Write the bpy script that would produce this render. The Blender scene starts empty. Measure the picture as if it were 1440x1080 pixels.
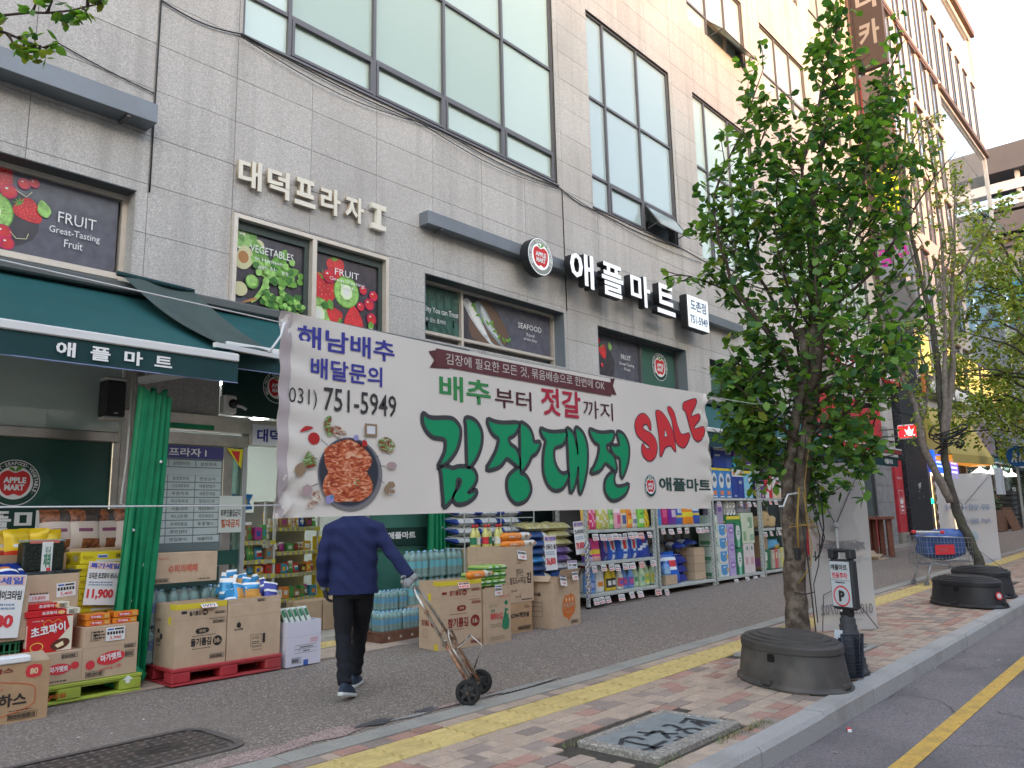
import bpy,math,random
from mathutils import Vector,Matrix,noise
random.seed(7)
R=math.radians
PI=math.pi
SC=bpy.context.scene
COL=SC.collection
#  camera
cam=bpy.data.cameras.new('camera')
cam.sensor_width=36.0
cam.lens=27.55
cam.clip_end=2000
camo=bpy.data.objects.new('camera',cam)
COL.objects.link(camo)
YAW,PITCH,ROLL=R(48.234),R(9.80),R(-1.292)
fw=Vector((math.sin(YAW)*math.cos(PITCH),math.cos(YAW)*math.cos(PITCH),math.sin(PITCH)))
rt=Vector((math.cos(YAW),-math.sin(YAW),0))
up=rt.cross(fw)
r2=math.cos(ROLL)*rt+math.sin(ROLL)*up
u2=-math.sin(ROLL)*rt+math.cos(ROLL)*up
camo.matrix_world=Matrix(((r2.x,u2.x,-fw.x,0),(r2.y,u2.y,-fw.y,0),(r2.z,u2.z,-fw.z,1.5),(0,0,0,1)))
SC.camera=camo
#  light
SC.view_settings.view_transform='Standard'
SC.view_settings.look='None'
SC.view_settings.gamma=1
SC.view_settings.use_curve_mapping= False
SC.view_settings.exposure=2.85
W=bpy.data.worlds.new('World')
SC.world=W
W.use_nodes= True
wn,wl=W.node_tree.nodes,W.node_tree.links
wn.clear()
SUN_DIR=Vector((0.36,0.91,-0.125)).normalized()
sky=wn.new('ShaderNodeTexSky')
sky.sky_type='NISHITA'
sky.sun_disc= False
sky.sun_elevation=math.asin(-SUN_DIR.z)
sky.sun_rotation=math.atan2(-SUN_DIR.x,-SUN_DIR.y)
sky.air_density=1.0
sky.dust_density=2.0
tc=wn.new('ShaderNodeTexCoord')
cn=wn.new('ShaderNodeTexNoise')
cn.inputs['Scale'].default_value=2.2
cn.inputs['Detail'].default_value=5
mp=wn.new('ShaderNodeMapping')
mp.inputs['Scale'].default_value=(1,1,3)
mr=wn.new('ShaderNodeMapRange')
mr.inputs[1].default_value=0.3
mr.inputs[2].default_value=0.75
mr.inputs[3].default_value=0.06
mr.inputs[4].default_value=0.24
mx=wn.new('ShaderNodeMix')
mx.data_type='RGBA'
mx.inputs[7].default_value=(4.5,4.3,4.6,1)
bg=wn.new('ShaderNodeBackground')
bg.inputs['Strength'].default_value=0.15
wo=wn.new('ShaderNodeOutputWorld')
wl.new(tc.outputs['Generated'],mp.inputs[0])
wl.new(mp.outputs[0],cn.inputs['Vector'])
wl.new(cn.outputs[0],mr.inputs[0])
wl.new(mr.outputs[0],mx.inputs[0])
wl.new(sky.outputs[0],mx.inputs[6])
wl.new(mx.outputs[2],bg.inputs[0])
wl.new(bg.outputs[0],wo.inputs[0])
sl=bpy.data.lights.new('sun','SUN')
sl.energy=0.7
sl.angle=R(11)
sl.color=(1.0,0.27,0.09)
so=bpy.data.objects.new('sun',sl)
COL.objects.link(so)
so.rotation_euler=SUN_DIR.to_track_quat('-Z','Y').to_euler()
so.location=(-20,-60,40)
#  materials
MC={}
def M(name,col=(.5,.5,.5),rough=.6,metal=0,nz= None,bump= None,spec=.4,emit= None,alpha=1,coat=0,rnd=0,trans=0,sss=0,vor= None,stain= None,streak= None):
 """nz=(scale, amount) colour grain; bump=(scale, strength); rnd = per-object brightness spread; vor=(scale, colour, amount) stone chips;
    stain=(scale, colour, amount) large blotches"""
 if name in MC:
  return MC[name]
 m=bpy.data.materials.new(name)
 m.use_nodes= True
 n,l=m.node_tree.nodes,m.node_tree.links
 b=n['Principled BSDF']
 c=(col[0],col[1],col[2],1)
 b.inputs['Base Color'].default_value=c
 b.inputs['Roughness'].default_value=rough
 b.inputs['Metallic'].default_value=metal
 b.inputs['Specular IOR Level'].default_value=spec
 b.inputs['Coat Weight'].default_value=coat
 b.inputs['Transmission Weight'].default_value=trans
 b.inputs['Alpha'].default_value=alpha
 if emit:
  b.inputs['Emission Color'].default_value=(emit[0],emit[1],emit[2],1)
  b.inputs['Emission Strength'].default_value=emit[3]
 out= None
 need=nz or rnd or vor or stain or bump or streak
 if need:
  t=n.new('ShaderNodeTexCoord')
  g=n.new('ShaderNodeNewGeometry')
  pos=g.outputs['Position']
 def mul(prev,fac_socket):
  x=n.new('ShaderNodeMix');x.data_type='RGBA';x.blend_type='MULTIPLY'
  x.inputs[0].default_value=1
  if prev is None:
   x.inputs[6].default_value=c
  else:
   l.new(prev,x.inputs[6])
  l.new(fac_socket,x.inputs[7])
  return x.outputs[2]
 def ntex(scale,detail=4):
  t2=n.new('ShaderNodeTexNoise');t2.inputs['Scale'].default_value=scale;t2.inputs['Detail'].default_value=detail
  l.new(pos,t2.inputs['Vector'])
  return t2.outputs[0]
 def rng(s,a,b2,c2,d):
  r=n.new('ShaderNodeMapRange')
  l.new(s,r.inputs[0])
  for i,v in enumerate((a,b2,c2,d)):
   r.inputs[i+1].default_value=v
  return r.outputs[0]
 if nz:
  out=mul(out,rng(ntex(nz[0],6),.3,.7,1-nz[1],1+nz[1]))
 if vor:
  v=n.new('ShaderNodeTexVoronoi');v.inputs['Scale'].default_value=vor[0]
  l.new(pos,v.inputs['Vector'])
  sp=n.new('ShaderNodeSeparateColor');l.new(v.outputs['Color'],sp.inputs[0])
  x=n.new('ShaderNodeMix');x.data_type='RGBA'
  l.new(rng(sp.outputs[0],.62,1,0,vor[2]),x.inputs[0])
  if out is None:x.inputs[6].default_value=c
  else:l.new(out,x.inputs[6])
  x.inputs[7].default_value=(*vor[1],1)
  out=mul(x.outputs[2],rng(sp.outputs[1],0,1,.72,1.25))
 if stain:
  x=n.new('ShaderNodeMix');x.data_type='RGBA'
  l.new(rng(ntex(stain[0],7),.48,.68,0,stain[2]),x.inputs[0])
  if out is None:x.inputs[6].default_value=c
  else:l.new(out,x.inputs[6])
  x.inputs[7].default_value=(*stain[1],1)
  out=x.outputs[2]
 if streak:
  mp_=n.new('ShaderNodeMapping');mp_.inputs['Scale'].default_value=(5,5,.22);l.new(pos,mp_.inputs[0])
  t3=n.new('ShaderNodeTexNoise');t3.inputs['Scale'].default_value=1.0;t3.inputs['Detail'].default_value=5;l.new(mp_.outputs[0],t3.inputs['Vector'])
  x=n.new('ShaderNodeMix');x.data_type='RGBA';l.new(rng(t3.outputs[0],.5,.72,0,streak[1]),x.inputs[0]);l.new(out,x.inputs[6]);x.inputs[7].default_value=(*streak[0],1);out=x.outputs[2]
 if rnd:
  oi=n.new('ShaderNodeObjectInfo')
  out=mul(out,rng(oi.outputs['Random'],0,1,1-rnd,1+rnd))
 if out is not None:
  l.new(out,b.inputs['Base Color'])
 if bump:
  bp=n.new('ShaderNodeBump');bp.inputs['Strength'].default_value=bump[1];bp.inputs['Distance'].default_value=.01
  l.new(ntex(bump[0],5),bp.inputs['Height'])
  l.new(bp.outputs[0],b.inputs['Normal'])
 MC[name]=m
 return m
def K(c,rough=.55,**k):
 """plain printed / painted colour from a small palette"""
 nm='paint_%02x%02x%02x_%d'%(int(c[0]*255),int(c[1]*255),int(c[2]*255),int(rough*100))
 return M(nm,c,rough,**k)
 #  mesh building
class MB:
 def __init__(s):
  s.v=[];s.f=[];s.m=[];s.s=[]
 def add(s,vs,fs,mi=0,sm= False):
  o=len(s.v)
  s.v.extend([tuple(v) for v in vs])
  for f in fs:
   s.f.append([i+o for i in f]);s.m.append(mi);s.s.append(sm)
  return s
 def box(s,x0,x1,y0,y1,z0,z1,mi=0):
  v=[(x0,y0,z0),(x1,y0,z0),(x1,y1,z0),(x0,y1,z0),(x0,y0,z1),(x1,y0,z1),(x1,y1,z1),(x0,y1,z1)]
  return s.add(v,[(0,3,2,1),(4,5,6,7),(0,1,5,4),(1,2,6,5),(2,3,7,6),(3,0,4,7)],mi)
 def bbox(s,x0,x1,y0,y1,z0,z1,b=.004,mi=0):
  """box with a small chamfer on the top and vertical edges"""
  lay=[(z0,b),(z0+b,0),(z1-b,0),(z1,b)]
  vs=[];fs=[]
  for z,e in lay:
   c=b
   a0,a1,c0,c1=x0+e,x1-e,y0+e,y1-e
   vs+=[(a0+c,c0,z),(a1-c,c0,z),(a1,c0+c,z),(a1,c1-c,z),(a1-c,c1,z),(a0+c,c1,z),(a0,c1-c,z),(a0,c0+c,z)]
  fs.append(tuple(range(7,-1,-1)));fs.append(tuple(range(24,32)))
  for k in range(3):
   for i in range(8):
    j=(i+1)%8
    fs.append((k*8+i,k*8+j,k*8+8+j,k*8+8+i))
  return s.add(vs,fs,mi)
 def obox(s,c,ax,ay,az,mi=0):
  """oriented box: centre + three half vectors"""
  c,ax,ay,az=Vector(c),Vector(ax),Vector(ay),Vector(az)
  v=[c+i*ax+j*ay+k*az for k in (-1,1) for j in (-1,1) for i in (-1,1)]
  return s.add(v,[(0,2,3,1),(4,5,7,6),(0,1,5,4),(1,3,7,5),(3,2,6,7),(2,0,4,6)],mi)
 def bar(s,p,q,w,t= None,mi=0,upv=(0,0,1)):
  p,q=Vector(p),Vector(q);d=q-p
  t=t or w
  u=Vector(upv)
  a=d.cross(u)
  if a.length<1e-6:a=d.cross(Vector((0,1,0)))
  a.normalize();b=a.cross(d).normalized()
  return s.obox((p+q)/2,d/2,a*w/2,b*t/2,mi)
 def quad(s,a,b,c,d,mi=0):
  return s.add([a,b,c,d],[(0,1,2,3)],mi)
 def prism(s,pts,y0,y1,mi=0,mi2= None):
  """polygon in XZ, extruded along Y"""
  n=len(pts);mi2=mi if mi2 is None else mi2
  v=[(x,y0,z) for x,z in pts]+[(x,y1,z) for x,z in pts]
  s.add(v,[tuple(range(n))],mi)
  s.add(v,[tuple(range(2*n-1,n-1,-1))],mi2)
  s.add(v,[(i,i+n,(i+1)%n+n,(i+1)%n) for i in range(n)],mi2)
  return s
 def tube(s,pts,r,n=8,mi=0,cap= True,sm= True):
  pts=[Vector(p) for p in pts];k=len(pts)
  rs=r if isinstance(r,(list,tuple)) else [r]*k
  vs=[];fs=[];a= None
  for i in range(k):
   d=(pts[min(i+1,k-1)]-pts[max(i-1,0)])
   if d.length<1e-9:d=Vector((0,0,1))
   d.normalize()
   if a is None:
    a=d.cross(Vector((0,0,1)))
    if a.length<.05:a=d.cross(Vector((0,1,0)))
   a=(a-d*a.dot(d)).normalized();b=d.cross(a)
   for j in range(n):
    t=2*PI*j/n
    vs.append(pts[i]+(a*math.cos(t)+b*math.sin(t))*rs[i])
  for i in range(k-1):
   for j in range(n):
    j2=(j+1)%n
    fs.append((i*n+j,i*n+j2,(i+1)*n+j2,(i+1)*n+j))
  s.add(vs,fs,mi,sm)
  if cap:
   o=len(s.v)-len(vs)
   s.f.append([o+j for j in range(n-1,-1,-1)]);s.m.append(mi);s.s.append(False)
   s.f.append([o+(k-1)*n+j for j in range(n)]);s.m.append(mi);s.s.append(False)
  return s
 def lathe(s,prof,n=12,c=(0,0,0),mi=0,sx=1,sy=1,rot=0,sm= True,cap= True):
  vs=[];fs=[]
  cr,sr=math.cos(rot),math.sin(rot)
  for r,z in prof:
   for j in range(n):
    t=2*PI*j/n;x,y=r*sx*math.cos(t),r*sy*math.sin(t)
    vs.append((c[0]+x*cr-y*sr,c[1]+x*sr+y*cr,c[2]+z))
  k=len(prof)
  for i in range(k-1):
   for j in range(n):
    j2=(j+1)%n
    fs.append((i*n+j,i*n+j2,(i+1)*n+j2,(i+1)*n+j))
  s.add(vs,fs,mi,sm)
  if cap:
   o=len(s.v)-len(vs)
   if prof[0][0]>1e-5:
    s.f.append([o+j for j in range(n-1,-1,-1)]);s.m.append(mi);s.s.append(False)
   if prof[-1][0]>1e-5:
    s.f.append([o+(k-1)*n+j for j in range(n)]);s.m.append(mi);s.s.append(False)
  return s
 def grid(s,fn,nu,nv,mi=0,sm= True,flip= False):
  vs=[fn(i/nu,j/nv) for j in range(nv+1) for i in range(nu+1)]
  fs=[]
  for j in range(nv):
   for i in range(nu):
    a=j*(nu+1)+i
    f=(a,a+1,a+nu+2,a+nu+1)
    fs.append(f[::-1] if flip else f)
  return s.add(vs,fs,mi,sm)
 def mesh(s,name,mats):
  me=bpy.data.meshes.new(name)
  me.from_pydata([tuple(v) for v in s.v],[],s.f)
  for m in (mats if isinstance(mats,(list,tuple)) else [mats]):
   me.materials.append(m)
  me.polygons.foreach_set('material_index',s.m)
  me.polygons.foreach_set('use_smooth',s.s)
  me.update()
  return me
def link(name,me,parent= None,loc=(0,0,0),rot=(0,0,0),scale= None,label= None,cat= None,group= None,kind= None):
 o=bpy.data.objects.new(name,me)
 COL.objects.link(o)
 o.location=loc;o.rotation_euler=rot
 if scale:o.scale=scale
 if parent is not None:o.parent=parent
 if label:o['label']=label
 if cat:o['category']=cat
 if group:o['group']=group
 if kind:o['kind']=kind
 return o
def P(name,mb,mats,parent= None,loc=(0,0,0),rot=(0,0,0),**k):
 return link(name,mb.mesh(name,mats) if isinstance(mb,MB) else mb,parent,loc,rot,**k)
def T(name,label,cat,loc=(0,0,0),rz=0,group= None):
 return link(name,None,None,loc,(0,0,rz),label=label,cat=cat,group=group)
def kids(o):
 return [c for c in COL.objects if c.parent is o]
def copy_tree(root,loc,rz= None,label= None):
 """a copy of a thing with its parts and sub-parts, sharing mesh data"""
 def rec(o,par):
  c=o.copy();COL.objects.link(c)
  if par is not None:c.parent=par
  for ch in o.children:rec(ch,c)
  return c
 r=rec(root,None)
 r.location=loc
 if rz is not None:r.rotation_euler=(0,0,rz)
 if label:r['label']=label
 return r
ROT={'F':(PI/2,0,0),'L':(PI/2,0,-PI/2),'R':(PI/2,0,PI/2),'U':(0,0,0),'B':(PI/2,0,PI)}
TXC={}
def text_mesh(st,bold=0,ext=0,key= None,align='CENTER',sp=1,ls=1):
 k=(st,bold,ext,align,sp)
 if k in TXC: return TXC[k]
 c=bpy.data.curves.new('lettering','FONT')
 c.body=st;c.offset=bold;c.resolution_u=2;c.align_x=align;c.extrude=ext;c.space_character=sp
 c.space_line=ls
 o=bpy.data.objects.new('tmp_text',c)
 m=bpy.data.meshes.new_from_object(o)
 bpy.data.objects.remove(o);bpy.data.curves.remove(c)
 xs=[v.co.x for v in m.vertices] or [0,1];ys=[v.co.y for v in m.vertices] or [0,1]
 x0,x1,y0,y1=min(xs),max(xs),min(ys),max(ys)
 w,h=max(x1-x0,1e-4),max(y1-y0,1e-4)
 for v in m.vertices:
  v.co.x=(v.co.x-x0)/w;v.co.y=(v.co.y-y0)/h
 m.name='lettering'
 TXC[k]=(m,w/h)
 return TXC[k]
TXM={}
def TX(st,mat,parent,loc,w,h= None,face='F',bold=0,name='lettering',rot= None,ext=0,**k):
 """text whose box's lower-left corner is at loc (parent space), w wide, h high"""
 bold=bold if st.isascii() else min(bold,.03)
 m,asp=text_mesh(st,bold,ext)
 h=h or w/asp
 kk=(st,bold,ext,mat.name)
 if kk not in TXM:
  m2=m.copy() if any(q[:3]==kk[:3] for q in TXM) else m
  m2.materials.clear();m2.materials.append(mat);TXM[kk]=m2
 return link(name,TXM[kk],parent,loc,rot or ROT[face],(w,h,1),**k)
def circ(cx,cy,rx,ry= None,n=24,a=0):
 ry=ry or rx
 return [(cx+rx*math.cos(2*PI*i/n)*math.cos(a)-ry*math.sin(2*PI*i/n)*math.sin(a),cy+rx*math.cos(2*PI*i/n)*math.sin(a)+ry*math.sin(2*PI*i/n)*math.cos(a)) for i in range(n)]
def rect(x0,y0,x1,y1): return [(x0,y0),(x1,y0),(x1,y1),(x0,y1)]
def smoothp(p,k=3):
 o=[];n=len(p)
 for i in range(n):
  a,b,c,d=p[i-1],p[i],p[(i+1)%n],p[(i+2)%n]
  for j in range(k):
   t=j/k
   o.append(tuple(.5*((2*b[q])+(-a[q]+c[q])*t+(2*a[q]-5*b[q]+4*c[q]-d[q])*t*t+(-a[q]+3*b[q]-3*c[q]+d[q])*t**3) for q in (0,1)))
 return o
def stroke(pts,w,closed= False):
 """ribbon quads along a path"""
 n=len(pts);q=[]
 L=[];Rr=[]
 for i in range(n):
  a=pts[(i-1)%n] if (closed or i>0) else pts[i]
  b=pts[(i+1)%n] if (closed or i<n-1) else pts[i]
  dx,dy=b[0]-a[0],b[1]-a[1];l=math.hypot(dx,dy) or 1
  nx,ny=-dy/l*w/2,dx/l*w/2
  L.append((pts[i][0]+nx,pts[i][1]+ny));Rr.append((pts[i][0]-nx,pts[i][1]-ny))
 for i in range(n if closed else n-1):
  j=(i+1)%n
  q.append([L[i],Rr[i],Rr[j],L[j]])
 return q
def flat(shapes,dz=.0005):
 b=MB();lv=0
 for pts,mi in shapes:
  if pts and isinstance(pts[0][0],(list,tuple)):
   for qd in pts:b.add([(x,y,lv*dz) for x,y in qd],[tuple(range(len(qd)))],mi)
  else:
   b.add([(x,y,lv*dz) for x,y in pts],[tuple(range(len(pts)))],mi)
  lv+=1
 for i,f in enumerate(b.f):
  a=0
  for j in range(len(f)):
   p,q=b.v[f[j]],b.v[f[(j+1)%len(f)]]
   a+=p[0]*q[1]-q[0]*p[1]
  if a<0:b.f[i]=f[::-1]
 return b
WHITE=K((.8,.8,.8));BLACK=K((.015,.015,.017));RED=K((.62,.03,.03));DGREEN=K((.012,.06,.045))
def g(x): return 0.012*max(0.0,min(x,70)-6)
#  ground, road, kerb, pavement
m_ground=M('ground_asphalt',(.06,.058,.058),.9,nz=(3,.2))
m_road=M('road_asphalt',(.178,.155,.158),.85,nz=(60,.3),vor=(110,(.26,.25,.25),.5),bump=(120,.5),stain=(.9,(.075,.07,.073),.6))
m_walk=M('walkway_asphalt',(.188,.153,.128),.9,nz=(55,.22),vor=(75,(.50,.45,.40),.6),bump=(80,.5),stain=(.5,(.22,.18,.155),.6))
m_granite=M('kerb_granite',(.35,.34,.33),.75,nz=(90,.18),bump=(60,.15),rnd=.05,stain=(2.5,(.24,.225,.21),.55))
m_edge=M('edge_granite',(.31,.30,.27),.8,nz=(70,.15),rnd=.05,stain=(3,(.2,.2,.19),.6))
m_yline=M('road_paint_yellow',(.55,.34,.07),.7,nz=(35,.15),stain=(7,(.30,.20,.07),.6))
m_tact=M('tactile_yellow',(.56,.43,.17),.75,nz=(30,.12),rnd=.06,stain=(5,(.40,.30,.12),.5))
m_bed=M('paving_joint_sand',(.06,.05,.04),.95,nz=(40,.3))
m_br=[M('paver_buff',(.41,.315,.245),.85,nz=(45,.14),rnd=.09,bump=(60,.25),stain=(6,(.25,.21,.175),.55)),M('paver_red',(.37,.22,.175),.85,nz=(45,.14),rnd=.12,bump=(60,.25),stain=(6,(.26,.15,.115),.55)),M('paver_brown',(.27,.215,.185),.85,nz=(45,.14),rnd=.14,bump=(60,.25),stain=(6,(.19,.15,.13),.5))]
def strip(name,x0,x1,y0,y1,dz,mat,thick= None,kind='structure',n=30,**k):
 b=MB()
 xs=[x0,6]+[6+(x1-6)*i/n for i in range(1,n+1)] if x1>6>x0 else [x0,x1]
 for a,c in zip(xs,xs[1:]):
  b.quad((a,y0,g(a)+dz),(c,y0,g(c)+dz),(c,y1,g(c)+dz),(a,y1,g(a)+dz))
  if thick:
   b.quad((a,y0,g(a)+dz-thick),(c,y0,g(c)+dz-thick),(c,y0,g(c)+dz),(a,y0,g(a)+dz))
 return P(name,b,mat,kind=kind,**k)
ground=MB()
for a,c in [(-300,6),(6,70),(70,900)]:
 ground.quad((a,-400,g(a)-.17),(c,-400,g(c)-.17),(c,500,g(c)-.17),(a,500,g(a)-.17))
P('ground',ground,m_ground,kind='structure')
road=strip('road',-40,140,-13,2.5,-.155,m_road)
road['kind']='structure'
yl=strip('road_line',-40,120,1.73,1.86,-.150,m_yline)
yl2=strip('road_line',-40,120,-5.2,-5.05,-.150,m_yline)
walk=strip('walkway',-30,120,4.84,8.3,0.0,m_walk)
kerb=P('kerb',MB().box(-30,0,2.50,2.60,-.3,-.03),m_bed,kind='structure')
KX=[-2.1+1.11*i for i in range(0,60)]
for i,x in enumerate(KX[:-1]):
 L=1.11-.008
 b=MB();y0,y1=2.46,2.622
 z0,z1=g(x)-.22,g(x+L)-.22
 pr=[(y0,0),(y0,.185),(y0+.022,.218),(y1,.222),(y1,0)]
 vs=[(x-.55+0,yy,z0+h) for yy,h in pr]+[(x-.55+L,yy,z1+h) for yy,h in pr]
 dj=random.uniform(-.004,.004);dz=random.uniform(-.003,.003)
 vs=[(a,c+dj,d+dz) for a,c,d in vs]
 b.add(vs,[(0,1,2,3,4),(9,8,7,6,5),(0,5,6,1),(1,6,7,2),(2,7,8,3),(3,8,9,4)])
 P('kerb_stone',b,m_granite,kerb)
rc=random.Random(17);cb=MB()
for k in range(16):
 x,y=rc.uniform(5,14),rc.uniform(.2,2.3);a=rc.uniform(-.5,.5)+(PI/2 if k%3==0 else 0);pts=[(x,y)]
 for i in range(rc.randint(6,14)):a+=rc.gauss(0,.35);x+=.07*math.cos(a);y+=.07*math.sin(a);pts.append((x,min(y,2.43)))
 for qd in stroke(pts,rc.uniform(.004,.009)):cb.add([(p,q,g(p)-.1475) for p,q in qd],[(3,2,1,0)])
P('road_crack',cb,M('crack_dark',(.045,.04,.04),.95),road,kind='stuff')
edge=P('paving_edge',MB().box(-30,0,4.68,4.80,-.2,-.02),m_bed,kind='structure')
for i in range(45):
 x=-2+1.0*i;b=MB();L=.992
 z0,z1=g(x)-.1,g(x+L)-.1;y0,y1=4.635,4.845
 vs=[(x,y0,z0),(x,y1,z0),(x,y1,z0+.108),(x,y0,z0+.108),(x+L,y0,z1),(x+L,y1,z1),(x+L,y1,z1+.108),(x+L,y0,z1+.108)]
 b.add(vs,[(0,1,2,3),(7,6,5,4),(0,4,5,1),(1,5,6,2),(2,6,7,3),(3,7,4,0)])
 P('edge_stone',b,m_edge,edge)
pav=strip('pavement',-20,60,2.6,4.66,-.012,m_bed)
holes=[(4.38,5.56,2.78,3.46),(8.05,9.35,3.05,4.11),(16.2,17.4,3.1,4.11)]
def brick_mesh(w,mi):
 b=MB();e=.004
 b.bbox(0,w,0,.1295,-.05,.0,e)
 return b.mesh('brick',m_br[mi])
BRM={}
bricks=[]
rr=random.Random(3)
row=0;y=2.628
rows=[2.628+.1365*k for k in range(11)]+[4.512]
for ri,y in enumerate(rows):
 x=0.4+rr.random()*.2
 while x<34:
  w=.2265 if rr.random()<.8 else.113
  q=rr.random();mi=0 if q<.66 else (1 if q<.84 else 2)
  if not any(h[0]<x+w-.02 and x+.02<h[1] and h[2]<y+.1 and y+.01<h[3] for h in holes):
   bricks.append((x,y,w,mi))
  x+=w
def vis(x,y):
 d=Vector((x,y,0))-Vector((0,0,1.5));f=d.dot(fw)
 if f<.5: return None
 px,py=720+1102*d.dot(r2)/f,540-1102*d.dot(u2)/f
 return (px,py,f) if -30<px<1470 and py<1100 else None
bricks.sort(key= lambda t:(0 if vis(t[0],t[1]) else 1,(t[0]**2+t[1]**2)))
rest=MB()
nb=0
for x,y,w,mi in bricks:
 jz=rr.uniform(-.003,.002)
 if nb<300 and vis(x,y):
  k=(round(w,3),mi)
  if k not in BRM:BRM[k]=brick_mesh(w-.007,mi)
  link('brick',BRM[k],pav,(x,y,g(x)+jz),(rr.uniform(-.006,.006),0,rr.uniform(-.008,.008)))
  nb+=1
 else:
  zz=g(x)+jz
  rest.box(x,x+w-.007,y,y+(.1295 if y<4.5 else.109),zz-.03,zz,mi)
P('brick',rest,m_br,pav,kind='stuff')
def tact_mesh():
 b=MB();b.bbox(0,.320,0,.345,-.04,0,.005)
 for k in range(4):
  y=.045+k*.087
  vs=[]
  for x in (.012,.313):
   vs+=[(x,y-.024,0),(x,y-.015,.009),(x,y+.015,.009),(x,y+.024,0)]
  b.add(vs,[(0,1,5,4),(1,2,6,5),(2,3,7,6),(0,3,2,1),(4,5,6,7)])
 return b.mesh('tactile_tile',m_tact)
tm=tact_mesh()
trow=P('tactile_strip',MB().box(-20,0.4,4.13,4.5,-.06,-.02),m_bed,kind='structure')
for i in range(92):
 x=1.2+.33*i
 link('tactile_tile',tm,trow,(x,4.135+rr.uniform(-.002,.002),g(x)+.002),(0,-.012*(x>6),0))
fore=strip('forecourt',-20,60,8.3,9.12,.004,M('forecourt_paver',(.30,.265,.225),.85,nz=(30,.15),vor=(5.2,(.2,.17,.145),.5),bump=(40,.3)),thick=.04)
strip('forecourt',-20,60,7.72,8.3,.004,m_br[2])
fb=MB()
for i in range(60):
 for j in range(4):
  x=1.0+i*.29;y=7.74+j*.14
  if x<9:fb.box(x+(j%2)*.14,x+(j%2)*.14+.283,y,y+.134,.0,.012)
P('forecourt_brick',fb,m_br[0],fore,kind='stuff')
for i in range(24):
 x=3.6+.33*i
 if x<8.9:link('tactile_tile',tm,fore,(x,8.42,g(x)+.012))
pt=MB()
for pi_,(cx,cy,rx,ry,mi) in enumerate([(2.75,4.97,.55,.10,0),(3.5,5.02,.35,.11,0),(4.3,4.95,.25,.04,1),(4.75,4.97,.42,.035,0),(3.95,5.0,.16,.07,2),(4.45,4.99,.12,.05,2),(5.6,4.92,.5,.045,1)]):
 pts=[(cx+rx*math.cos(t)*(1+.25*math.sin(5*t+cx)),cy+ry*math.sin(t)*(1+.3*math.cos(3*t+cx)),.004+.0015*pi_) for t in [2*PI*i/28 for i in range(28)]]
 pt.add([(a,max(b_,4.85),c) for a,b_,c in pts],[tuple(range(28))],mi)
P('walkway_patches',pt,[M('patch_pink',(.30,.215,.195),.9,nz=(60,.3),vor=(80,(.5,.4,.37),.8)),M('patch_grey',(.26,.255,.24),.9,nz=(50,.3),vor=(80,(.4,.4,.38),.6)),M('patch_dark',(.06,.06,.065),.7,vor=(80,(.2,.2,.2),.6))],kind='structure')
t=T('utility_cover','pale steel utility cover with black spray-painted strokes, set in a raised concrete frame','utility cover',(0,0,0))
m_conc=M('pebbled_concrete',(.25,.225,.195),.9,nz=(50,.2),vor=(75,(.5,.47,.42),.6),bump=(60,.6))
b=MB()
X0,X1,Y0,Y1=4.42,5.52,2.80,3.44;h=.030
for (a,c,d,e) in [(X0,X1,Y0,Y0+.115),(X0,X1,Y1-.06,Y1),(X0,X0+.09,Y0+.115,Y1-.06),(X1-.06,X1,Y0+.115,Y1-.06)]:
 b.bbox(a,c,d,e,-.02,h,.008)
P('concrete_frame',b,m_conc,t)
b=MB();b.bbox(X0+.09,X1-.06,Y0+.115,Y1-.06,0,h-.004,.003)
plate=P('cover_plate',b,M('cover_steel',(.25,.27,.275),.6,metal=.25,nz=(14,.15),stain=(5,(.22,.24,.235),.5)),t)
SPRAY=[[(4.523,3.155),(4.641,3.22),(4.707,3.21),(4.729,3.155),(4.715,3.097)],[(4.611,3.185),(4.605,3.094),(4.607,3.019)],[(4.778,2.964),(4.668,2.963),(4.566,2.956),(4.498,2.977)],[(4.62,3.027),(4.586,2.931)],[(4.562,2.916),(4.612,2.933),(4.648,2.914),(4.645,2.871),(4.611,2.842),(4.567,2.833),(4.534,2.854),(4.531,2.888),(4.562,2.916)],[(4.846,3.236),(4.872,3.148),(4.973,3.121)],[(4.947,3.155),(4.798,3.14)],[(4.959,3.112),(4.905,3.05),(4.84,2.982)],[(4.903,3.079),(4.982,2.99)],[(4.807,2.916),(4.88,2.903),(4.964,2.894)],[(4.894,2.911),(4.922,2.965)],[(5.078,3.175),(5.137,3.17),(5.149,3.137),(5.116,3.068),(5.091,3.029),(5.039,3.043)],[(5.078,3.007),(5.131,3.008),(5.168,2.97),(5.155,2.905),(5.116,2.875),(5.057,2.89),(5.033,2.943),(5.065,2.997)],[(5.373,3.165),(5.372,3.044),(5.376,2.908)],[(5.379,3.144),(5.231,3.115)],[(5.329,3.09),(5.286,3.011),(5.248,2.947)],[(5.329,3.055),(5.32,2.937)]]
sb=MB()
for s_ in SPRAY:
 for qd in stroke(s_,.034):sb.add([(x,y,.0290) for x,y in qd],[(3,2,1,0)])
P('paint_strokes',sb,M('spray_black',(.035,.035,.037),.7,nz=(30,.5)),plate)
t=T('manhole_cover','long rusty-brown iron access cover with rounded corners in the walkway','manhole cover',(2.35,5.62,0))
m_iron=M('cast_iron',(.075,.062,.055),.65,metal=.3,nz=(20,.3),bump=(30,.3),stain=(4,(.16,.115,.09),.6))
def rrect(hx,hy,r,n=6):
 o=[]
 for cx,cy,a0 in [(hx-r,hy-r,0),(-hx+r,hy-r,PI/2),(-hx+r,-hy+r,PI),(hx-r,-hy+r,1.5*PI)]:
  for i in range(n+1):
   a=a0+PI/2*i/n;o.append((cx+r*math.cos(a),cy+r*math.sin(a)))
 return o
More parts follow.
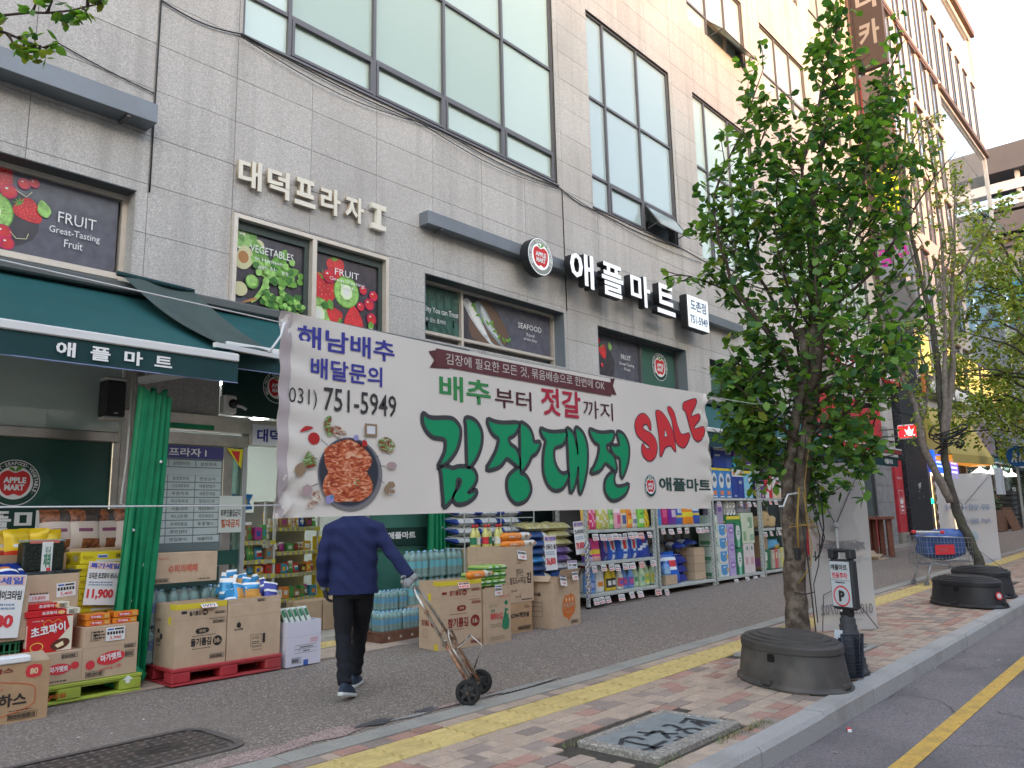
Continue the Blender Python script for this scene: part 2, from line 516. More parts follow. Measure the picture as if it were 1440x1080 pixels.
b=MB();o1,o2=rrect(.72,.40,.16),rrect(.66,.34,.12)
n=len(o1)
b.add([(x,y,.012) for x,y in o1]+[(x,y,.012) for x,y in o2],[(i,(i+1)%n,(i+1)%n+n,i+n) for i in range(n)])
b.add([(x,y,-.02) for x,y in o1]+[(x,y,.012) for x,y in o1],[(i,(i+1)%n,(i+1)%n+n,i+n) for i in range(n)])
P('iron_frame',b,M('iron_frame',(.13,.11,.1),.7,metal=.2,nz=(20,.2)),t)
b=MB();b.add([(x,y,.006) for x,y in o2],[tuple(range(n))])
lidp=P('lid',b,m_iron,t)
b=MB();rq=random.Random(5)
for i in range(17):
 for j in range(8):
  x,y=-.60+i*.075,-.29+j*.083
  if abs(x-.26)<.17 and abs(y-.02)<.1: continue
  if (i+j)%2:b.bbox(x-.024,x+.024,y-.011,y+.011,.0,.013,.003)
  else:b.bbox(x-.011,x+.011,y-.028,y+.028,.0,.013,.003)
P('raised_tread',b,M('tread_worn',(.15,.12,.105),.5,metal=.3,nz=(20,.3)),lidp,kind='stuff')
b=MB()
for qd in stroke(circ(.26,.02,.14,.075,24),.012,True):b.add([(x,y,.013) for x,y in qd],[(0,1,2,3)])
for qd in stroke([(.18,.02),(.34,.02)],.02):b.add([(x,y,.013) for x,y in qd],[(0,1,2,3)])
P('emblem',b,m_iron,lidp)
b=MB()
for i in range(420):
 x=rr.uniform(5.0,5.75);y=2.70+rr.gauss(0,.025)+(.02 if x<5.4 else 0)
 if rr.random()<.3:x,y=rr.uniform(4.3,4.6),rr.choice([2.76,3.46])+rr.gauss(0,.02)
 a=rr.uniform(0,2*PI);hh=rr.uniform(.01,.05);dx,dy=math.cos(a),math.sin(a)
 b.add([(x-dy*.002,y+dx*.002,g(x)),(x+dy*.002,y-dx*.002,g(x)),(x+dx*hh*.8,y+dy*hh*.8,g(x)+hh)],[(0,1,2)],rr.random()<.35)
P('weeds',b,[K((.10,.16,.03)),K((.25,.21,.08))],kind='stuff',label='thin weeds in the joints round the utility cover')
b=MB()
for i in range(90):
 x,y=rr.uniform(2,16),rr.choice([rr.uniform(1.9,2.44),rr.uniform(2.7,8.2),rr.uniform(5,7.5)])
 z=g(x)+.008 if y>2.5 else g(x)-.147
 a=rr.uniform(0,2*PI);s_=rr.uniform(.008,.022);dx,dy=math.cos(a)*s_,math.sin(a)*s_
 b.add([(x-dx,y-dy,z),(x+dy*.5,y-dx*.5,z+.004),(x+dx,y+dy,z+.002),(x-dy*.5,y+dx*.5,z+.005)],[(0,1,2,3)],rr.choice([0,0,1,2]))
P('litter',b,[K((.30,.27,.2)),K((.6,.6,.58)),K((.2,.16,.08))],kind='stuff',label='scraps of fallen leaf and paper on the ground')
b=MB()
b.box(-.035,.035,-.014,.014,0,.016,0);b.box(-.012,.022,-.016,.016,.001,.02,1)
t=P('litter_wrapper',b,[WHITE,RED],None,(6.42,2.36,-.15),(0,0,.5),label='small red and white wrapper lying in the gutter below the kerb',cat='litter')
#  main building
m_stone=M('facade_granite',(.50,.48,.46),.62,nz=(35,.09),vor=(120,(.20,.195,.19),.35),bump=(60,.06),rnd=.05,stain=(.55,(.37,.345,.325),.55),streak=((.27,.255,.245),.45))
m_joint=M('joint_dark',(.16,.15,.14),.9)
m_frame=M('window_frame_grey',(.135,.13,.14),.45,metal=.3)
m_beige=M('window_frame_beige',(.66,.59,.51),.4,metal=.35,nz=(8,.05))
m_steel=M('brushed_steel',(.50,.48,.45),.28,metal=.85,nz=(6,.15),stain=(2.5,(.33,.30,.27),.5))
def m_glass(name,col,mixin=.35):
 if name in MC: return MC[name]
 m=bpy.data.materials.new(name);m.use_nodes= True
 n,l=m.node_tree.nodes,m.node_tree.links
 b=n['Principled BSDF'];b.inputs['Base Color'].default_value=(*col,1);b.inputs['Roughness'].default_value=.04
 b.inputs['Specular IOR Level'].default_value=.9;b.inputs['IOR'].default_value=1.6
 tr=n.new('ShaderNodeBsdfTransparent');tr.inputs[0].default_value=(.62,.78,.73,1)
 x=n.new('ShaderNodeMixShader');x.inputs[0].default_value=mixin
 l.new(b.outputs[0],x.inputs[1]);l.new(tr.outputs[0],x.inputs[2]);l.new(x.outputs[0],n['Material Output'].inputs[0])
 MC[name]=m; return m
g_mint=m_glass('glass_mint',(.56,.68,.63),.2);g_blind=m_glass('glass_over_blind',(.66,.78,.72),.45)
g_milk=m_glass('glass_milky',(.56,.68,.64),.05)
g_dark=m_glass('glass_blue',(.42,.52,.54),.1)
bld=T('plaza_building','grey granite-clad commercial building with wide mullioned windows above the mart','building',(0,0,0))
YF=9.1
b=MB()
b.box(-2.2,32.2,YF+.42,YF+.6,4.2,26,0)
OPEN=[(.2,3.6,4.3,5.44),(4.8,7.38,4.2,5.52),(8.14,11.76,4.36,5.45),(12.86,16.46,4.36,5.39),(17.6,21.2,4.36,5.35),(22.4,26,4.36,5.35),(27.1,30.7,4.36,5.35),(4.85,11.7,8.08,12.62),(12.9,16.42,7.97,12.6),(17.63,21.13,7.97,12.6),(22.4,25.95,7.97,12.6),(27.1,30.7,7.97,12.6),(.2,3.6,8.08,12.62)]
for z in (14.75,19.4):
 for a,c in [(.2,3.6),(4.85,11.7),(12.9,16.42),(17.65,21.2),(22.45,26.05),(27.1,30.65)]:
  OPEN.append((a,c,z,z+2.3))
bk=MB()
xs=sorted({-2.2,32.2,*[o[0] for o in OPEN],*[o[1] for o in OPEN]});zs=sorted({4.12,26,*[o[2] for o in OPEN],*[o[3] for o in OPEN]})
for xa,xb in zip(xs,xs[1:]):
 za= None
 for z0,z1 in zip(zs,zs[1:]):
  inside=any(o[0]<=xa+.001 and xb-.001<=o[1] and o[2]<=z0+.001 and z1-.001<=o[3] for o in OPEN)
  if inside:
   if za is not None:bk.box(xa,xb,YF+.012,YF+.3,za,z0);za= None
  elif za is None:za=z0
 if za is not None:bk.box(xa,xb,YF+.012,YF+.3,za,26)
P('backing_wall',bk,m_joint,bld)
P('core_wall',b,M('interior_grey',(.2,.2,.2),.9),bld)
XJ=[-2.2,-1.1,.07,1.245,2.42,3.725,4.80]+[4.80+1.175*k for k in range(1,24)]
XJ=[x for x in XJ if x<31.7]+[32.15]
ZJ=[4.12,4.325,4.94]+[4.94+.617*k for k in range(1,35)]
ZJ=[z for z in ZJ if z<26]
cells=[]
for xa,xb in zip(XJ,XJ[1:]):
 for za,zb in zip(ZJ,ZJ[1:]):
  ops=[o for o in OPEN if o[0]<xb-.01 and o[1]>xa+.01 and o[2]<zb-.01 and o[3]>za+.01]
  rs=[]
  if not ops:rs=[(xa,xb,za,zb)]
  else:
   xx=sorted({xa,xb,*[min(max(o[0],xa),xb) for o in ops],*[min(max(o[1],xa),xb) for o in ops]})
   zz=sorted({za,zb,*[min(max(o[2],za),zb) for o in ops],*[min(max(o[3],za),zb) for o in ops]})
   for p,q in zip(xx,xx[1:]):
    for r,s_ in zip(zz,zz[1:]):
     cx,cz=(p+q)/2,(r+s_)/2
     if q-p>.02 and s_-r>.02 and not any(o[0]<cx<o[1] and o[2]<cz<o[3] for o in ops):rs.append((p,q,r,s_))
  if rs:cells.append((xa,za,xb,rs))
def cvis(x,z):
 d=Vector((x,YF,z))-Vector((0,0,1.5));f=d.dot(fw)
 if f<.5: return 99
 px,py=720+1102*d.dot(r2)/f,540-1102*d.dot(u2)/f
 return f if -60<px<1500 and -60<py<760 else 99+f
cells.sort(key= lambda c:cvis((c[0]+c[2])/2,c[1]+.3))
rest=MB();np_=0
rp=random.Random(11)
for xa,za,xb,rs in cells:
 j=.0035
 whole=len(rs)==1 and rs[0][0]==xa and rs[0][1]==xb
 dy=rp.uniform(-.0012,.0012)
 if np_<300:
  bb=MB()
  for p,q,r,s_ in rs:bb.box(p+(j if abs(p-xa)<.01 else 0),q-(j if abs(q-xb)<.01 else 0),YF+dy,YF+.03,r+(j if abs(r-za)<.01 else 0),s_-(j if s_ in ZJ else 0))
  P('stone_panel',bb,m_stone,bld);np_+=1
 else:
  for p,q,r,s_ in rs:rest.box(p+j,q-j,YF+dy,YF+.03,r+j,s_-j)
P('stone_panel',rest,m_stone,bld,kind='stuff')
P('parapet',MB().bbox(-2.2,32.2,YF-.05,YF+.4,26,26.5,.02),m_stone,bld)
P('side_wall',MB().box(32.16,32.3,YF+.05,YF+12,0,26),m_stone,bld)
def window(x0,x1,z0,z1,cols,rows,casement=(),dep=.05,glass=g_mint,fm= None,fw_=.055,milk=(),blind=(),rev= True,opened=(),split= None):
 """frame (part) with panes (sub-parts); cols / rows are the mullion and transom positions; rows may differ per column"""
 fm=fm or m_frame
 yf=YF+dep
 b=MB()
 b.box(x0,x0+fw_,yf,yf+.09,z0,z1);b.box(x1-fw_,x1,yf,yf+.09,z0,z1)
 b.box(x0+fw_,x1-fw_,yf,yf+.09,z0,z0+fw_);b.box(x0+fw_,x1-fw_,yf,yf+.09,z1-fw_,z1)
 for c in cols:b.box(c-fw_/2,c+fw_/2,yf-.012,yf+.09,z0+fw_,z1-fw_)
 cx=[x0+fw_/2]+list(cols)+[x1-fw_/2]
 cells_=[]
 for i,(a,c) in enumerate(zip(cx,cx[1:])):
  rr_=[r for r in rows if not (split and (i,r) in split)]
  for r in rr_:b.box(a+fw_/2,c-fw_/2,yf+.002,yf+.088,r-fw_/2,r+fw_/2)
  rz=[z0+fw_/2]+list(rr_)+[z1-fw_/2]
  for j,(r,s_) in enumerate(zip(rz,rz[1:])):
   cells_.append((i,j,a+fw_/2,c-fw_/2,r+fw_/2,s_-fw_/2))
 w=P('window',b,fm,bld)
 for i,j,a,c,r,s_ in cells_:
  if (i,j) in opened: continue
  if (i,j) in casement:
   cb=MB();f=.045
   cb.box(a+.008,a+.008+f,yf-.02,yf+.03,r+.008,s_-.008);cb.box(c-.008-f,c-.008,yf-.02,yf+.03,r+.008,s_-.008)
   cb.box(a+.008+f,c-.008-f,yf-.02,yf+.03,r+.008,r+.008+f);cb.box(a+.008+f,c-.008-f,yf-.02,yf+.03,s_-.008-f,s_-.008)
   P('casement',cb,fm,w)
  gm=g_milk if (i,j) in milk else (g_blind if (i,j) in blind else glass)
  P('pane',MB().box(a-.004,c+.004,yf+.045,yf+.052,r-.004,s_+.004),gm,w)
  if (i,j) in blind:
   bb=MB();z=r+.02
   while z<s_-.03:
    bb.add([(a,yf+.12,z),(c,yf+.12,z),(c,yf+.20,z+.085),(a,yf+.20,z+.085)],[(0,1,2,3)]);z+=.13
   P('blind',bb,K((.85,.85,.80)),w)
 P('room_back',MB().box(x0+.02,x1-.02,YF+.30,YF+.31,z0,z1),M('room_pale',(.62,.66,.64),.9,nz=(.7,.18)),w)
 return w
BL=[(1,1),(2,1),(2,2),(1,2)]
window(4.85,11.7,8.08,12.62,[5.6,7.13,8.65,10.17],[8.76,10.6],casement=[(1,0),(2,0),(3,0),(4,0)],blind=BL+[(3,1)],milk=[(0,0),(0,1)],split=[(0,10.6)])
window(.2,3.6,8.08,12.62,[1.3,2.4],[8.76,10.6],casement=[(0,0),(1,0)])
def awning_sash(x0,x1,z0,z1,dep,out=.42):
 """an awning sash propped open at the bottom"""
 b=MB();n=5;f=.05
 yt,yb=YF+dep,YF+dep-out;zt,zb=z1-.01,z0+.06
 def pt(u,v,o=0): return (x0+(x1-x0)*u,yt+(yb-yt)*v+o*.9,zt+(zb-zt)*v+o*.3)
 for (u0,u1,v0,v1) in [(0,.04,0,1),(.96,1,0,1),(.04,.96,0,.09),(.04,.96,.91,1)]:
  a=[pt(u,v) for u,v in ((u0,v0),(u1,v0),(u1,v1),(u0,v1))];c=[pt(u,v,.04) for u,v in ((u0,v0),(u1,v0),(u1,v1),(u0,v1))]
  b.add(a+c,[(0,1,2,3),(7,6,5,4),(0,4,5,1),(1,5,6,2),(2,6,7,3),(3,7,4,0)])
 s_=P('open_sash',b,m_frame,bld)
 gb=MB();gb.add([pt(u,v,.02) for u,v in ((.04,.09),(.96,.09),(.96,.91),(.04,.91))],[(0,1,2,3)])
 P('pane',gb,g_dark,s_)
 P('stay_arm',MB().bar((x0+.08,YF+dep,z0+.1),pt(.05,.8),.018).bar((x1-.08,YF+dep,z0+.1),pt(.95,.8),.018),m_frame,s_)
 return s_
for k,(a,c) in enumerate([(12.9,16.42),(17.63,21.13),(22.4,25.95),(27.1,30.7)]):
 w_=c-a
 m1,m2=a+w_*.195,a+w_*.59
 window(a,c,7.97,12.6,[m1,m2],[8.73,10.56],casement=[(1,0)],glass=g_mint if k else g_dark,opened=[(2,0)] if k==0 else (),split= None)
awning_sash(15.03,16.38,8.0,8.70,.05)
P('vent_box',MB().bbox(15.25,16.15,YF+.1,YF+.28,8.06,8.35,.01),BLACK,bld)
for z in (14.75,19.4):
 for k,(a,c) in enumerate([(.2,3.6),(4.85,11.7),(12.9,16.42),(17.65,21.2),(22.45,26.05),(27.1,30.65)]):
  w_=c-a
  n=3 if w_<5 else 5
  op=[(1,0),(2,0)] if (z<15 and k==3) else ()
  window(a,c,z,z+2.3,[a+w_*i/n for i in range(1,n)],[z+.62],casement=[(n-1,0)],glass=g_dark,opened=op)
awning_sash(18.9,21.1,14.78,15.36,.05,.5)
P('lit_ceiling_lamp',MB().box(19.0,19.9,YF+.29,YF+.30,15.0,15.12),M('lamp_warm',(.9,.6,.3),.5,emit=(1,.62,.3,1)),bld)
def pframe(x0,x1,z0,z1,cols,rows,fm,dep=.16,ww=.06,proud= False):
 y=YF+dep
 b=MB()
 y0=YF-.05 if proud else y
 b.box(x0,x0+ww,y0,y+.1,z0,z1);b.box(x1-ww,x1,y0,y+.1,z0,z1)
 b.box(x0+ww,x1-ww,y0,y+.1,z1-ww,z1);b.box(x0+ww,x1-ww,y0,y+.1,z0,z0+ww)
 for c in cols:b.box(c-ww/2,c+ww/2,y0+.002,y+.098,z0+ww,z1-ww)
 for r in rows:b.box(x0+ww,x1-ww,y+.006,y+.09,r-ww/2,r+ww/2)
 w=P('window',b,fm,bld)
 for k in ((x0+.001,x0+.013),(x1-.013,x1-.001)):
  P('reveal',MB().box(k[0],k[1],YF+.002,y0-.002,z0+.001,z1-.013),m_stone if dep<.24 else M('reveal_steel',(.20,.23,.26),.45,metal=.3),w)
 P('reveal',MB().box(x0+.001,x1-.001,YF+.002,y0-.002,z1-.012,z1-.001),M('reveal_dark',(.07,.08,.085),.5),w)
 return w,y
pc=[(.055,.048,.06),(.60,.03,.035),(.30,.55,.14),(.75,.85,.60),(.05,.18,.03),(.14,.34,.05),(.78,.78,.76),(.45,.20,.06),(.62,.60,.34),(.50,.01,.10),(.10,.10,.13),(.25,.30,.33),(.55,.58,.60),(.05,.13,.10),(.8,.28,.25),(.035,.09,.07),(.15,.09,.06)]
PM=[M('poster_ink_%d'%i,c,.35,spec=.5,coat=.2,nz=(9,.22) if i in (0,1,9,10,11,12) else ((14,.35) if i in (2,4,5) else None)) for i,c in enumerate(pc)]
def berry(cx,cy,r,a=0):
 o=[(smoothp([(cx+r*x*math.cos(a)-r*y*math.sin(a),cy+r*x*math.sin(a)+r*y*math.cos(a)) for x,y in [(-.75,.6),(0,.85),(.75,.6),(.8,0),(.4,-.8),(0,-1.1),(-.4,-.8),(-.8,0)]]),1)]
 sd=[]
 for i in range(26):
  t,q=i*2.4,math.sqrt(i/26)*.72
  x,y=cx+r*q*math.cos(t),cy+r*q*math.sin(t)*1.05
  sd.append([(x-r*.025,y),(x,y-r*.045),(x+r*.025,y),(x,y+r*.045)])
 o.append((sd,14))
 for k in range(5):
  t=a+PI/2+(k-2)*.42
  bx,by=cx+r*.6*math.cos(a+PI/2),cy+r*.6*math.sin(a+PI/2)
  o.append(([(bx-.1*r*math.sin(t),by+.1*r*math.cos(t)),(bx+.1*r*math.sin(t),by-.1*r*math.cos(t)),(bx+.55*r*math.cos(t+.2*(k-2)),by+.55*r*math.sin(t+.2*(k-2)))],5))
 return o
def kiwi(cx,cy,r):
 o=[(circ(cx,cy,r,r*1.08),5),(circ(cx,cy,r*.93,r),2),(circ(cx,cy,r*.45,r*.5),3),(circ(cx,cy,r*.2,r*.26),6)]
 sd=[]
 for i in range(24):
  t=i*2*PI/24;q=.5+.06*(i%3)
  x,y=cx+r*q*math.cos(t),cy+r*q*math.sin(t)*1.05
  dx,dy=math.cos(t)*r*.06,math.sin(t)*r*.06
  sd.append([(x-dx,y-dy),(x+dy*.4,y-dx*.4),(x+dx,y+dy),(x-dy*.4,y+dx*.4)])
 return o+[(sd,0)]
def cherry(cx,cy,r): return [(circ(cx,cy,r),9),(circ(cx-.02*r,cy+.02*r,r*.82),1),(circ(cx-.3*r,cy+.35*r,r*.2,r*.13,10),6)]
def leaf(cx,cy,l,a,mi=5,w=.33):
 return (smoothp([(cx+math.cos(a)*l*x-math.sin(a)*l*y,cy+math.sin(a)*l*x+math.cos(a)*l*y) for x,y in [(0,0),(.3,w),(.7,w*.8),(1,0),(.7,-w*.8),(.3,-w)]]),mi)
def fruit_art(w,h,s=1,ox=0):
 r=h*.26*s
 o=[(rect(0,0,w,h),10)]
 o+=[(smoothp([(.1*w,0),(.42*w,0),(.5*w,.35*h),(.38*w,.7*h),(.1*w,.8*h)]),0)]
 for x,y,q in [(.02,.95,.9),(.28,.62,.85)]:o+=berry(ox+x*w,y*h,r*q,.4)
 o+=kiwi(ox+.05*w,.42*h,r*.95)
 for x,y,q in [(.2,.85,.3),(.13,.12,.32),(.05,.05,.35),(.0,.2,.3),(.25,.28,.22)]:o+=cherry(ox+x*w,y*h,r*q*1.2)
 o+=[leaf(ox+.43*w,.68*h,.2*h,1.9,2)]
 return o
def fruit3_art(w,h):
 o=[(rect(0,0,w,h),10),(smoothp([(.5*w,0),(.70*w,.12*h),(.745*w,.45*h),(.66*w,.8*h),(.5*w,.95*h)]),0)]
 o+=berry(.615*w,.90*h,.20*h,.5)+berry(.708*w,.56*h,.17*h,.9)+kiwi(.60*w,.45*h,.24*h)
 for x,y,q in [(.648,.74,.09),(.64,.22,.10),(.655,.10,.08),(.61,.10,.12),(.595,.2,.1),(.69,.88,.07),(.72,.92,.06)]:o+=cherry(x*w,y*h,q*h)
 o+=[(stroke([(.66*w,.25*h),(.68*w,.18*h),(.71*w,.2*h),(.715*w,.27*h)],.008),8),(stroke([(.665*w,.78*h),(.70*w,.72*h),(.715*w,.8*h)],.008),8)]
 return o+[leaf(.765*w,.52*h,.22*h,1.9,2)]
def fruit2_art(w,h):
 o=[(rect(0,0,w,h),0)]
 o+=berry(.12*w,.47*h,.26*w,-.3)+berry(.33*w,.82*h,.16*w,.2)+kiwi(.5*w,.52*h,.2*w)+berry(.62*w,.14*h,.18*w,PI)+kiwi(.08*w,.14*h,.2*w)+berry(.32*w,.16*h,.13*w,-2.2)
 for x,y,q in [(.22,.68,.09),(.76,.6,.06),(.86,.42,.08),(.93,.55,.07),(.9,.22,.08),(.72,.36,.06)]:o+=cherry(x*w,y*h,q*w)
 o+=[leaf(.22*w,.36*h,.14*w,-1.2,5),leaf(.12*w,.3*h,.12*w,-.5,4),leaf(.9*w,.18*h,.13*w,-1.8,5)]
 return o
def veg_art(w,h):
 rv=random.Random(4)
 o=[(rect(0,0,w,h),0)]
 o+=[(smoothp([(-.0*w,.0),(.2*w,0),(.25*w,.12*h),(0,.2*h)]),10)]
 for k in range(26):
  o.append(leaf(.16*w+rv.uniform(-.1,.12)*w,.88*h+rv.uniform(-.08,.08)*h,.1*w,rv.uniform(0,6.3),rv.choice([2,5,3]),.5))
 o+=[(circ(.35*w,.83*h,.08*w,.09*w),8),(smoothp([(.03*w,.62*h),(.13*w,.79*h),(.25*w,.76*h),(.27*w,.6*h),(.17*w,.5*h),(.06*w,.52*h)]),8),(circ(.145*w,.65*h,.07*w,.08*w),7)]
 for x,y,a,l in [(.5,.43,2.0,.55),(.52,.45,1.1,.5),(.54,.44,.5,.45),(.5,.46,2.4,.35)]:o.append(leaf(x*w,y*h,l*w,a,rv.choice([2,5]),.2))
 for k in range(60):
  o.append(leaf(.62*w+rv.gauss(0,.14)*w,.5*h+rv.gauss(0,.07)*h,.1*w,rv.uniform(-.6,1.6),rv.choice([2,5,4,5]),.42))
 o+=[(smoothp([(.38*w,.3*h),(.43*w,.45*h),(.5*w,.42*h),(.45*w,.3*h),(.35*w,.16*h),(.25*w,.1*h)]),2),(smoothp([(.12*w,.07*h),(.3*w,.13*h),(.33*w,.17*h),(.26*w,.15*h)]),7)]
 o+=[(circ(.26*w,.36*h,.09*w),5),(circ(.255*w,.37*h,.075*w),2),(circ(.1*w,.24*h,.1*w,.09*w),8)]
 for k in range(110):
  o.append(leaf(rv.uniform(.4,.95)*w,(.17+rv.gauss(0,.055))*h,.07*w,rv.uniform(0,6.3),rv.choice([4,5,2]),.45))
 return o
def fish_art(w,h):
 o=[(rect(0,0,w,h),10)]
 o+=[(smoothp([(0,0),(.4*w,0),(.5*w,.3*h),(.3*w,h),(0,h)]),0),(smoothp([(.1*w,.1*h),(.4*w,.0),(.5*w,.35*h),(.28*w,.98*h),(.1*w,.8*h)]),16)]
 for dx,c in ((0,12),(.12,11)):
  o.append((smoothp([(x*w+dx*w,y*h) for x,y in [(.06,.95),(.13,.8),(.22,.45),(.3,.1),(.36,.02),(.3,.02),(.27,.08),(.17,.3),(.07,.6),(.02,.85)]]),c))
  o.append((smoothp([(x*w+dx*w,y*h) for x,y in [(.08,.88),(.13,.72),(.22,.4),(.26,.2),(.16,.38),(.09,.65)]]),6 if c==12 else 12))
 for k in range(14):o.append(leaf((.1+.03*k)*w,(.8-.05*k)*h,.05*w,.5+k,5,.2))
 return o
def poster(w_,x0,x1,z0,z1,art,y,words=(),name='poster'):
 p=P(name,flat(art(x1-x0,z1-z0),.0004),PM,w_,(x0,y,z0),ROT['F'])
 for st,u,v,ww,hh in words:
  TX(st,WHITE,w_,(x0+u*(x1-x0),y-.075 if 0 else y-.03,z0+v*(z1-z0)),ww*(x1-x0),hh*(z1-z0))
 return p
def logo_shapes(r):
 """round apple emblem: ring, white band, red apple with a green leaf; material indices 0 dark green, 1 white, 2 red, 3 leaf green"""
 o=[(circ(0,0,r,n=40),1),(circ(0,0,r*.96,n=40),0),(circ(0,0,r*.72,n=36),1)]
 o.append((smoothp([(0,.42*r),(.28*r,.52*r),(.55*r,.36*r),(.60*r,0),(.48*r,-.36*r),(.24*r,-.56*r),(0,-.48*r),(-.24*r,-.56*r),(-.48*r,-.36*r),(-.60*r,0),(-.55*r,.36*r),(-.28*r,.52*r)]),2))
 o.append((smoothp([(.0,.5*r),(.1*r,.72*r),(.3*r,.68*r),(.12*r,.52*r)]),3));o.append((smoothp([(.0,.5*r),(-.1*r,.66*r),(-.26*r,.62*r),(-.1*r,.5*r)]),3))
 return o
LM=[DGREEN,WHITE,RED,K((.12,.30,.05))]
def logo(parent,loc,r,face='F',ring= True,name='logo',col= None,flatk=1):
 mats=LM if col is None else col
 lg=P(name,flat(logo_shapes(r),.0012*flatk),mats,parent,loc,ROT[face])
 TX('APPLE',WHITE,lg,(-r*.44,-.02*r,.009*flatk),r*.88,r*.26,rot=(0,0,0),bold=.045)
 TX('MART',WHITE,lg,(-r*.38,-.33*r,.009*flatk),r*.76,r*.26,rot=(0,0,0),bold=.045)
 if ring:
  st='MEAT.FRUIT.SEAFOOD.VEGETABLE.';bb=MB();n=len(st)
  for i,ch in enumerate(st):
   m_,asp=text_mesh(ch,.03)
   a=PI*1.18-i*(PI*1.36)/(n-1)
   hgt=r*.15 if ch!='.' else r*.04;wd=hgt*min(asp,1.1)
   cx,cy=math.cos(a)*r*.84,math.sin(a)*r*.84
   ux,uy=math.sin(a),-math.cos(a);vx,vy=math.cos(a),math.sin(a)
   vs=[(cx+ux*(v.co.x-.5)*wd+vx*(v.co.y-.5)*hgt,cy+uy*(v.co.x-.5)*wd+vy*(v.co.y-.5)*hgt,.006*flatk) for v in m_.vertices]
   bb.add(vs,[tuple(p.vertices) for p in m_.polygons])
  P('ring_lettering',bb,WHITE,lg)
 return lg
w_,y=pframe(.2,3.6,4.1,5.44,[],[4.42],m_beige,dep=.22,ww=.07)
P('frame_cover',MB().box(.2,3.6,YF+.005,YF+.22,5.44,5.47),m_frame,w_)
P('pane',MB().box(.25,3.54,y+.05,y+.06,4.1,4.4),g_milk,w_)
poster(w_,.27,3.50,4.45,5.36,fruit3_art,y+.04,[('FRUIT',.80,.50,.125,.14),('Great-Tasting',.775,.33,.165,.11),('Fruit',.825,.20,.06,.1)])
w_,y=pframe(4.8,7.38,4.2,5.52,[6.04],[],m_beige,dep=.02,ww=.07,proud= True)
P('inner_frame',MB().box(4.87,7.31,y+.02,y+.05,5.33,5.45).box(5.93,6.0,y+.02,y+.05,4.27,5.33).box(7.24,7.31,y+.02,y+.05,4.27,5.33).box(6.08,6.11,y+.02,y+.05,4.27,5.33),M('inner_frame_dark',(.05,.07,.065),.4),w_)
poster(w_,4.87,5.93,4.27,5.36,veg_art,y+.06,[('VEGETABLES',.22,.74,.62,.095),('In Harmony',.30,.63,.42,.065),('with Nature',.32,.54,.45,.06)])
poster(w_,6.11,7.24,4.27,5.36,fruit2_art,y+.06,[('FRUIT',.30,.72,.38,.09),('Great-Tasting',.22,.62,.55,.06),('Fruit',.40,.56,.2,.05)])
logo(w_,(5.76,y+.045,4.37),.05,ring= False);logo(w_,(7.12,y+.045,4.35),.05,ring= False)
def green_art(w,h): return [(rect(0,0,w,h),13)]
w_,y=pframe(8.14,11.76,4.36,5.45,[9.23],[4.56],m_beige,dep=.25,ww=.05)
poster(w_,8.2,9.2,4.58,5.36,green_art,y+.06,[('Quality You can Trust',.03,.40,.93,.16),('믿을 수 있는 품격의',.05,.22,.6,.09)])
TX('APPLE',PM[15],w_,(8.22,y+.05,5.0),.95,.32,bold=.03);TX('MART',PM[15],w_,(8.3,y+.05,4.62),.85,.3,bold=.03)
poster(w_,9.26,11.68,4.58,5.38,fish_art,y+.06,[('SEAFOOD',.60,.56,.28,.13),('Food',.70,.40,.09,.08),('of the Day',.66,.28,.16,.08)])
w_,y=pframe(12.86,16.46,4.36,5.39,[14.85],[],m_frame,dep=.25,ww=.05)
poster(w_,12.92,14.82,4.42,5.33,lambda w,h:fruit_art(w,h,.8),y+.06,[('FRUIT',.62,.52,.2,.12),('Great-Tasting',.58,.36,.3,.09),('Fruit',.68,.26,.12,.07)])
poster(w_,14.88,16.40,4.42,5.33,green_art,y+.06)
logo(w_,(15.72,y+.045,4.93),.33)
w_,y=pframe(17.6,21.2,4.36,5.35,[18.75],[4.5],m_frame,dep=.25,ww=.05)
poster(w_,17.66,18.72,4.52,5.3,green_art,y+.06,[('You can Trust',.1,.5,.8,.1)])
poster(w_,18.78,21.14,4.52,5.3,lambda w,h:veg_art(w*.55,h)+[(rect(w*.5,0,w,h),10)],y+.06,[('VEGETABLES',.58,.55,.3,.1),('In Harmony',.62,.4,.2,.08),('with Nature',.62,.3,.2,.08)])
for a in (22.4,27.1):
 w_,y=pframe(a,a+3.6,4.36,5.35,[a+1.2],[],m_frame,dep=.25,ww=.05)
 P('pane',MB().box(a+.05,a+3.55,y+.05,y+.06,4.4,5.3),g_dark,w_)
 #  big letters and sign boxes on the wall
m_let=M('letter_ivory',(.74,.70,.60),.4,nz=(5,.04));m_letside=M('letter_side',(.45,.36,.25),.5)
def solid_letters(parent,st,x0,x1,z0,z1,depth,mat,side= None,gap=.14,y= None,bold=.05,widths= None,names='letter'):
 n=len(st);cw=(x1-x0)/(n+(n-1)*gap)
 ws=widths or [1]*n;tot=sum(ws)+gap*(n-1);cw=(x1-x0)/tot;x=x0
 for ch,q in zip(st,ws):
  m_,asp=text_mesh(ch,bold,0.5)
  m2=m_.copy();m2.materials.clear();m2.materials.append(mat);m2.materials.append(side or mat)
  for p in m2.polygons:p.material_index=0 if p.normal.z>.5 else 1
  link(names,m2,parent,(x,(y if y is not None else YF)-depth/2,z0),ROT['F'],(cw*q,z1-z0,depth))
  x+=cw*(q+gap)
t=T('plaza_lettering','ivory raised Korean letters of the plaza name on the granite wall','wall lettering',(0,0,0))
solid_letters(t,'대덕프라자',4.83,6.86,5.88,6.28,.05,m_let,m_letside,gap=.26,y=YF-.03,bold=.03)
lb=MB()
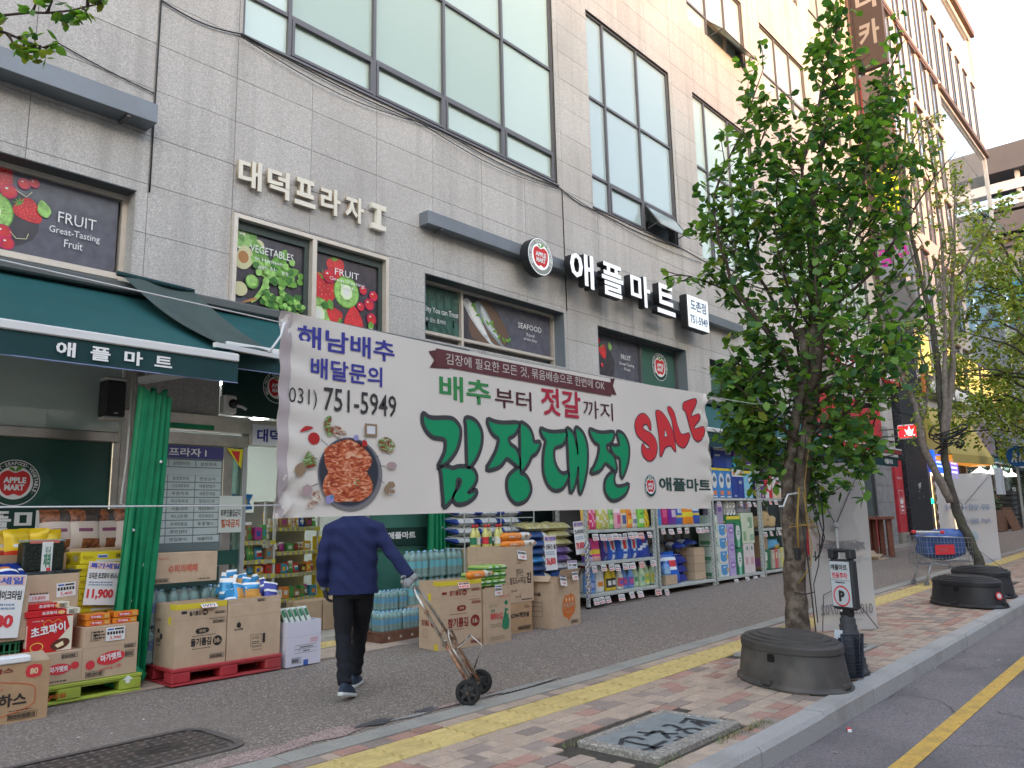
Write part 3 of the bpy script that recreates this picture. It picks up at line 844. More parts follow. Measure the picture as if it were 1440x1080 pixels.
for a,c,d,e in [(0,.27,0,.08),(.095,.175,.08,.32),(0,.27,.32,.40)]:lb.box(a,c,-.035,.035,d,e)
P('letter',lb,m_let,t,(7.0,YF-.06,5.88))
def sign_box(label,x0,x1,z0,z1,y0,nm='sign_beam'):
 t=T(nm,label,'sign beam',(x0,y0,z0))
 P('metal_box',MB().bbox(0,x1-x0,0,YF-y0-.004,0,z1-z0,.004),M('beam_grey',(.20,.22,.245),.45,metal=.4,nz=(5,.05),stain=(1.5,(.17,.185,.2),.4)),t)
 P('bracket',MB().box(.3,.34,.02,YF-y0-.004,-.03,0).box(x1-x0-.34,x1-x0-.3,.02,YF-y0-.004,-.03,0),m_frame,t)
 return t
sign_box('blue-grey metal beam over the leftmost poster window, carrying no letters',-2.0,3.67,6.22,6.46,YF-.28)
sign_box('long grey beam carrying the white mart letters',8.02,19.2,6.20,6.42,YF-.22)
t=T('mart_lettering','large white illuminated Korean letters of the mart name with black sides','sign letters',(0,0,0))
m_lit=M('letter_lit_white',(.85,.87,.9),.35,emit=(.85,.93,1,.06))
solid_letters(t,'애플마트',11.38,15.22,5.88,6.56,.16,m_lit,BLACK,gap=.36,y=YF-.32,bold=.022)
t=T('round_mart_sign','round apple emblem sign box at the left of the white mart letters','sign',(10.60,YF-.4,6.21))
P('drum',MB().add(*(lambda c:([(x,-.0,z) for x,z in c]+[(x,.17,z) for x,z in c],[tuple(range(40)),tuple(range(79,39,-1))]+[(i,i+40,(i+1)%40+40,(i+1)%40) for i in range(40)]))(circ(0,0,.37,.35,40))),BLACK,t)
logo(t,(0,-.004,0),.345,col=[K((.25,.27,.24)),m_lit,RED,K((.2,.4,.1))])
t=T('branch_sign','white backlit box sign with the branch name over a phone number, right of the letters','sign',(15.86,YF-.44,5.80))
P('sign_case',MB().bbox(-.02,1.0,0,.2,-.02,.78,.02),BLACK,t)
P('sign_face',MB().bbox(.0,.98,-.012,.01,0,.76,.01),m_lit,t)
TX('도촌점',K((.05,.12,.22)),t,(.12,-.016,.42),.74,.26,bold=.02);TX('751-5949',K((.05,.12,.22)),t,(.08,-.016,.1),.82,.2,bold=.02)
def cable(pts,r,label,mat= None,nm='wall_cable',sag=0):
 pp=[]
 for a,c in zip(pts,pts[1:]):
  for i in range(8):
   q=i/8;pp.append((a[0]+(c[0]-a[0])*q,a[1]+(c[1]-a[1])*q,a[2]+(c[2]-a[2])*q-sag*math.sin(PI*q)))
 pp.append(pts[-1])
 b=MB();b.tube(pp,r,5)
 return P(nm,b,mat or BLACK,label=label,cat='cable')
cable([(3.74,YF-.02,9.0),(3.73,YF-.03,5.45)],.011,'black cable running down the wall joint beside the plaza letters')
cable([(3.74,YF-.02,8.0),(4.83,YF-.03,8.06),(8.6,YF-.03,8.02),(11.75,YF-.02,8.02),(13,YF-.02,7.9),(16.5,YF-.02,7.95),(22,YF-.02,7.9)],.010,'thin black cable sagging under the wide window sills',sag=.08)
cable([(4.83,YF-.05,8.0),(8.0,YF-.05,7.98),(11.8,YF-.04,7.98),(17.5,YF-.03,7.8)],.007,'second thin cable sagging lower under the wide window sills',sag=.16)
cable([(2.6,YF-.02,6.9),(3.72,YF-.02,6.73)],.008,'short cable sloping across the wall above the leftmost beam',sag=.02)
cable([(11.82,YF-.012,8.0),(11.84,YF-.012,5.5)],.01,'dark sealant line down the wall right of the round sign')
P('sill_flashing',MB().box(4.82,11.72,YF-.03,YF+.06,8.045,8.08).box(12.88,16.44,YF-.03,YF+.06,7.94,7.97),m_frame,bld)
#  ground-floor shop front
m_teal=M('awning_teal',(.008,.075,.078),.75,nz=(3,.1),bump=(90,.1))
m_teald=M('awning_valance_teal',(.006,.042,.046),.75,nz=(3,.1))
m_flap=M('fabric_grey_green',(.05,.075,.07),.8,nz=(4,.12))
m_cover=M('film_green',(.016,.075,.06),.35,spec=.5,stain=(1.1,(.026,.10,.08),.6))
m_curt=M('tarpaulin_green',(.004,.20,.085),.5,nz=(6,.15),spec=.35)
m_sheet=M('sheet_green',(.045,.15,.115),.5,nz=(2.2,.2),stain=(1.6,(.07,.19,.15),.6))
m_silver=M('bar_white',(.72,.72,.72),.4,metal=.2)
shop=T('shop_front','ground floor shop front of the mart with steel trims, green film and an open doorway','shop front',(0,0,0))
b=MB()
b.box(-2.2,-1.6,YF,YF+.3,0,4.12);P('pier',b,m_stone,shop)
P('pier',MB().box(3.60,4.74,YF+.01,YF+.35,2.83,4.12),m_stone,shop)
P('pier',MB().box(3.60,3.74,YF+.01,YF+.35,0,2.82),m_steel,shop)
for a,c in [(8.9,9.6),(12.0,12.8),(16.7,17.5),(21.3,22.3)]:
 P('pier',MB().box(a,c,YF+.01,YF+.35,0,4.12),m_stone,shop)
P('glass_wall',MB().box(9.6,12.0,YF+.1,YF+.12,.1,4.1).box(12.8,16.7,YF+.1,YF+.12,.1,4.1).box(17.5,21.3,YF+.1,YF+.12,.1,4.1),M('dark_window_film',(.03,.05,.048),.2,spec=.7),shop)
P('fascia',MB().box(4.75,21.3,YF+.02,YF+.1,3.7,4.12),M('fascia_dark',(.05,.055,.055),.6),shop)
P('upper_pane',MB().box(-1.6,3.58,YF+.05,YF+.06,2.55,4.12),g_milk,shop)
P('steel_transom',MB().bbox(-1.6,3.56,YF-.03,YF+.06,2.44,2.555,.01),m_steel,shop)
P('green_film',MB().box(-1.6,3.50,YF+.03,YF+.045,.75,2.44),m_cover,shop)
P('steel_jamb',MB().bbox(3.50,3.585,YF-.02,YF+.06,0,2.44,.008),m_steel,shop)
P('film_shapes',flat([(rect(.2,1.9,.62,2.35),0),(rect(.9,1.75,1.3,2.4),0),(smoothp([(1.9,1.35),(2.3,1.35),(2.5,1.0),(2.0,.9),(1.7,1.1)]),0),([(1.8,2.0),(2.2,2.25),(2.35,1.95),(1.95,1.6)],0),([(2.3,1.85),(2.9,1.55),(2.8,1.35),(2.2,1.6)],0)],.001),M('film_pale',(.030,.10,.085),.4),shop,(.6,YF+.028,0),ROT['F'])
logo(shop,(2.585,YF+.022,1.98),.235)
b=P('lettering_band',MB().box(-1.6,3.5,YF+.015,YF+.03,1.46,1.74),M('band_green',(.01,.045,.035),.5),shop)
TX('애플마트',WHITE,shop,(1.98,YF+.008,1.50),1.22,.20,bold=.06)
P('base_wall',MB().box(-1.6,3.5,YF-.02,YF+.06,0,.75),m_steel,shop)
P('door_header',MB().bbox(3.74,5.12,YF-.10,YF+.1,2.63,2.83,.008),m_steel,shop)
P('door_header',MB().bbox(3.74,5.12,YF-.06,YF+.1,2.46,2.60,.008),m_steel,shop)
P('lintel',MB().bbox(5.12,6.95,YF-.08,YF+.12,2.50,2.82,.008),m_steel,shop)
P('green_strip',MB().box(3.74,4.62,YF-.13,YF-.11,2.64,2.70),m_curt,shop)
P('door_post',MB().bbox(4.80,4.93,YF-.04,YF+.08,0,2.46,.006),m_steel,shop)
P('door_post',MB().bbox(5.06,5.12,YF-.05,YF+.08,0,2.5,.006),M('post_grey',(.42,.44,.44),.4,metal=.4),shop)
P('door_pane',MB().box(4.93,5.06,YF+.01,YF+.02,.1,2.46),m_glass('glass_clear',(.2,.25,.24),.75),shop)
t=T('directory_board','tenant directory board with purple heading and rows of white name plates','directory board',(3.76,YF-.035,1.22))
P('board_back',MB().bbox(0,1.06,0,.03,0,1.24,.004),M('directory_grey',(.16,.21,.22),.4),t)
P('heading',MB().box(.02,1.04,-.006,.001,1.08,1.225),M('heading_purple',(.075,.07,.23),.45),t)
TX('대덕프라자 I',WHITE,t,(.10,-.009,1.10),.72,.10,bold=.02)
m_plate=M('plate_white',(.52,.60,.60),.4)
names_=[['미래엔피씨','글로벌영어학원','삼성화재'],[],['한국금융','삼성프라자','한성상사'],['동주건설','오성세무회계','태평양법무'],['다인약국','푸른치과','세종한의원'],['건강검진센터','미소피부과','청담안과'],['예원의원','서울내과','제일정형외과'],['참좋은치과','하나은행','국민태권도'],['스터디카페','우리미용실','토탈헬스'],['가나안교회','주민센터',''],['이디커피','맛집분식','애플마트']]
for r,row_ in enumerate(names_):
 z=1.0-.088*r
 if not row_:
  P('name_plate',MB().box(.04,1.02,-.005,.0,z-.03,z+.055),m_plate,t); continue
 for c,nm_ in enumerate(row_):
  x=.04+c*.33
  P('name_plate',MB().box(x,x+.32,-.005,.0,z-.022,z+.055),m_plate,t)
  if nm_:TX(nm_,BLACK,t,(x+.05,-.007,z-.004),.2,.042)
P('foot_panel',MB().box(0,1.28,-.01,.0,-.18,-.01),m_cover,t)
TX('애플마트',WHITE,t,(.45,-.014,-.155),.52,.12,bold=.05)
P('lower_panel',MB().box(0,1.1,0,.02,-1.2,-.19),M('film_dark',(.03,.07,.06),.4),t)
t=T('caution_sticker','yellow and red triangular caution sticker hanging at the door post top','sticker',(4.83,YF-.055,2.2))
P('triangle',flat([([(0,.24),(.22,.24),(.2,0)],0),([(.06,.21),(.18,.21),(.165,.06)],1)]),[K((.75,.65,.02)),RED],t,(0,0,0),ROT['F'])
t=T('door_notice','white paper notice with dark and orange Korean lines on the door pane','notice',(4.76,YF-.06,1.42))
P('sheet',MB().box(0,.30,0,.004,0,.44),K((.62,.68,.64)),t)
TX('외부인출입금지',BLACK,t,(.02,-.003,.19),.26,.09,bold=.02);TX('절대금지',K((.55,.12,.03)),t,(.03,-.003,.06),.24,.1,bold=.03)
t=T('fascia_sign','dark green fascia board with the round apple emblem above the doorway','sign',(4.76,YF-.06,2.86))
P('sign_board',MB().bbox(0,4.1,0,.06,0,.84,.005),M('sign_green',(.012,.045,.038),.4),t)
logo(t,(.74,-.006,.41),.21);TX('정육·수산·야채·과일',WHITE,t,(.80,-.006,.06),1.3,.11,bold=.02)
TX('애플마트',WHITE,t,(1.5,-.006,.30),1.4,.3,bold=.05)
t=T('plaza_name_plate','white plate with blue Korean plaza name over the entrance','name plate',(5.15,YF-.095,2.5))
P('plate',MB().box(0,1.2,0,.014,0,.26),K((.68,.73,.78)),t);TX('대덕프라자 I',K((.03,.04,.25)),t,(.06,-.004,.04),.98,.17,bold=.03)
t=T('security_camera','white dome-nosed security camera box on the door lintel','security camera',(4.72,YF-.16,2.86))
P('camera_body',MB().bbox(0,.17,0,.13,0,.23,.015),K((.72,.72,.70)),t)
P('lens',MB().lathe([(.055,0),(.06,.02),(.05,.05),(.02,.065)],16),M('lens_black',(.02,.02,.02),.15),t,(.11,0,.12),(PI/2,0,0))
P('arm',MB().tube([(.13,-.04,.1),(.2,-.08,.08),(.24,-.1,.05)],.02,6),K((.6,.6,.6)),t)
t=T('loudspeaker','black loudspeaker with pale grey end caps hung over the left shop window','loudspeaker',(3.30,8.84,2.66))
P('cabinet',MB().bbox(0,.22,0,.2,.035,.44,.02),M('speaker_black',(.03,.03,.033),.7,bump=(200,.3)),t)
P('end_cap',MB().bbox(-.005,.225,-.005,.2,0,.04,.015).bbox(-.005,.225,-.005,.2,.435,.475,.015),K((.5,.5,.48)),t)
P('bracket',MB().box(.08,.14,.2,.26,.1,.3),BLACK,t);P('badge',MB().box(.10,.14,-.004,0,.07,.08),K((.6,.6,.6)),t)
#  awnings
def awning(label,x0,x1,yb,zb,yf_,zf,drop,text= None,sag=.03,mat= None,nm='awning'):
 t=T(nm,label,'awning',(x0,YF,zb));L=x1-x0;dy,dz=yf_-YF,zf-zb
 b=MB();b.grid(lambda u,v:(u*L,dy*v,dz*v-sag*math.sin(PI*v)-.008*math.sin(u*L*2.1)*v),max(6,int(L*3)),8,flip= False)
 b.grid(lambda u,v:(u*L,dy*v,dz*v-sag*math.sin(PI*v)-.008*math.sin(u*L*2.1)*v-.006),max(6,int(L*3)),8,flip= True)
 P('canopy',b,mat or m_teal,t)
 b=MB();b.bbox(0,L,dy-.045,dy+.03,dz-.075,dz+.012,.01);P('front_bar',b,m_silver,t)
 b=MB();n=max(8,int(L*4))
 b.grid(lambda u,v:(u*L,dy-.02+.012*math.sin(u*L*3.3)*v,dz-.075-drop*v),n,3)
 b.grid(lambda u,v:(u*L,dy-.014+.012*math.sin(u*L*3.3)*v,dz-.075-drop*v),n,3,flip= True)
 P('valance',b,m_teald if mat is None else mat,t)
 P('hem',MB().box(0,L,dy-.026,dy-.02,dz-.082-drop,dz-.072-drop),K((.2,.24,.42)),t)
 P('roller_case',MB().bbox(0,L,-.16,-.02,-.02,.10,.02),M('case_dark',(.10,.11,.11),.5),t)
 n=max(2,int(L/2.4)+1)
 for i in range(n):
  x=.25+(L-.5)*i/(n-1)
  b=MB();s_=.5 if i%2 else -.5
  b.bar((x,-.1,-.35),(x+s_*.6,dy*.5,dz*.5-.2),.045,.06);b.bar((x+s_*.6,dy*.5,dz*.5-.2),(x,dy+.03,dz-.04),.04,.05)
  P('folding_arm',b,m_silver,t)
 if text:
  for st,x,w,h in text:TX(st,WHITE,t,(x,dy-.036,dz-.075-drop*.80),w,h,bold=.05)
 return t
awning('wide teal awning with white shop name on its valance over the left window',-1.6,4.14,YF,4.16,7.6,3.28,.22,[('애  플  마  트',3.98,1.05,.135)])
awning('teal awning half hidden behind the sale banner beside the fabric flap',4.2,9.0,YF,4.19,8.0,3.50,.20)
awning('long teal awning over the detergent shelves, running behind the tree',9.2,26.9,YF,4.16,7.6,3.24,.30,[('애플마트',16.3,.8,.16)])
t=T('awning_flap','loose grey-green fabric flap bridging two teal awnings from a roller','fabric flap',(0,0,0))
def fl(u,v):
 xt,yt,zt=3.42+.80*u,YF-.18,4.30-.02*u
 xb,yb,zb=3.92+.9*u,7.66+.30*u,3.36+.06*u
 q=v;s_=.10*math.sin(PI*v)*(1-u*.4)
 return (xt+(xb-xt)*q+.02*math.sin(9*u+3*v),yt+(yb-yt)*q,zt+(zb-zt)*q-s_+.03*math.sin(7*u+2*v)+.02)
b=MB();b.grid(fl,12,14);b.grid(lambda u,v:tuple(Vector(fl(u,v))-Vector((0,0,.006))),12,14,flip= True)
P('fabric',b,m_flap,t)
P('roller',MB().tube([(3.36,YF-.2,4.32),(4.25,YF-.2,4.29)],.03,10),m_teald,t)
P('flap_bar',MB().bar((3.90,7.64,3.37),(4.85,7.95,3.42),.05,.05),m_silver,t)
#  green tarpaulin curtains
def curtain(label,pts_top,pts_bot,z0,z1,n=60,folds=7,amp=.05,bunch= True,waist= None):
 t=T('curtain',label,'curtain',(0,0,0));b=MB()
 def fn(u,v):
  a=Vector(pts_bot[0]).lerp(Vector(pts_bot[1]),u);c=Vector(pts_top[0]).lerp(Vector(pts_top[1]),u)
  p=a.lerp(c,v);d=(Vector(pts_top[1])-Vector(pts_top[0]));nrm=Vector((-d.y,d.x)).normalized()
  f=math.sin(u*folds*2*PI+.9*math.sin(3*v+2))+.35*math.sin(u*folds*4.3*PI+2*v)
  k=amp*(1-.35*v)
  q=.06*math.sin(u*folds*2*PI+1.2)*(.3+v)*.4
  zz=z0+(z1-z0)*v+(.05*math.sin(u*17) if v>.97 else 0)
  return (p.x+nrm.x*f*k+q,p.y+nrm.y*f*k,zz)
 b.grid(fn,n,16);b.grid(lambda u,v:tuple(Vector(fn(u,v))+Vector((.002,.006,0))),n,16,flip= True)
 P('cloth',b,m_curt,t)
 if bunch:
  bb=MB();c=(Vector(pts_bot[0])+Vector(pts_bot[1]))/2
  def bf(u,v):
   th,ph=2*PI*u,PI*v
   r=1+.30*math.sin(5*th+3*ph)+.22*math.sin(9*th-4*ph)
   return (c.x-.02+.13*r*math.sin(ph)*math.cos(th),c.y-.05+.11*r*math.sin(ph)*math.sin(th),.01+.10*(1-math.cos(ph))*(1+.25*math.sin(4*th+2*ph)))
  bb.grid(bf,26,12,flip= True);P('fallen_bunch',bb,m_curt,t)
 er=MB()
 for i in range(7):
  u,v=(i*.37)%1*.8+.1,.15+.12*i;p=fn(u,v);er.lathe([(.014,0),(.016,.004),(.006,.006)],8,(0,0,0));
  for k in range(24):er.v[-1-k]=(p[0]+er.v[-1-k][0],p[1]-.012-er.v[-1-k][2],p[2]+er.v[-1-k][1])
 P('eyelet',er,m_silver,t)
 return t
curtain('tall gathered green tarpaulin curtain hanging at the left end of the doorway',((3.24,7.82),(3.56,7.9)),((3.12,7.9),(3.52,8.0)),.06,2.84,folds=5,amp=.045)
curtain('green tarpaulin curtain gathered in front of the green sheeting, above the bottled water',((7.86,8.72),(8.5,8.76)),((7.86,8.72),(8.46,8.76)),.7,3.3,folds=7,amp=.05,bunch= False)
t=T('awning_post','rusty steel frame post with a thin conduit beside the tall green curtain','post',(3.42,8.3,0))
P('post_tube',MB().bbox(-.03,.06,0,.08,0,3.2,.006),M('post_worn',(.36,.35,.33),.5,metal=.4,nz=(7,.2),stain=(5,(.28,.22,.17),.5)),t)
P('conduit',MB().tube([(-.07,-.02,3.1),(-.08,-.02,2.2),(-.12,-.03,1.75),(-.02,-.06,1.68)],.012,6),K((.62,.62,.6)),t)
P('top_arm',MB().bar((0,0,3.02),(.5,-.55,3.12),.06,.07).bar((.02,.05,3.1),(.45,.1,3.3),.05),m_silver,t)
t=T('green_sheeting','green tarpaulin sheeting closing the wall between doorway and water bottles','sheeting',(0,0,0))
b=MB();b.grid(lambda u,v:(6.92+2.0*u,YF-.10+.02*math.sin(u*9+v*4)+.015*math.sin(14*v),.02+3.2*v),30,22);P('cloth',b,m_sheet,t)
P('rail',MB().box(6.9,8.95,YF-.14,YF-.12,.28,.30).box(6.9,8.95,YF-.14,YF-.12,1.12,1.14),M('rail_green',(.05,.11,.09),.5),t)
P('name_band',MB().box(7.05,8.95,YF-.15,YF-.14,1.16,1.42),M('band_dark',(.012,.04,.033),.5),t)
TX('애플마트',WHITE,t,(7.28,YF-.156,1.26),.52,.10,bold=.05);TX('애플마트',WHITE,t,(8.46,YF-.156,1.25),.5,.12,bold=.05)
P('post',MB().bbox(6.88,6.94,YF-.18,YF-.06,0,2.5,.005),m_steel,t)
#  shop interior: floor, walls, lamps, gondola shelves seen through the doorway
P('shop_floor',MB().box(3.7,21,9.12,16,-.05,.012),M('floor_tile',(.42,.41,.38),.3,nz=(4,.1)),shop)
P('back_wall',MB().box(-1.6,21,15.9,16,0,3.6),K((.55,.60,.57)),shop)
P('shop_ceiling',MB().box(-1.6,21,9.5,16,3.6,3.65),K((.6,.6,.6)),shop)
P('partition',MB().box(5.0,5.04,11.4,12.6,1.2,3.6),K((.55,.62,.58)),shop)
for x in (5.5,8.0,10.5):
 lt=T('ceiling_lamp','lit strip lamp on the shop ceiling, %s from the doorway'%{5.5:'nearest',8.0:'second',10.5:'farthest'}[x],'ceiling lamp',(x,10.2,3.52),0,'strip lamps on the shop ceiling')
 P('tube',MB().box(-.06,.06,0,4.5,0,.05),M('lamp_white',(.9,.9,.9),.5,emit=(.95,1,.97,4)),lt)
 P('housing',MB().box(-.09,.09,-.05,4.55,.05,.08),WHITE,lt)
RX=random.Random(21)
bright=[(.55,.04,.03),(.70,.42,.03),(.03,.10,.42),(.62,.58,.5),(.10,.34,.09),(.75,.25,.05),(.45,.06,.30),(.70,.65,.12),(.05,.30,.45),(.35,.2,.1),(.7,.7,.68),(.16,.08,.05)]
def brm(): return K(RX.choice(bright),.45)
def gondola(label,loc,rz,w,levels,seed,lab= True,wire= False):
 t=T('display_shelf',label,'display shelf',loc,rz);rs=random.Random(seed)
 P('upright',MB().box(0,.03,0,.04,0,levels[-1]+.4).box(w-.03,w,0,.04,0,levels[-1]+.4),K((.55,.55,.53)),t)
 P('back_panel',MB().box(.03,w-.03,.36,.38,0,levels[-1]+.4),K((.35,.33,.30)),t)
 for z in levels:
  P('shelf_board',MB().box(0,w,0,.36,z-.03,z),K((.45,.45,.43)),t)
  rl=MB();rl.box(0,w,-.015,0,z-.05,z+.005)
  x=.02
  while x<w-.08:
   rl.box(x,x+.05,-.018,-.015,z-.045,z,1);x+=rs.uniform(.06,.1)
  P('price_rail',rl,[K((.62,.55,.08)),K((.35,.36,.34))],t)
 return t
def snack(parentless,x,y,z,w,h,d,col,rz=0,tilt=0,lab= None,group= None,cat='snack pack',nm='snack_pack',band= None):
 pass
gA=gondola('first sweets shelf inside the doorway with yellow price rails',(5.55,10.1,0),-.05,.62,[.42,.82,1.02,1.28],1)
gB=gondola('second sweets shelf inside the doorway, partly behind the walking person',(6.25,10.5,0),0,.95,[.10,.42,.78,1.10,1.45],2)
gC=gondola('tall tin shelf deeper inside the shop behind the door pane',(4.9,11.6,0),0,1.5,[.5,.9,1.3,1.66,1.95],3)
#  goods
m_card=M('cardboard',(.50,.365,.25),.85,nz=(9,.07),rnd=.06,stain=(1.7,(.45,.325,.22),.5))
m_card2=M('cardboard_dark',(.43,.275,.155),.85,nz=(9,.07),rnd=.06)
m_cardin=M('cardboard_inside',(.42,.31,.21),.9,nz=(9,.07))
m_tape=M('tape_yellow',(.66,.52,.04),.45)
INK=K((.03,.027,.025));MAROON=K((.22,.02,.02));TAG=K((.74,.72,.70));TAGPINK=K((.74,.50,.46));REDP=K((.62,.04,.05));BLUEP=K((.05,.12,.42));GREENP=K((.03,.2,.1))
def ordn(i): return ['first','second','third','fourth','fifth','sixth','seventh','eighth','ninth','tenth','eleventh','twelfth','thirteenth'][i]
_tag={}
def tag_mesh(w=.15,h=.11,col=TAG,red= True):
 k=(w,h,col.name,red)
 if k in _tag: return _tag[k]
 b=MB();b.box(0,w,0,.002,0,h,0)
 rs=random.Random(len(_tag)+4)
 def bars(z,hh,mi,n):
  x=w*.08
  for i in range(n):
   ww=w*.8/n*rs.uniform(.45,.9);b.box(x,x+ww,-.0012,0,z,z+hh,mi);x+=w*.86/n
 bars(h*.74,h*.1,1,5);bars(h*.46,h*.18,1,6);bars(h*.12,h*.2,2 if red else 1,4)
 _tag[k]=b.mesh('price_tag',[col,INK,REDP]); return _tag[k]
def tag_on(parent,x,z,y=-.004,w=.15,h=.11,price= None,rot=(0,0,0),col=TAG,name='price_tag'):
 """a small clipped price tag; with price, real figures"""
 if price is None: return link(name,tag_mesh(w,h,col),parent,(x,y,z),rot)
 b=MB();b.box(0,w,0,.002,0,h,0);b.box(w*.08,w*.4,-.001,0,h*.78,h*.9,1);b.box(w*.45,w*.92,-.001,0,h*.78,h*.9,2)
 for i in range(6):b.box(w*(.06+.15*i),w*(.06+.15*i+.11),-.001,0,h*.46,h*.68,2)
 t=P(name,b,[col,BLUEP,INK],parent,(x,y,z),rot)
 TX(price,REDP,t,(w*.2,-.002,h*.08),w*.62,h*.26,bold=.01)
 return t
def carton(label,loc,rz,w,d,h,open_= True,mat= None,group= None,crease= None,tape= False,cat='carton',flap= None):
 mat=mat or m_card
 t=T('carton',label,cat,loc,rz,group);th=.006
 b=MB()
 if open_:
  j=random.Random(int(loc[0]*100+loc[1]*10)).uniform
  b.box(0,w,0,th,0,h-j(0,.008));b.box(0,w,d-th,d,0,h-j(0,.02));b.box(0,th,th,d-th,0,h-j(0,.015));b.box(w-th,w,th,d-th,0,h-j(0,.015))
  b.box(th,w-th,th,d-th,.004,.02);b.box(th,w-th,th,d-th,h*.55,h*.56)
 else:b.bbox(0,w,0,d,0,h,.004)
 P('box_wall',b,mat,t)
 if crease:P('crease',MB().box(-.0015,w+.0015,-.0015,d+.001,crease,crease+.004),m_cardin,t)
 if not open_:P('tape',MB().box(-.001,w+.001,d/2-.025,d/2+.025,h-.001,h+.0015).box(-.0015,0,d/2-.025,d/2+.025,h-.07,h),M('tape_brown',(.38,.26,.12),.3),t)
 if tape:P('yellow_tape',MB().box(0,w,-.0018,0,h-.06,h-.006).box(-.0018,0,0,d*.3,h-.06,h-.006),m_tape,t)
 if flap:P('flap',MB().obox((w/2,-.002+flap*.5*.35,h+flap*.46),(w/2,0,0),(0,flap*.15,flap*.46),(0,.002,-.001)),mat,t)
 return t
def barcode(t,x,z,w,h,y=-.003,mat= None,face='F'):
 qs=[];rs=random.Random(int((x+z)*1000));p=0
 while p<w-.01:
  q=rs.uniform(.002,.006);qs.append(rect(p,h*.15,min(p+q,w),h*.85));p+=q+rs.uniform(.002,.004)
 sh=[(qs,0)]+[([rect(-.006,0,w+.006,.003),rect(-.006,h,w+.006,h+.003),rect(-.006,0,-.003,h),rect(w+.003,0,w+.006,h)],0)]
 P('barcode',flat(sh),mat or INK,t,(x,y,z),ROT[face])
def lines(t,x,z,w,h,n,y=-.003,mat= None,face='F',x0= None,name='small_print'):
 qs=[];rs=random.Random(int((x+z)*1733))
 for i in range(n):
  zz=h-(i+.8)*h/n;p=0
  while p<w*.9:
   q=rs.uniform(.008,.03);qs.append(rect(p,zz,min(p+q,w),zz+h/n*.45));p+=q+.006
 P(name,flat([(qs,0)]),mat or INK,t,(x,y,z) if face=='F' else (x0 if x0 is not None else -.003,y,z),ROT[face])
def pouch_mesh(name,w,h,d,mats,fn,nx=8,ny=10,seed=0,seal=.05,rough=.006):
 rs=random.Random(seed);ph=[rs.uniform(0,6) for _ in range(6)]
 b=MB()
 def sf(sg):
  def f(u,v):
   e=(1-abs(2*u-1)**3.2)*(1-abs(2*v-1)**(4 if v<.5 else 2.6));e=max(e,0)**.6
   wr=rough*(math.sin(9*u+ph[0]+5*v)+math.sin(13*v+ph[1])+math.sin(21*u*v+ph[2]))*e
   x=w*(u-.5)*(1-.05*math.sin(PI*v)*(1 if abs(2*u-1)>.7 else 0));z=h*v
   return (x,sg*(d/2*e+wr*.5)-0,z)
  return f
 for sg in (-1,1):
  f=sf(sg);n0=len(b.f)
  b.grid(f,nx,ny,0,True,flip=(sg>0))
  for k in range(n0,len(b.f)):
   i=(k-n0)%nx;j=(k-n0)//nx
   b.m[k]=fn((i+.5)/nx,(j+.5)/ny,sg)
 return b.mesh(name,mats)
def pouch(nm,label,cat,loc,rz,w,h,d,mats,fn,group= None,tilt=0,lay=0,seed= None,nx=8,ny=10,me= None):
 me=me or pouch_mesh(nm,w,h,d,mats,fn,nx,ny,seed if seed is not None else int(loc[0]*97+loc[2]*31))
 return link(nm,me,None,loc,(tilt,lay,rz),label=label,cat=cat,group=group)
 #  pallets
def pallet(label,loc,rz,w,d,h,mat,nm='plastic_pallet'):
 t=T(nm,label,'pallet',loc,rz);b=MB()
 b.bbox(0,w,0,d,h-.03,h,.004);b.bbox(0,w,0,d,0,.02,.004)
 P('deck',b,mat,t)
 for i in range(3):
  for j in range(3):
   bw=w*.16;x=(w-bw)/2*i;y=(d-bw)/2*j
   P('block',MB().bbox(x+.001,x+bw-.001,y+.001,y+bw-.001,.021,h-.031,.012),mat,t)
 P('deck_rib',MB().box(.01,w-.01,.012,.02,h-.045,h-.03).box(.01,w-.01,.012,.02,.02,.03),mat,t)
 return t
m_pg=M('plastic_lime',(.36,.44,.055),.55,nz=(8,.12),stain=(3,(.24,.28,.06),.6));m_pr=M('plastic_red',(.42,.035,.045),.5,nz=(8,.15),stain=(3,(.30,.09,.08),.6))
t=pallet('lime green plastic pallet under the cookie cartons',(2.12,7.70,.012),R(2),1.26,1.05,.155,m_pg)
TX('AJ네일',K((.5,.1,.02)),t,(.42,-.003,.045),.18,.045,bold=.03)
P('arrow_mark',flat([([(.0,.03),(.03,.03),(.03,0),(.07,0),(.07,.03),(.1,.03),(.05,.07)],0)]),K((.75,.8,.7)),t,(1.08,-.003,.08),ROT['F'])
pallet('dark red plastic pallet under the two tall open snack cartons',(3.59,7.585,.012),R(-1),1.16,1.0,.155,m_pr)
t=T('wooden_pallet','low brown slatted pallet under the packs of bottled water','pallet',(6.44,8.02,.012))
mw=M('pallet_wood',(.16,.075,.045),.8,nz=(10,.3))
for i in range(6):P('plank',MB().bbox(0,1.8,.02+i*.12,.12+i*.12,.10,.125,.004),mw,t)
for x in (0,.85,1.7):P('bearer',MB().box(x,x+.1,.01,.72,0,.098),mw,t)
P('side_board',MB().box(0,1.8,0,.015,.0,.11),mw,t)
b=MB()
for i in range(9):b.box(.1+.19*i,.13+.19*i,-.003,0,.04,.07)
P('slot',b,K((.5,.42,.36)),t)
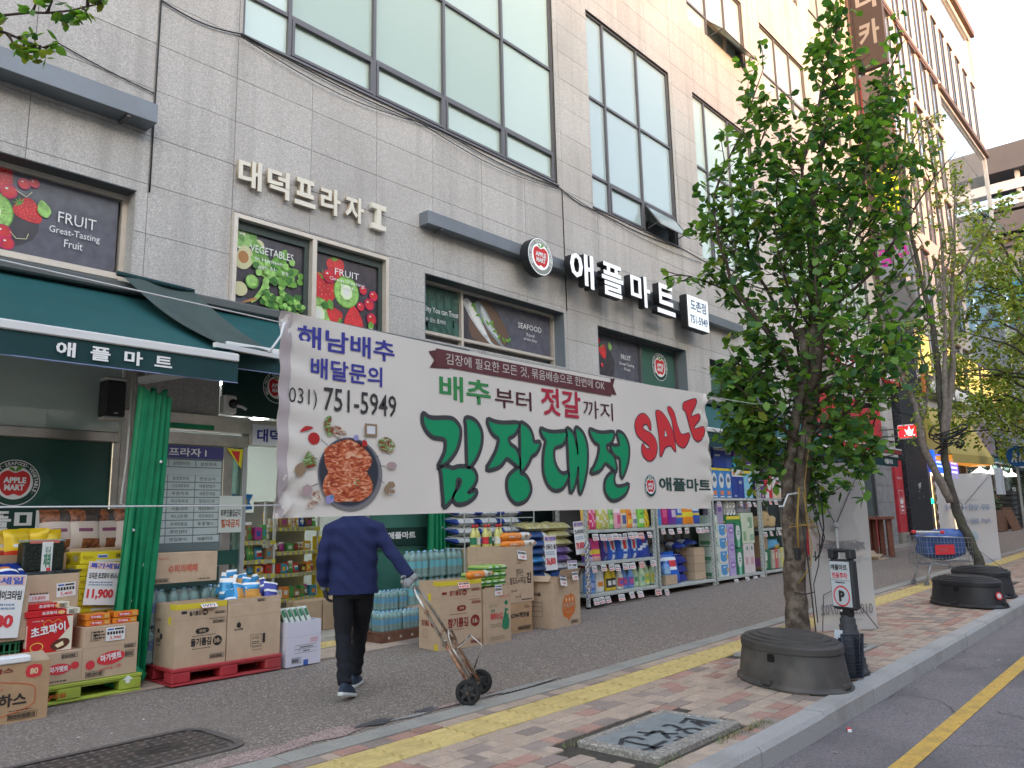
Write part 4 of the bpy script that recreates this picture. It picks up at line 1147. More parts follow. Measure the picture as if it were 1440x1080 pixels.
#  wafer carton etc. (left group)
t=carton('open brown wafer carton at the far left with a white sheet over its edge',(1.46,7.36,.0),R(0),1.0,.44,.455,mat=m_card2,crease=.33)
TX('미니웨하스',INK,t,(.34,-.004,.125),.50,.10,bold=.05)
P('frame_print',flat([([q for q in stroke(smoothp([(.27,.06),(.55,.0),(.86,.06),(.90,.14),(.86,.23),(.55,.28),(.27,.23),(.23,.14)]),.008,True)],0)]),K((.55,.13,.05)),t,(0,-.003,.045),ROT['F'])
TX('MINI WAFERS',K((.55,.13,.05)),t,(.42,-.004,.255),.25,.022);TX('딸기맛',K((.55,.13,.05)),t,(.5,-.004,.065),.16,.03)
P('number_patch',flat([(smoothp(rect(0,0,.10,.085),2),0)]),REDP,t,(.83,-.003,.335),ROT['F']);TX('80',K((.75,.55,.35)),t,(.85,-.006,.352),.06,.05,bold=.04)
barcode(t,.72,.02,.2,.05);lines(t,.72,.085,.18,.012,1)
TX('니웨하스',MAROON,t,(.45,-.004,.385),.28,.04,bold=.03)
P('flap',MB().obox((.5,.1,.47),(.5,0,0),(0,.1,.03),(0,.0006,-.002)),m_cardin,t)
P('white_sheet',MB().bbox(.30,.85,-.015,.12,.452,.505,.01),K((.78,.78,.78)),t)
t=T('green_crate','dark green slatted plastic crate under the carton with the torn price card','crate',(1.75,7.84,.40))
cm=M('crate_green',(.02,.13,.06),.5)
P('crate_wall',MB().box(0,.62,0,.01,0,.02).box(0,.62,0,.01,.15,.17).box(.61,.62,.01,.4,0,.17).box(0,.62,.4,.41,0,.17).box(0,.01,.01,.4,0,.17),cm,t)
for i in range(14):P('slat',MB().box(.02+.043*i,.035+.043*i,.0,.008,.02,.15),cm,t)
P('bar',MB().box(0,.62,.001,.009,.08,.092),cm,t)
carton('plain carton hidden under the green crate',(1.75,7.84,0),0,.6,.4,.395,open_= False)
t=carton('open carton with blue snack bags on top and a big sale card, far left',(1.72,7.82,.575),R(0),.68,.42,.53,crease=.36)
TX('코코',BLUEP,t,(.5,-.004,.2),.1,.05,bold=.04);P('maker_patch',flat([(rect(0,0,.07,.05),0)]),K((.04,.06,.2)),t,(.38,-.003,.05),ROT['F']);TX('L',WHITE,t,(.40,-.006,.06),.02,.03);lines(t,.47,.06,.1,.03,1)
def sale_card(label,loc,w,h,price,title='특가세일',sub='오리온 초코파이 모음',rot=(0,0,0)):
 t=T('sale_card',label,'price card',loc);t.rotation_euler=rot
 P('card',MB().box(0,w,0,.003,0,h),K((.76,.75,.74)),t)
 P('title_band',flat([(rect(.02*w,.83*h,.98*w,.985*h),0)]),K((.74,.50,.44)),t,(0,-.001,0),ROT['F'])
 TX(title,K((.06,.12,.5)),t,(.06*w,-.003,.845*h),.88*w,.12*h,bold=.04)
 TX(sub,INK,t,(.05*w,-.003,.60*h),.9*w,.15*h,bold=.03);lines(t,.08*w,.44*h,.8*w,.12*h,2,mat=K((.2,.3,.45)))
 TX(price,REDP,t,(.07*w,-.003,.12*h),.8*w,.25*h,bold=.05)
 return t
sale_card('tall white sale card ending in red 80, on the leftmost snack carton',(1.93,7.79,.63),.40,.52,'2,980',sub='크라운 브레이크타임',rot=(0,R(4),0))
for i in range(6):
 pouch('snack_bag',ordn(i)+' shiny blue snack bag from the left, lying on the leftmost open carton','snack bag',(1.86+.10*i,7.92+.06*(i%2),1.06),R(20*(i%3)-20),.22,.24,.09,[M('foil_blue',(.02,.05,.30),.22,metal=.3),WHITE,M('foil_orange',(.6,.2,.04),.3)],lambda u,v,s:1 if.35<v<.5 and u>.3 else (2 if.5<v<.65 and u<.6 else 0),tilt=R(-50),seed=i,group='blue snack bags on the leftmost carton')
t=carton('tall brown carton with three small price tags behind the red cookie boxes',(2.38,8.02,.17),R(2),.50,.4,.93,open_= False,crease=.55)
lines(t,.03,.5,.28,.03,1,mat=K((.5,.2,.08)))
tag_on(t,.08,.70,w=.17,h=.13,price='19,800',rot=(R(-4),0,0));tag_on(t,.31,.72,w=.165,h=.125,price='5,400',rot=(0,R(-3),0));tag_on(t,.05,.50,w=.18,h=.11,price='5,450',rot=(R(-35),R(4),0),y=-.03)
t=T('laver_bundle','bundle of black dried laver in a clear wrap with a white paper band','laver bundle',(2.40,8.06,1.13),R(3))
lv=M('laver_black',(.012,.018,.012),.35,nz=(40,.5),bump=(50,.8))
P('laver_stack',MB().bbox(0,.35,0,.14,0,.26,.012),lv,t)
P('paper_band',MB().box(.155,.245,-.004,.0,-.0,.262),K((.70,.71,.68)),t)
TX('재래',GREENP,t,(.17,-.007,.03),.06,.13,bold=.05);TX('김',GREENP,t,(.175,-.007,.17),.05,.05);P('red_stamp',MB().box(.20,.235,-.006,-.004,.0,.03),REDP,t)
P('wrap_lip',MB().bbox(-.01,.36,.0,.13,.262,.285,.008),m_glass('wrap_clear',(.6,.62,.6),.6),t)
P('label_strip',MB().box(.05,.30,-.003,.0,.25,.275),K((.55,.15,.12)),t)
for i in range(3):
 t=T('laver_sheet_pack','flat silver-edged laver pack, %s of the three on the tall tagged carton'%['lowest','middle','topmost'][i],'laver pack',(2.36+.02*i,8.03,1.102+.010*i),R(2+2*i))
 P('pack',MB().bbox(0,.52,0,.3,0,.009,.003),M('foil_dark',(.12,.13,.13),.25,metal=.6,nz=(20,.5)),t)
t=carton('low carton printed with a small red oval, under the red cookie boxes',(2.30,7.74,.17),R(2),.55,.42,.275,open_= False)
P('oval',flat([(circ(.36,.13,.10,.045,24),0),(circ(.49,.145,.035,.032,20),0)]),REDP,t,(0,-.003,0),ROT['F']);TX('마가렛트',WHITE,t,(.285,-.006,.105),.15,.05,bold=.04);barcode(t,.08,.06,.06,.12);barcode(t,.38,.215,.12,.035);lines(t,.2,.02,.25,.02,1)
t=carton('carton with the red oval cookie name, carrying orange biscuit boxes',(2.85,7.76,.17),R(2),.49,.42,.455,open_= False,crease=.27)
P('oval',flat([(circ(.25,.165,.125,.058,28,.12),0),(circ(.07,.125,.04,.04,20),0)]),REDP,t,(0,-.003,0),ROT['F']);TX('마가렛트',WHITE,t,(.16,-.006,.135),.185,.062,bold=.05,rot=(PI/2,-.1,0))
TX('(오리지널 13롤)',REDP,t,(.15,-.004,.05),.2,.035,rot=(PI/2,-.1,0));barcode(t,.04,.02,.15,.045);lines(t,.08,.34,.1,.08,3);P('fragile_box',flat([(q,0) for q in [rect(0,0,.004,.08),rect(.07,0,.074,.08),rect(0,0,.074,.004),rect(0,.078,.074,.082)]]+[([(.02,.06),(.055,.06),(.045,.035),(.04,.033),(.04,.015),(.05,.012),(.025,.012),(.036,.015),(.036,.033),(.03,.035)],0)]),INK,t,(.06,-.003,.33),ROT['F'])
barcode(t,.38,.15,.07,.06);barcode(t,.37,.235,.09,.03)
tag_on(t,.19,.315,w=.17,h=.12,price='3,980',y=-.008)
mr=K((.55,.02,.025),.3);mcr=K((.72,.66,.52))
for i in range(6):
 t=T('cookie_box','red chocolate cookie box standing on edge, %s of six counted from the front'%ordn(i),'cookie box',(2.40+.004*i,7.78+.048*i,.447),R(3),'red cookie boxes standing in a row')
 P('box',MB().bbox(0,.37,0,.042,0,.30,.003),mr,t)
 if i==0:
  P('cream_corner',flat([([(.24,.005),(.365,.005),(.365,.295),(.31,.295),(.34,.2),(.25,.1)],0),(circ(.27,.06,.08,.045,24,.25),1),([(.225,.055),(.29,.085),(.30,.05),(.25,.03)],2)]),[mcr,K((.10,.03,.015)),K((.85,.72,.45))],t,(0,-.0015,0),ROT['F'])
  TX('초코파이',WHITE,t,(.03,-.006,.135),.28,.085,bold=.06,rot=(PI/2,-.12,0));TX('오리온 情',WHITE,t,(.03,-.005,.265),.09,.015)
  P('heart',flat([(stroke(smoothp([(.12,.24),(.16,.275),(.20,.25),(.24,.275),(.27,.235),(.2,.2)]),.006,True),0),(stroke(circ(.08,.055,.05,.035,20),.008,True),1)]),[K((.8,.3,.05)),K((.85,.5,.1))],t,(0,-.002,0),ROT['F'])
 P('spine_print',MB().box(-.0015,0,.008,.03,.05,.24),K((.75,.6,.5)),t)
for i,(x,y,z,r) in enumerate([(2.38,7.80,.752,3),(2.37,7.86,.808,2)]):
 t=T('cookie_box','red cookie box lying flat, %s of the two on top of the standing ones'%['lower','upper'][i],'cookie box',(x,y,z),R(r),'red cookie boxes lying on the row')
 w=.45 if i==0 else.38
 P('box',MB().bbox(0,w*.74,0,.28,0,.052,.003),mr,t);P('cream_end',MB().bbox(w*.74,w,.001,.279,.001,.051,.003),mcr,t)
 TX('초코파이',WHITE,t,(.13,-.004,.014),.12,.028,bold=.05);P('photo_print',flat([(circ(.29,.026,.03,.016,12),0)]),K((.75,.5,.2)),t,(0,-.002,0),ROT['F']);barcode(t,w*.8,.01,.05,.03)
mo=K((.72,.22,.02),.3)
for i,(x,z) in enumerate([(2.88,.628),(2.87,.682),(3.11,.628),(3.12,.684)]):
 t=T('biscuit_box','orange biscuit box on the red-oval carton, %s %s'%(['lower','upper'][i%2],['left','right'][i//2]),'biscuit box',(x,7.80,z),R(3-i*2),'orange biscuit boxes')
 P('box',MB().bbox(0,.215,0,.2,0,.05,.003),mo,t);P('oval',flat([(circ(.09,.025,.06,.018,20,.1),0),(circ(.18,.025,.022,.017,12),1)]),[REDP,K((.6,.35,.1))],t,(0,-.0025,0),ROT['F']);TX('마가렛트',WHITE,t,(.045,-.005,.014),.09,.02,bold=.05)
carton('plain carton carrying the stack of yellow cases',(2.90,8.19,.17),0,.46,.4,.55,open_= False)
for i in range(5):
 t=T('yellow_case','flat yellow case with grey print, %s of five counted from the bottom'%ordn(i),'case',(2.88+(.0,.02,.01,-.01,.02)[i],8.10,.725+.112*i),R(2),'stack of yellow cases')
 P('case',MB().bbox(0,.47,0,.38,0,.108,.004),K((.68,.55,.02),.4),t)
 P('side_print',flat([(rect(.14,.012,.45,.035),0),(rect(.15,.05,.25,.085),0),(rect(.16,.055,.24,.075),1)]),[K((.62,.62,.55)),BLUEP],t,(0,-.002,0),ROT['F']);barcode(t,.33,.05,.11,.035);TX('맥심모카',K((.35,.2,.02)),t,(.02,-.004,.04),.09,.035)
 P('end_print',flat([(rect(.05,.02,.13,.045),0),(rect(.2,.03,.3,.08),1)]),[K((.4,.35,.2)),K((.55,.5,.3))],t,(-.002,.36,0),ROT['L'])
sale_card('white sale card with red price 11,900 on the yellow cases',(2.93,8.06,.80),.30,.40,'11,900',sub='오리온 초코파이 바나나',rot=(0,R(5),0))
carton('large carton at the back left holding yellow snack bags',(1.9,8.32,.012),0,.95,.5,1.27,mat=m_card2)
ylm=[M('foil_yellow',(.78,.52,.02),.28,metal=.1),K((.62,.05,.02),.3),WHITE]
for i in range(7):
 pouch('yellow_snack_bag',ordn(i)+' crumpled yellow snack bag from the left in the back carton','snack bag',(1.98+.125*i,8.45+.06*(i%2),1.22),R(14*((i*7)%5)-28),.26,.30,.10,ylm,lambda u,v,s:1 if.12<v<.32 else (2 if.4<v<.5 and.3<u<.8 else 0),tilt=R(-18+6*(i%3)),seed=40+i,group='yellow snack bags')
t=carton('wide carton behind the yellow cases with big noodle bags on it',(2.92,8.45,.012),0,.72,.4,1.30,open_= False)
for i in range(4):
 pouch('noodle_bag','big beige bag with brown food print, %s from the left behind the yellow cases'%ordn(i),'food bag',(2.86+.23*i,8.60-.03*(i%2),1.29),R(-6+5*i),.34,.42,.15,[M('bag_beige',(.56,.47,.42),.4),M('food_brown',(.20,.07,.03),.4,nz=(25,.8)),M('food_dark',(.06,.04,.03),.4,nz=(30,.6)),K((.2,.05,.12))],lambda u,v,s:(1 if u<.5 else 2) if v>.66 else (3 if.42<v<.52 and.25<u<.75 else (1 if v<.25 and u>.4 else 0)),tilt=R(-12),seed=60+i,nx=10,ny=12)
 #  red pallet group
t=carton('tall open carton marked with a black 10 disc on the red pallet',(3.62,7.62,.168),R(0),.52,.44,.60,crease=.44,tape= True)
P('shop_mark',flat([(smoothp([(.215,.30),(.33,.305),(.325,.35),(.21,.345)],2),0)]),INK,t,(0,-.003,0),ROT['F']);TX('양반',m_card,t,(.235,-.005,.31),.07,.027,bold=.04)
TX('들기름김',INK,t,(.155,-.004,.185),.21,.075,bold=.05);P('disc',flat([(circ(.43,.215,.048,n=28),0)]),INK,t,(0,-.003,0),ROT['F']);TX('10',m_card,t,(.398,-.006,.193),.05,.045,bold=.05);TX('g',m_card,t,(.45,-.006,.197),.014,.02)
lines(t,.17,.275,.24,.012,1);lines(t,.17,.155,.2,.012,1);barcode(t,.36,.05,.14,.04);barcode(t,.38,.385,.12,.028);lines(t,.34,.425,.16,.012,1)
TX('들기름김',INK,t,(.13,-.004,.475),.12,.045,bold=.04);P('disc',flat([(circ(.29,.5,.03,n=20),0)]),INK,t,(0,-.003,0),ROT['F']);TX('10',m_card,t,(.27,-.006,.487),.035,.026,bold=.04);P('shop_mark',flat([(rect(.05,.5,.105,.525),0)]),INK,t,(0,-.003,0),ROT['F'])
barcode(t,.40,.475,.1,.02)
lines(t,0,.42,.09,.03,2,y=.40,face='L');P('disc',flat([(circ(.11,.28,.028,n=18),0),(rect(.03,.31,.07,.35),0),(rect(.03,.19,.1,.2),0)]),INK,t,(-.003,.40,0),ROT['L']);TX('들기름김',INK,t,(-.004,.39,.22),.09,.045,face='L',bold=.04)
tag_on(t,.24,.545,w=.16,h=.06,y=-.05,rot=(R(-55),0,0));P('yellow_tape',MB().box(-.002,0,.1,.16,.40,.47),m_tape,t)
t=carton('tall open plain carton holding blue snack bags on the red pallet',(4.15,7.615,.168),R(0),.60,.42,.60,crease=.42)
P('mark',flat([(smoothp([(.10,.32),(.14,.31),(.145,.35),(.11,.36)]),0),(smoothp([(.11,.345),(.13,.375),(.12,.34)]),0)]),INK,t,(0,-.003,0),ROT['F']);TX('오스템',INK,t,(.07,-.004,.285),.10,.02,bold=.03);barcode(t,.33,.55,.08,.025)
P('info_box',flat([(stroke(rect(.26,.11,.38,.22),.004,True),0),(rect(.395,.13,.425,.225),0),(stroke(rect(.28,.07,.39,.10),.004,True),0)]),INK,t,(0,-.003,0),ROT['F']);TX('오리온',INK,t,(.275,-.004,.175),.08,.03);lines(t,.275,.125,.09,.035,2)
P('worn_edge',flat([(rect(.03,.535,.16,.54),0),(rect(.5,.545,.58,.55),0)]),K((.6,.55,.5)),t,(0,-.003,0),ROT['F'])
fb=[M('foil_skyblue',(.05,.28,.55),.25,metal=.2),M('foil_gold',(.62,.30,.06),.3),WHITE,M('foil_navy',(.05,.06,.28),.25,metal=.2)]
for i in range(13):
 r_,c_=i//5,i%5
 gold=c_ in (1,2,3)
 fn=(lambda u,v,s:2 if v>.88 else (0 if v>.7 or u<.1 or v<.08 else 1)) if gold else ((lambda u,v,s:2 if (.45<v<.6 or v>.9) else 3) if c_==4 else (lambda u,v,s:2 if v>.8 or.3<v<.42 else 0))
 pouch('snack_bag','%s snack bag, %s row, %s from the left in the tall plain carton'%('blue and gold' if gold else ('navy and white' if c_==4 else 'sky blue'),['front','middle','back'][r_],ordn(c_)),'snack bag',(4.22+.115*c_+.02*r_,7.70+.12*r_,.68+.055*r_+.02*(c_%2)),R(22*((i*3)%5)-44),.17,.23,.07,fb,fn,tilt=R(-35+14*(i%3)),lay=R(12*((i*2)%3)-12),seed=80+i)
t=T('carton','white carton with laver packs upright inside, beside the red pallet','carton',(4.80,7.56,.012),R(1));wc=K((.62,.60,.68))
P('box_wall',MB().box(0,.43,0,.005,0,.46).box(0,.43,.3,.305,0,.47).box(0,.005,.005,.3,0,.46).box(.425,.43,.005,.3,0,.46).box(.005,.425,.005,.3,.2,.21),wc,t)
P('crease',MB().box(-.001,.431,-.0015,.3,.30,.303),K((.45,.44,.5)),t)
P('blue_tab',flat([(rect(.21,.0,.27,.055),0)]),BLUEP,t,(0,-.002,0),ROT['F']);barcode(t,.07,.03,.1,.055);P('red_stamp',flat([(stroke(rect(.29,.235,.39,.27),.004,True),0)]),REDP,t,(0,-.002,0),ROT['F']);TX('취급주의',REDP,t,(.30,-.004,.243),.08,.02)
P('address_frame',flat([(stroke(rect(.1,.13,.37,.21),.003,True),0),(rect(.1,.17,.37,.173),0),(rect(.16,.13,.163,.21),0)]),INK,t,(0,-.002,0),ROT['F']);lines(t,.17,.178,.18,.026,1);lines(t,.2,.138,.1,.026,1)
for i in range(5):
 q=T('laver_pack','white and green laver pack leaning in the white carton, %s from the left'%ordn(i),'laver pack',(4.85+.07*i,7.62,.38),0,'laver packs leaning in the white carton')
 q.rotation_euler=(R(-8),R(-20),0)
 P('tray',MB().bbox(0,.045,0,.17,0,.24,.004),K((.62,.68,.62),.35),q);P('green_leaf_print',flat([(smoothp([(.02,.06),(.13,.09),(.14,.2),(.05,.2)]),0)]),K((.03,.16,.07)),q,(-.002,.165,0),ROT['L'])
 P('front_print',MB().box(.006,.038,-.002,0,.14,.22),K((.04,.2,.09)),q)
t=carton('sealed carton with faint red cookie print on top of the water bottles',(3.55,8.02,.94),R(-3),.66,.36,.30,open_= False)
TX('슈퍼의빼빼',K((.55,.16,.10)),t,(.15,-.004,.10),.30,.085,bold=.04);TX('ORION',K((.5,.12,.1)),t,(.05,-.004,.235),.1,.022);barcode(t,.02,.015,.14,.035);lines(t,.46,.02,.14,.02,1)
TX('빼빼로',K((.55,.16,.10)),t,(-.004,.30,.10),.2,.07,face='L',bold=.03);barcode(t,0,.02,.08,.04,y=.3,face='L') if 0 else None
#  water bottles
m_pet=m_glass('bottle_plastic',(.66,.78,.82),.45);m_lbl=M('water_label',(.10,.40,.72),.4);m_lbl2=M('water_label_aqua',(.16,.60,.78),.4);m_capw=M('cap_blue',(.25,.50,.70),.4);m_lbl3=M('water_label_deep',(.05,.14,.42),.4)
def water_mesh(r,h,lab,nm):
 b=MB();pr=[(r*.9,0),(r,.02*h),(r,.1*h),(r*.94,.13*h),(r,.16*h),(r*.94,.22*h),(r,.25*h),(r*.95,.32*h),(r,.35*h)]
 b.lathe(pr,10,mi=0);b.lathe([(r*1.005,.35*h),(r*1.005,.62*h)],10,mi=1,cap= False)
 b.lathe([(r,.62*h),(r*.95,.68*h),(r,.72*h),(r*.9,.80*h),(r*.45,.92*h),(r*.32,.93*h)],10,mi=0);b.lathe([(r*.36,.93*h),(r*.36,h),(r*.3,h*1.005)],8,mi=2)
 return b.mesh(nm,[m_pet,lab,m_capw])
wb={'big':water_mesh(.053,.345,m_lbl3,'bottle'),'aqua':water_mesh(.053,.345,m_lbl2,'bottle'),'small':water_mesh(.034,.235,m_lbl,'bottle')}
m_wrap=m_glass('shrink_wrap',(.75,.80,.82),.86)
def water_pack(label,loc,kind,nx,ny,rz=0):
 t=T('water_pack',label,'water pack',loc,rz,'shrink-wrapped packs of bottled water');s_=.108 if kind!='small' else.070;h=.345 if kind!='small' else.235
 for i in range(nx):
  for j in range(ny):link('bottle',wb[kind],t,(s_*(i+.5),s_*(j+.5),0),(0,0,(i*3+j)*.7))
 b=MB()
 def wf(u,v):
  a=2*PI*u;c,s2=math.cos(a),math.sin(a);q=max(abs(c),abs(s2));e=1 if v<.8 else 1-.25*(v-.8)/.2
  return (s_*nx/2*(1+c/q*e*1.01),s_*ny/2*(1+s2/q*e*1.01),h*(v*.98)+.004*math.sin(a*9))
 b.grid(wf,32,6);P('shrink_wrap',b,m_wrap,t)
 return t
wn_=0
for L_,z in enumerate((.17,.525)):
 for i in range(3):
  water_pack('pack of large clear water bottles behind the cartons on the red pallet, %s layer, %s from the left'%(['lower','upper'][L_],ordn(i)),(3.42+.34*i,8.06,z+.012),'big',3,2)
for i in range(2):water_pack('pack of small water bottles on the wooden pallet, front layer, %s'%['left half','right half'][i],(6.48+.36*i,8.08,.14),'small',5,3)
for i in range(2):water_pack('pack of small water bottles, %s of two on the second step'%['left','right'][i],(6.68+.3*i,8.31,.375),'small',4,3)
water_pack('pack of small water bottles hidden under the second step',(6.60,8.32,.14),'small',5,3)
for L_,z in enumerate((.40,.755)):
 for i in range(3):water_pack('pack of large pale aqua water bottles, %s layer, %s from the left by the green curtain'%(['lower','upper'][L_],ordn(i)),(7.10+.335*i,8.22,z),'aqua',3,2)
carton('carton base under the aqua water packs',(7.10,8.20,.14),0,1.0,.28,.255,open_= False)
#  right carton group
t=carton('tall open carton with maroon print and a 16 disc beside the hand cart',(6.47,6.99,.0),R(-8),.62,.44,.80,crease=.59,tape= True)
P('shop_mark',flat([(smoothp([(.26,.44),(.37,.445),(.365,.50),(.255,.495)],2),0)]),MAROON,t,(0,-.003,0),ROT['F']);TX('양반',m_card,t,(.28,-.006,.455),.07,.03,bold=.04)
TX('참기름김',MAROON,t,(.11,-.004,.255),.30,.11,bold=.05);P('disc',flat([(circ(.515,.31,.068,n=28),0)]),MAROON,t,(0,-.003,0),ROT['F']);TX('16',m_card,t,(.475,-.006,.28),.065,.06,bold=.05);TX('g',m_card,t,(.545,-.006,.285),.018,.025)
lines(t,.14,.40,.26,.014,1,mat=MAROON);lines(t,.14,.225,.22,.014,1,mat=MAROON);barcode(t,.45,.05,.14,.04,mat=MAROON);barcode(t,.47,.51,.13,.03,mat=MAROON);lines(t,.42,.555,.17,.012,1,mat=MAROON)
TX('참기름김',MAROON,t,(.14,-.004,.62),.17,.06,bold=.04);P('disc',flat([(circ(.36,.65,.034,n=20),0),(rect(.03,.64,.10,.67),0)]),MAROON,t,(0,-.003,0),ROT['F']);TX('16',m_card,t,(.34,-.006,.634),.035,.03,bold=.04);barcode(t,.47,.66,.13,.03,mat=MAROON)
P('disc',flat([(circ(.25,.3,.035,n=20),0),(rect(.09,.41,.17,.45),0),(stroke(rect(.06,.14,.14,.23),.004,True),0)]),MAROON,t,(-.003,.40,0),ROT['L']);TX('참기름김',MAROON,t,(-.004,.38,.27),.16,.07,face='L',bold=.04)
tag_on(t,.26,.70,w=.17,h=.10,y=-.03,rot=(R(-22),0,0),col=TAGPINK);P('yellow_tape',MB().box(-.002,0,.05,.12,.0,.08).box(-.002,0,.18,.24,.57,.65),m_tape,t)
t=carton('open carton with green and red laver print, packs of green laver piled on it',(7.10,6.86,.0),R(-4),.43,.44,.68,crease=.50)
TX('재래미스김',REDP,t,(.08,-.004,.29),.20,.08,bold=.05);TX('구운',GREENP,t,(.09,-.004,.38),.07,.035,bold=.03);TX('고객만족 특가상품',REDP,t,(.24,-.004,.545),.16,.03)
P('woman_print',flat([(circ(.35,.50-.02,.028,n=16),0),([(.30,.30),(.38,.30),(.385,.40),(.33,.42)],0),(smoothp([(.28,.18),(.38,.17),(.39,.3),(.3,.31)]),0),(circ(.37,.365,.02,n=10),1)]),[GREENP,m_card],t,(0,-.003,0),ROT['F']);lines(t,.08,.05,.25,.05,3,mat=K((.3,.25,.15)));lines(t,.08,.20,.2,.05,2,mat=K((.3,.25,.15)));lines(t,.06,.44,.14,.04,2,mat=K((.3,.25,.15)))
tag_on(t,.16,.575,w=.12,h=.13,price='7,980',y=-.008)
gm=[M('foil_green',(.14,.42,.05),.3,metal=.1),K((.05,.15,.05),.3),K((.6,.72,.55),.3),M('foil_lime',(.35,.50,.15),.3)]
k=0
for L_ in range(3):
 for i in range(4):
  if L_==2 and i==0: continue
  q=T('laver_pack','green laver pack, %s layer, %s from the left on the red-and-green carton'%(['bottom','middle','top'][L_],ordn(i)),'laver pack',(7.04+.125*i+.02*L_,6.92,.685+.085*L_),R(-4+2*L_),'green laver packs piled on the carton')
  P('pack',MB().bbox(0,.118,0,.34,0,.08,.012),gm[(i+L_)%2*3],q);P('band',MB().bbox(-.001,.119,.0-.002,.342,.025,.05,.002),gm[1],q);P('mark',MB().box(.03,.09,-.004,-.001,.05,.07),gm[2],q);k+=1
orm=[M('foil_orange2',(.72,.22,.02),.28),K((.62,.60,.55),.3),K((.1,.06,.04)),WHITE]
def roll(label,loc,rz,L=.46,r=.05):
 q=T('cracker_roll',label,'cracker roll',loc,rz);b=MB()
 pts=[(L*i/10,.004*math.sin(i),0) for i in range(11)];rs_=[r*.25]+[r*(1+.05*math.sin(i*2.3)) for i in range(9)]+[r*.25]
 b.tube(pts,rs_,12);
 for k2 in range(len(b.f)):
  cx=sum(b.v[v][0] for v in b.f[k2])/len(b.f[k2]);b.m[k2]=0 if cx<L*.62 else 1
 P('wrapper',b,orm,q);TX('오징어땅콩',WHITE,q,(L*.18,-r*1.04,-r*.25),L*.36,r*.5,bold=.04);P('photo_print',flat([(circ(L*.75,0,r*.6,r*.4,12),0),(circ(L*.88,.01,r*.4,r*.3,12),1)]),[K((.3,.2,.12)),K((.65,.25,.05))],q,(0,-r*1.06,0),ROT['F'])
 return q
roll('orange cracker roll lying loose across the tops of two cartons',(6.85,6.93,.84),R(4),.50,.05)
t=carton('low carton with nuts print, supporting the tall laver carton',(7.72,7.16,.015),R(-2),.58,.5,.39,open_= False,mat=m_card2)
TX('NOW게맛살',INK,t,(.12,-.004,.20),.40,.07,bold=.05);barcode(t,.05,.04,.12,.05);barcode(t,.30,.04,.24,.05);TX('Ciao',INK,t,(.42,-.004,.32),.1,.04)
t=carton('tall open carton with brush-written black Korean print, orange rolls on top',(7.70,7.16,.41),R(-2),.64,.62,.74,crease=.56)
TX('엄마손',INK,t,(.30,-.004,.34),.14,.10,bold=.0);TX('밀도도시락김',INK,t,(.18,-.004,.24),.30,.09,bold=.01);TX('김',INK,t,(.50,-.004,.24),.09,.14,bold=.05);lines(t,.2,.14,.12,.03,2);TX('4 x 8',INK,t,(.28,-.004,.06),.1,.035);lines(t,.4,.02,.2,.03,1);lines(t,.32,.50,.08,.02,1)
tag_on(t,.32,.57,w=.17,h=.15,price='7,480',y=-.03,rot=(R(-15),R(8),0))
roll('orange cracker roll on top of the tall black-lettered carton, upper one',(7.78,7.22,1.27),R(-2),.60,.055);roll('orange cracker roll on top of the tall black-lettered carton, lower one',(7.76,7.20,1.17),R(-2),.70,.05)
carton('hidden carton under the rolls',(7.76,7.3,.45),0,.5,.4,.66,open_= False)
t=carton('open carton with an orange-red folk snack emblem, flaps torn, two price tags',(8.49,6.93,.03),R(3),.65,.47,.64,crease=.47)
P('emblem',flat([(smoothp([(.24,.36),(.30,.42),(.36,.41),(.42,.435),(.50,.40),(.53,.30),(.50,.18),(.40,.12),(.34,.06),(.34,.11),(.25,.14),(.21,.24)]),0)]),K((.62,.16,.03)),t,(0,-.003,0),ROT['F']);TX('민속과자',m_card,t,(.235,-.006,.24),.27,.085,bold=.05);TX('Korean Snack',m_card,t,(.29,-.006,.18),.15,.03);barcode(t,.42,.03,.16,.045)
for k2 in range(3):P('mask_print',flat([(circ(.31+.075*k2,.36,.022,.03,14),0)]),K((.75,.45,.25)),t,(0,-.005,0),ROT['F'])
P('flap',MB().obox((.36,-.03,.70),(.24,0,0),(0,-.03,.07),(0,.002,.001)),m_card,t);P('flap',MB().obox((-.03,.24,.66),(0,.22,0),(.03,0,.035),(.002,0,-.001)),m_card,t)
tag_on(t,.12,.57,w=.15,h=.15,price='1,980',y=-.06,rot=(R(-14),R(8),0));tag_on(t,.40,.62,w=.14,h=.14,price='1,980',y=-.065,rot=(R(-10),0,0))
TX('부여식품',INK,t,(-.004,.40,.42),.2,.05,face='L',bold=.03);P('table_print',flat([(stroke(rect(.06,.15,.24,.34),.005,True),0),(rect(.06,.28,.24,.284),0),(rect(.06,.22,.24,.224),0)]),INK,t,(-.003,.42,0),ROT['L'])
for i in range(2):
 for j in range(2):
  t=carton('small stacked carton under the juice bottles, %s %s'%(['left','right'][i],['lower','upper'][j]),(8.08+.36*i,7.98,.72+.195*j),0,.35,.3,.19,open_= False);P('side_print',flat([(rect(.06,.05,.17,.14),0)]),K((.3,.3,.2)),t,(0,-.002,0),ROT['F'])
carton('large carton under the small stacked ones behind the laver boxes',(8.05,7.98,.0),0,.74,.36,.715,open_= False)
jb=M('juice_pale',(.60,.58,.18),.15,spec=.6)
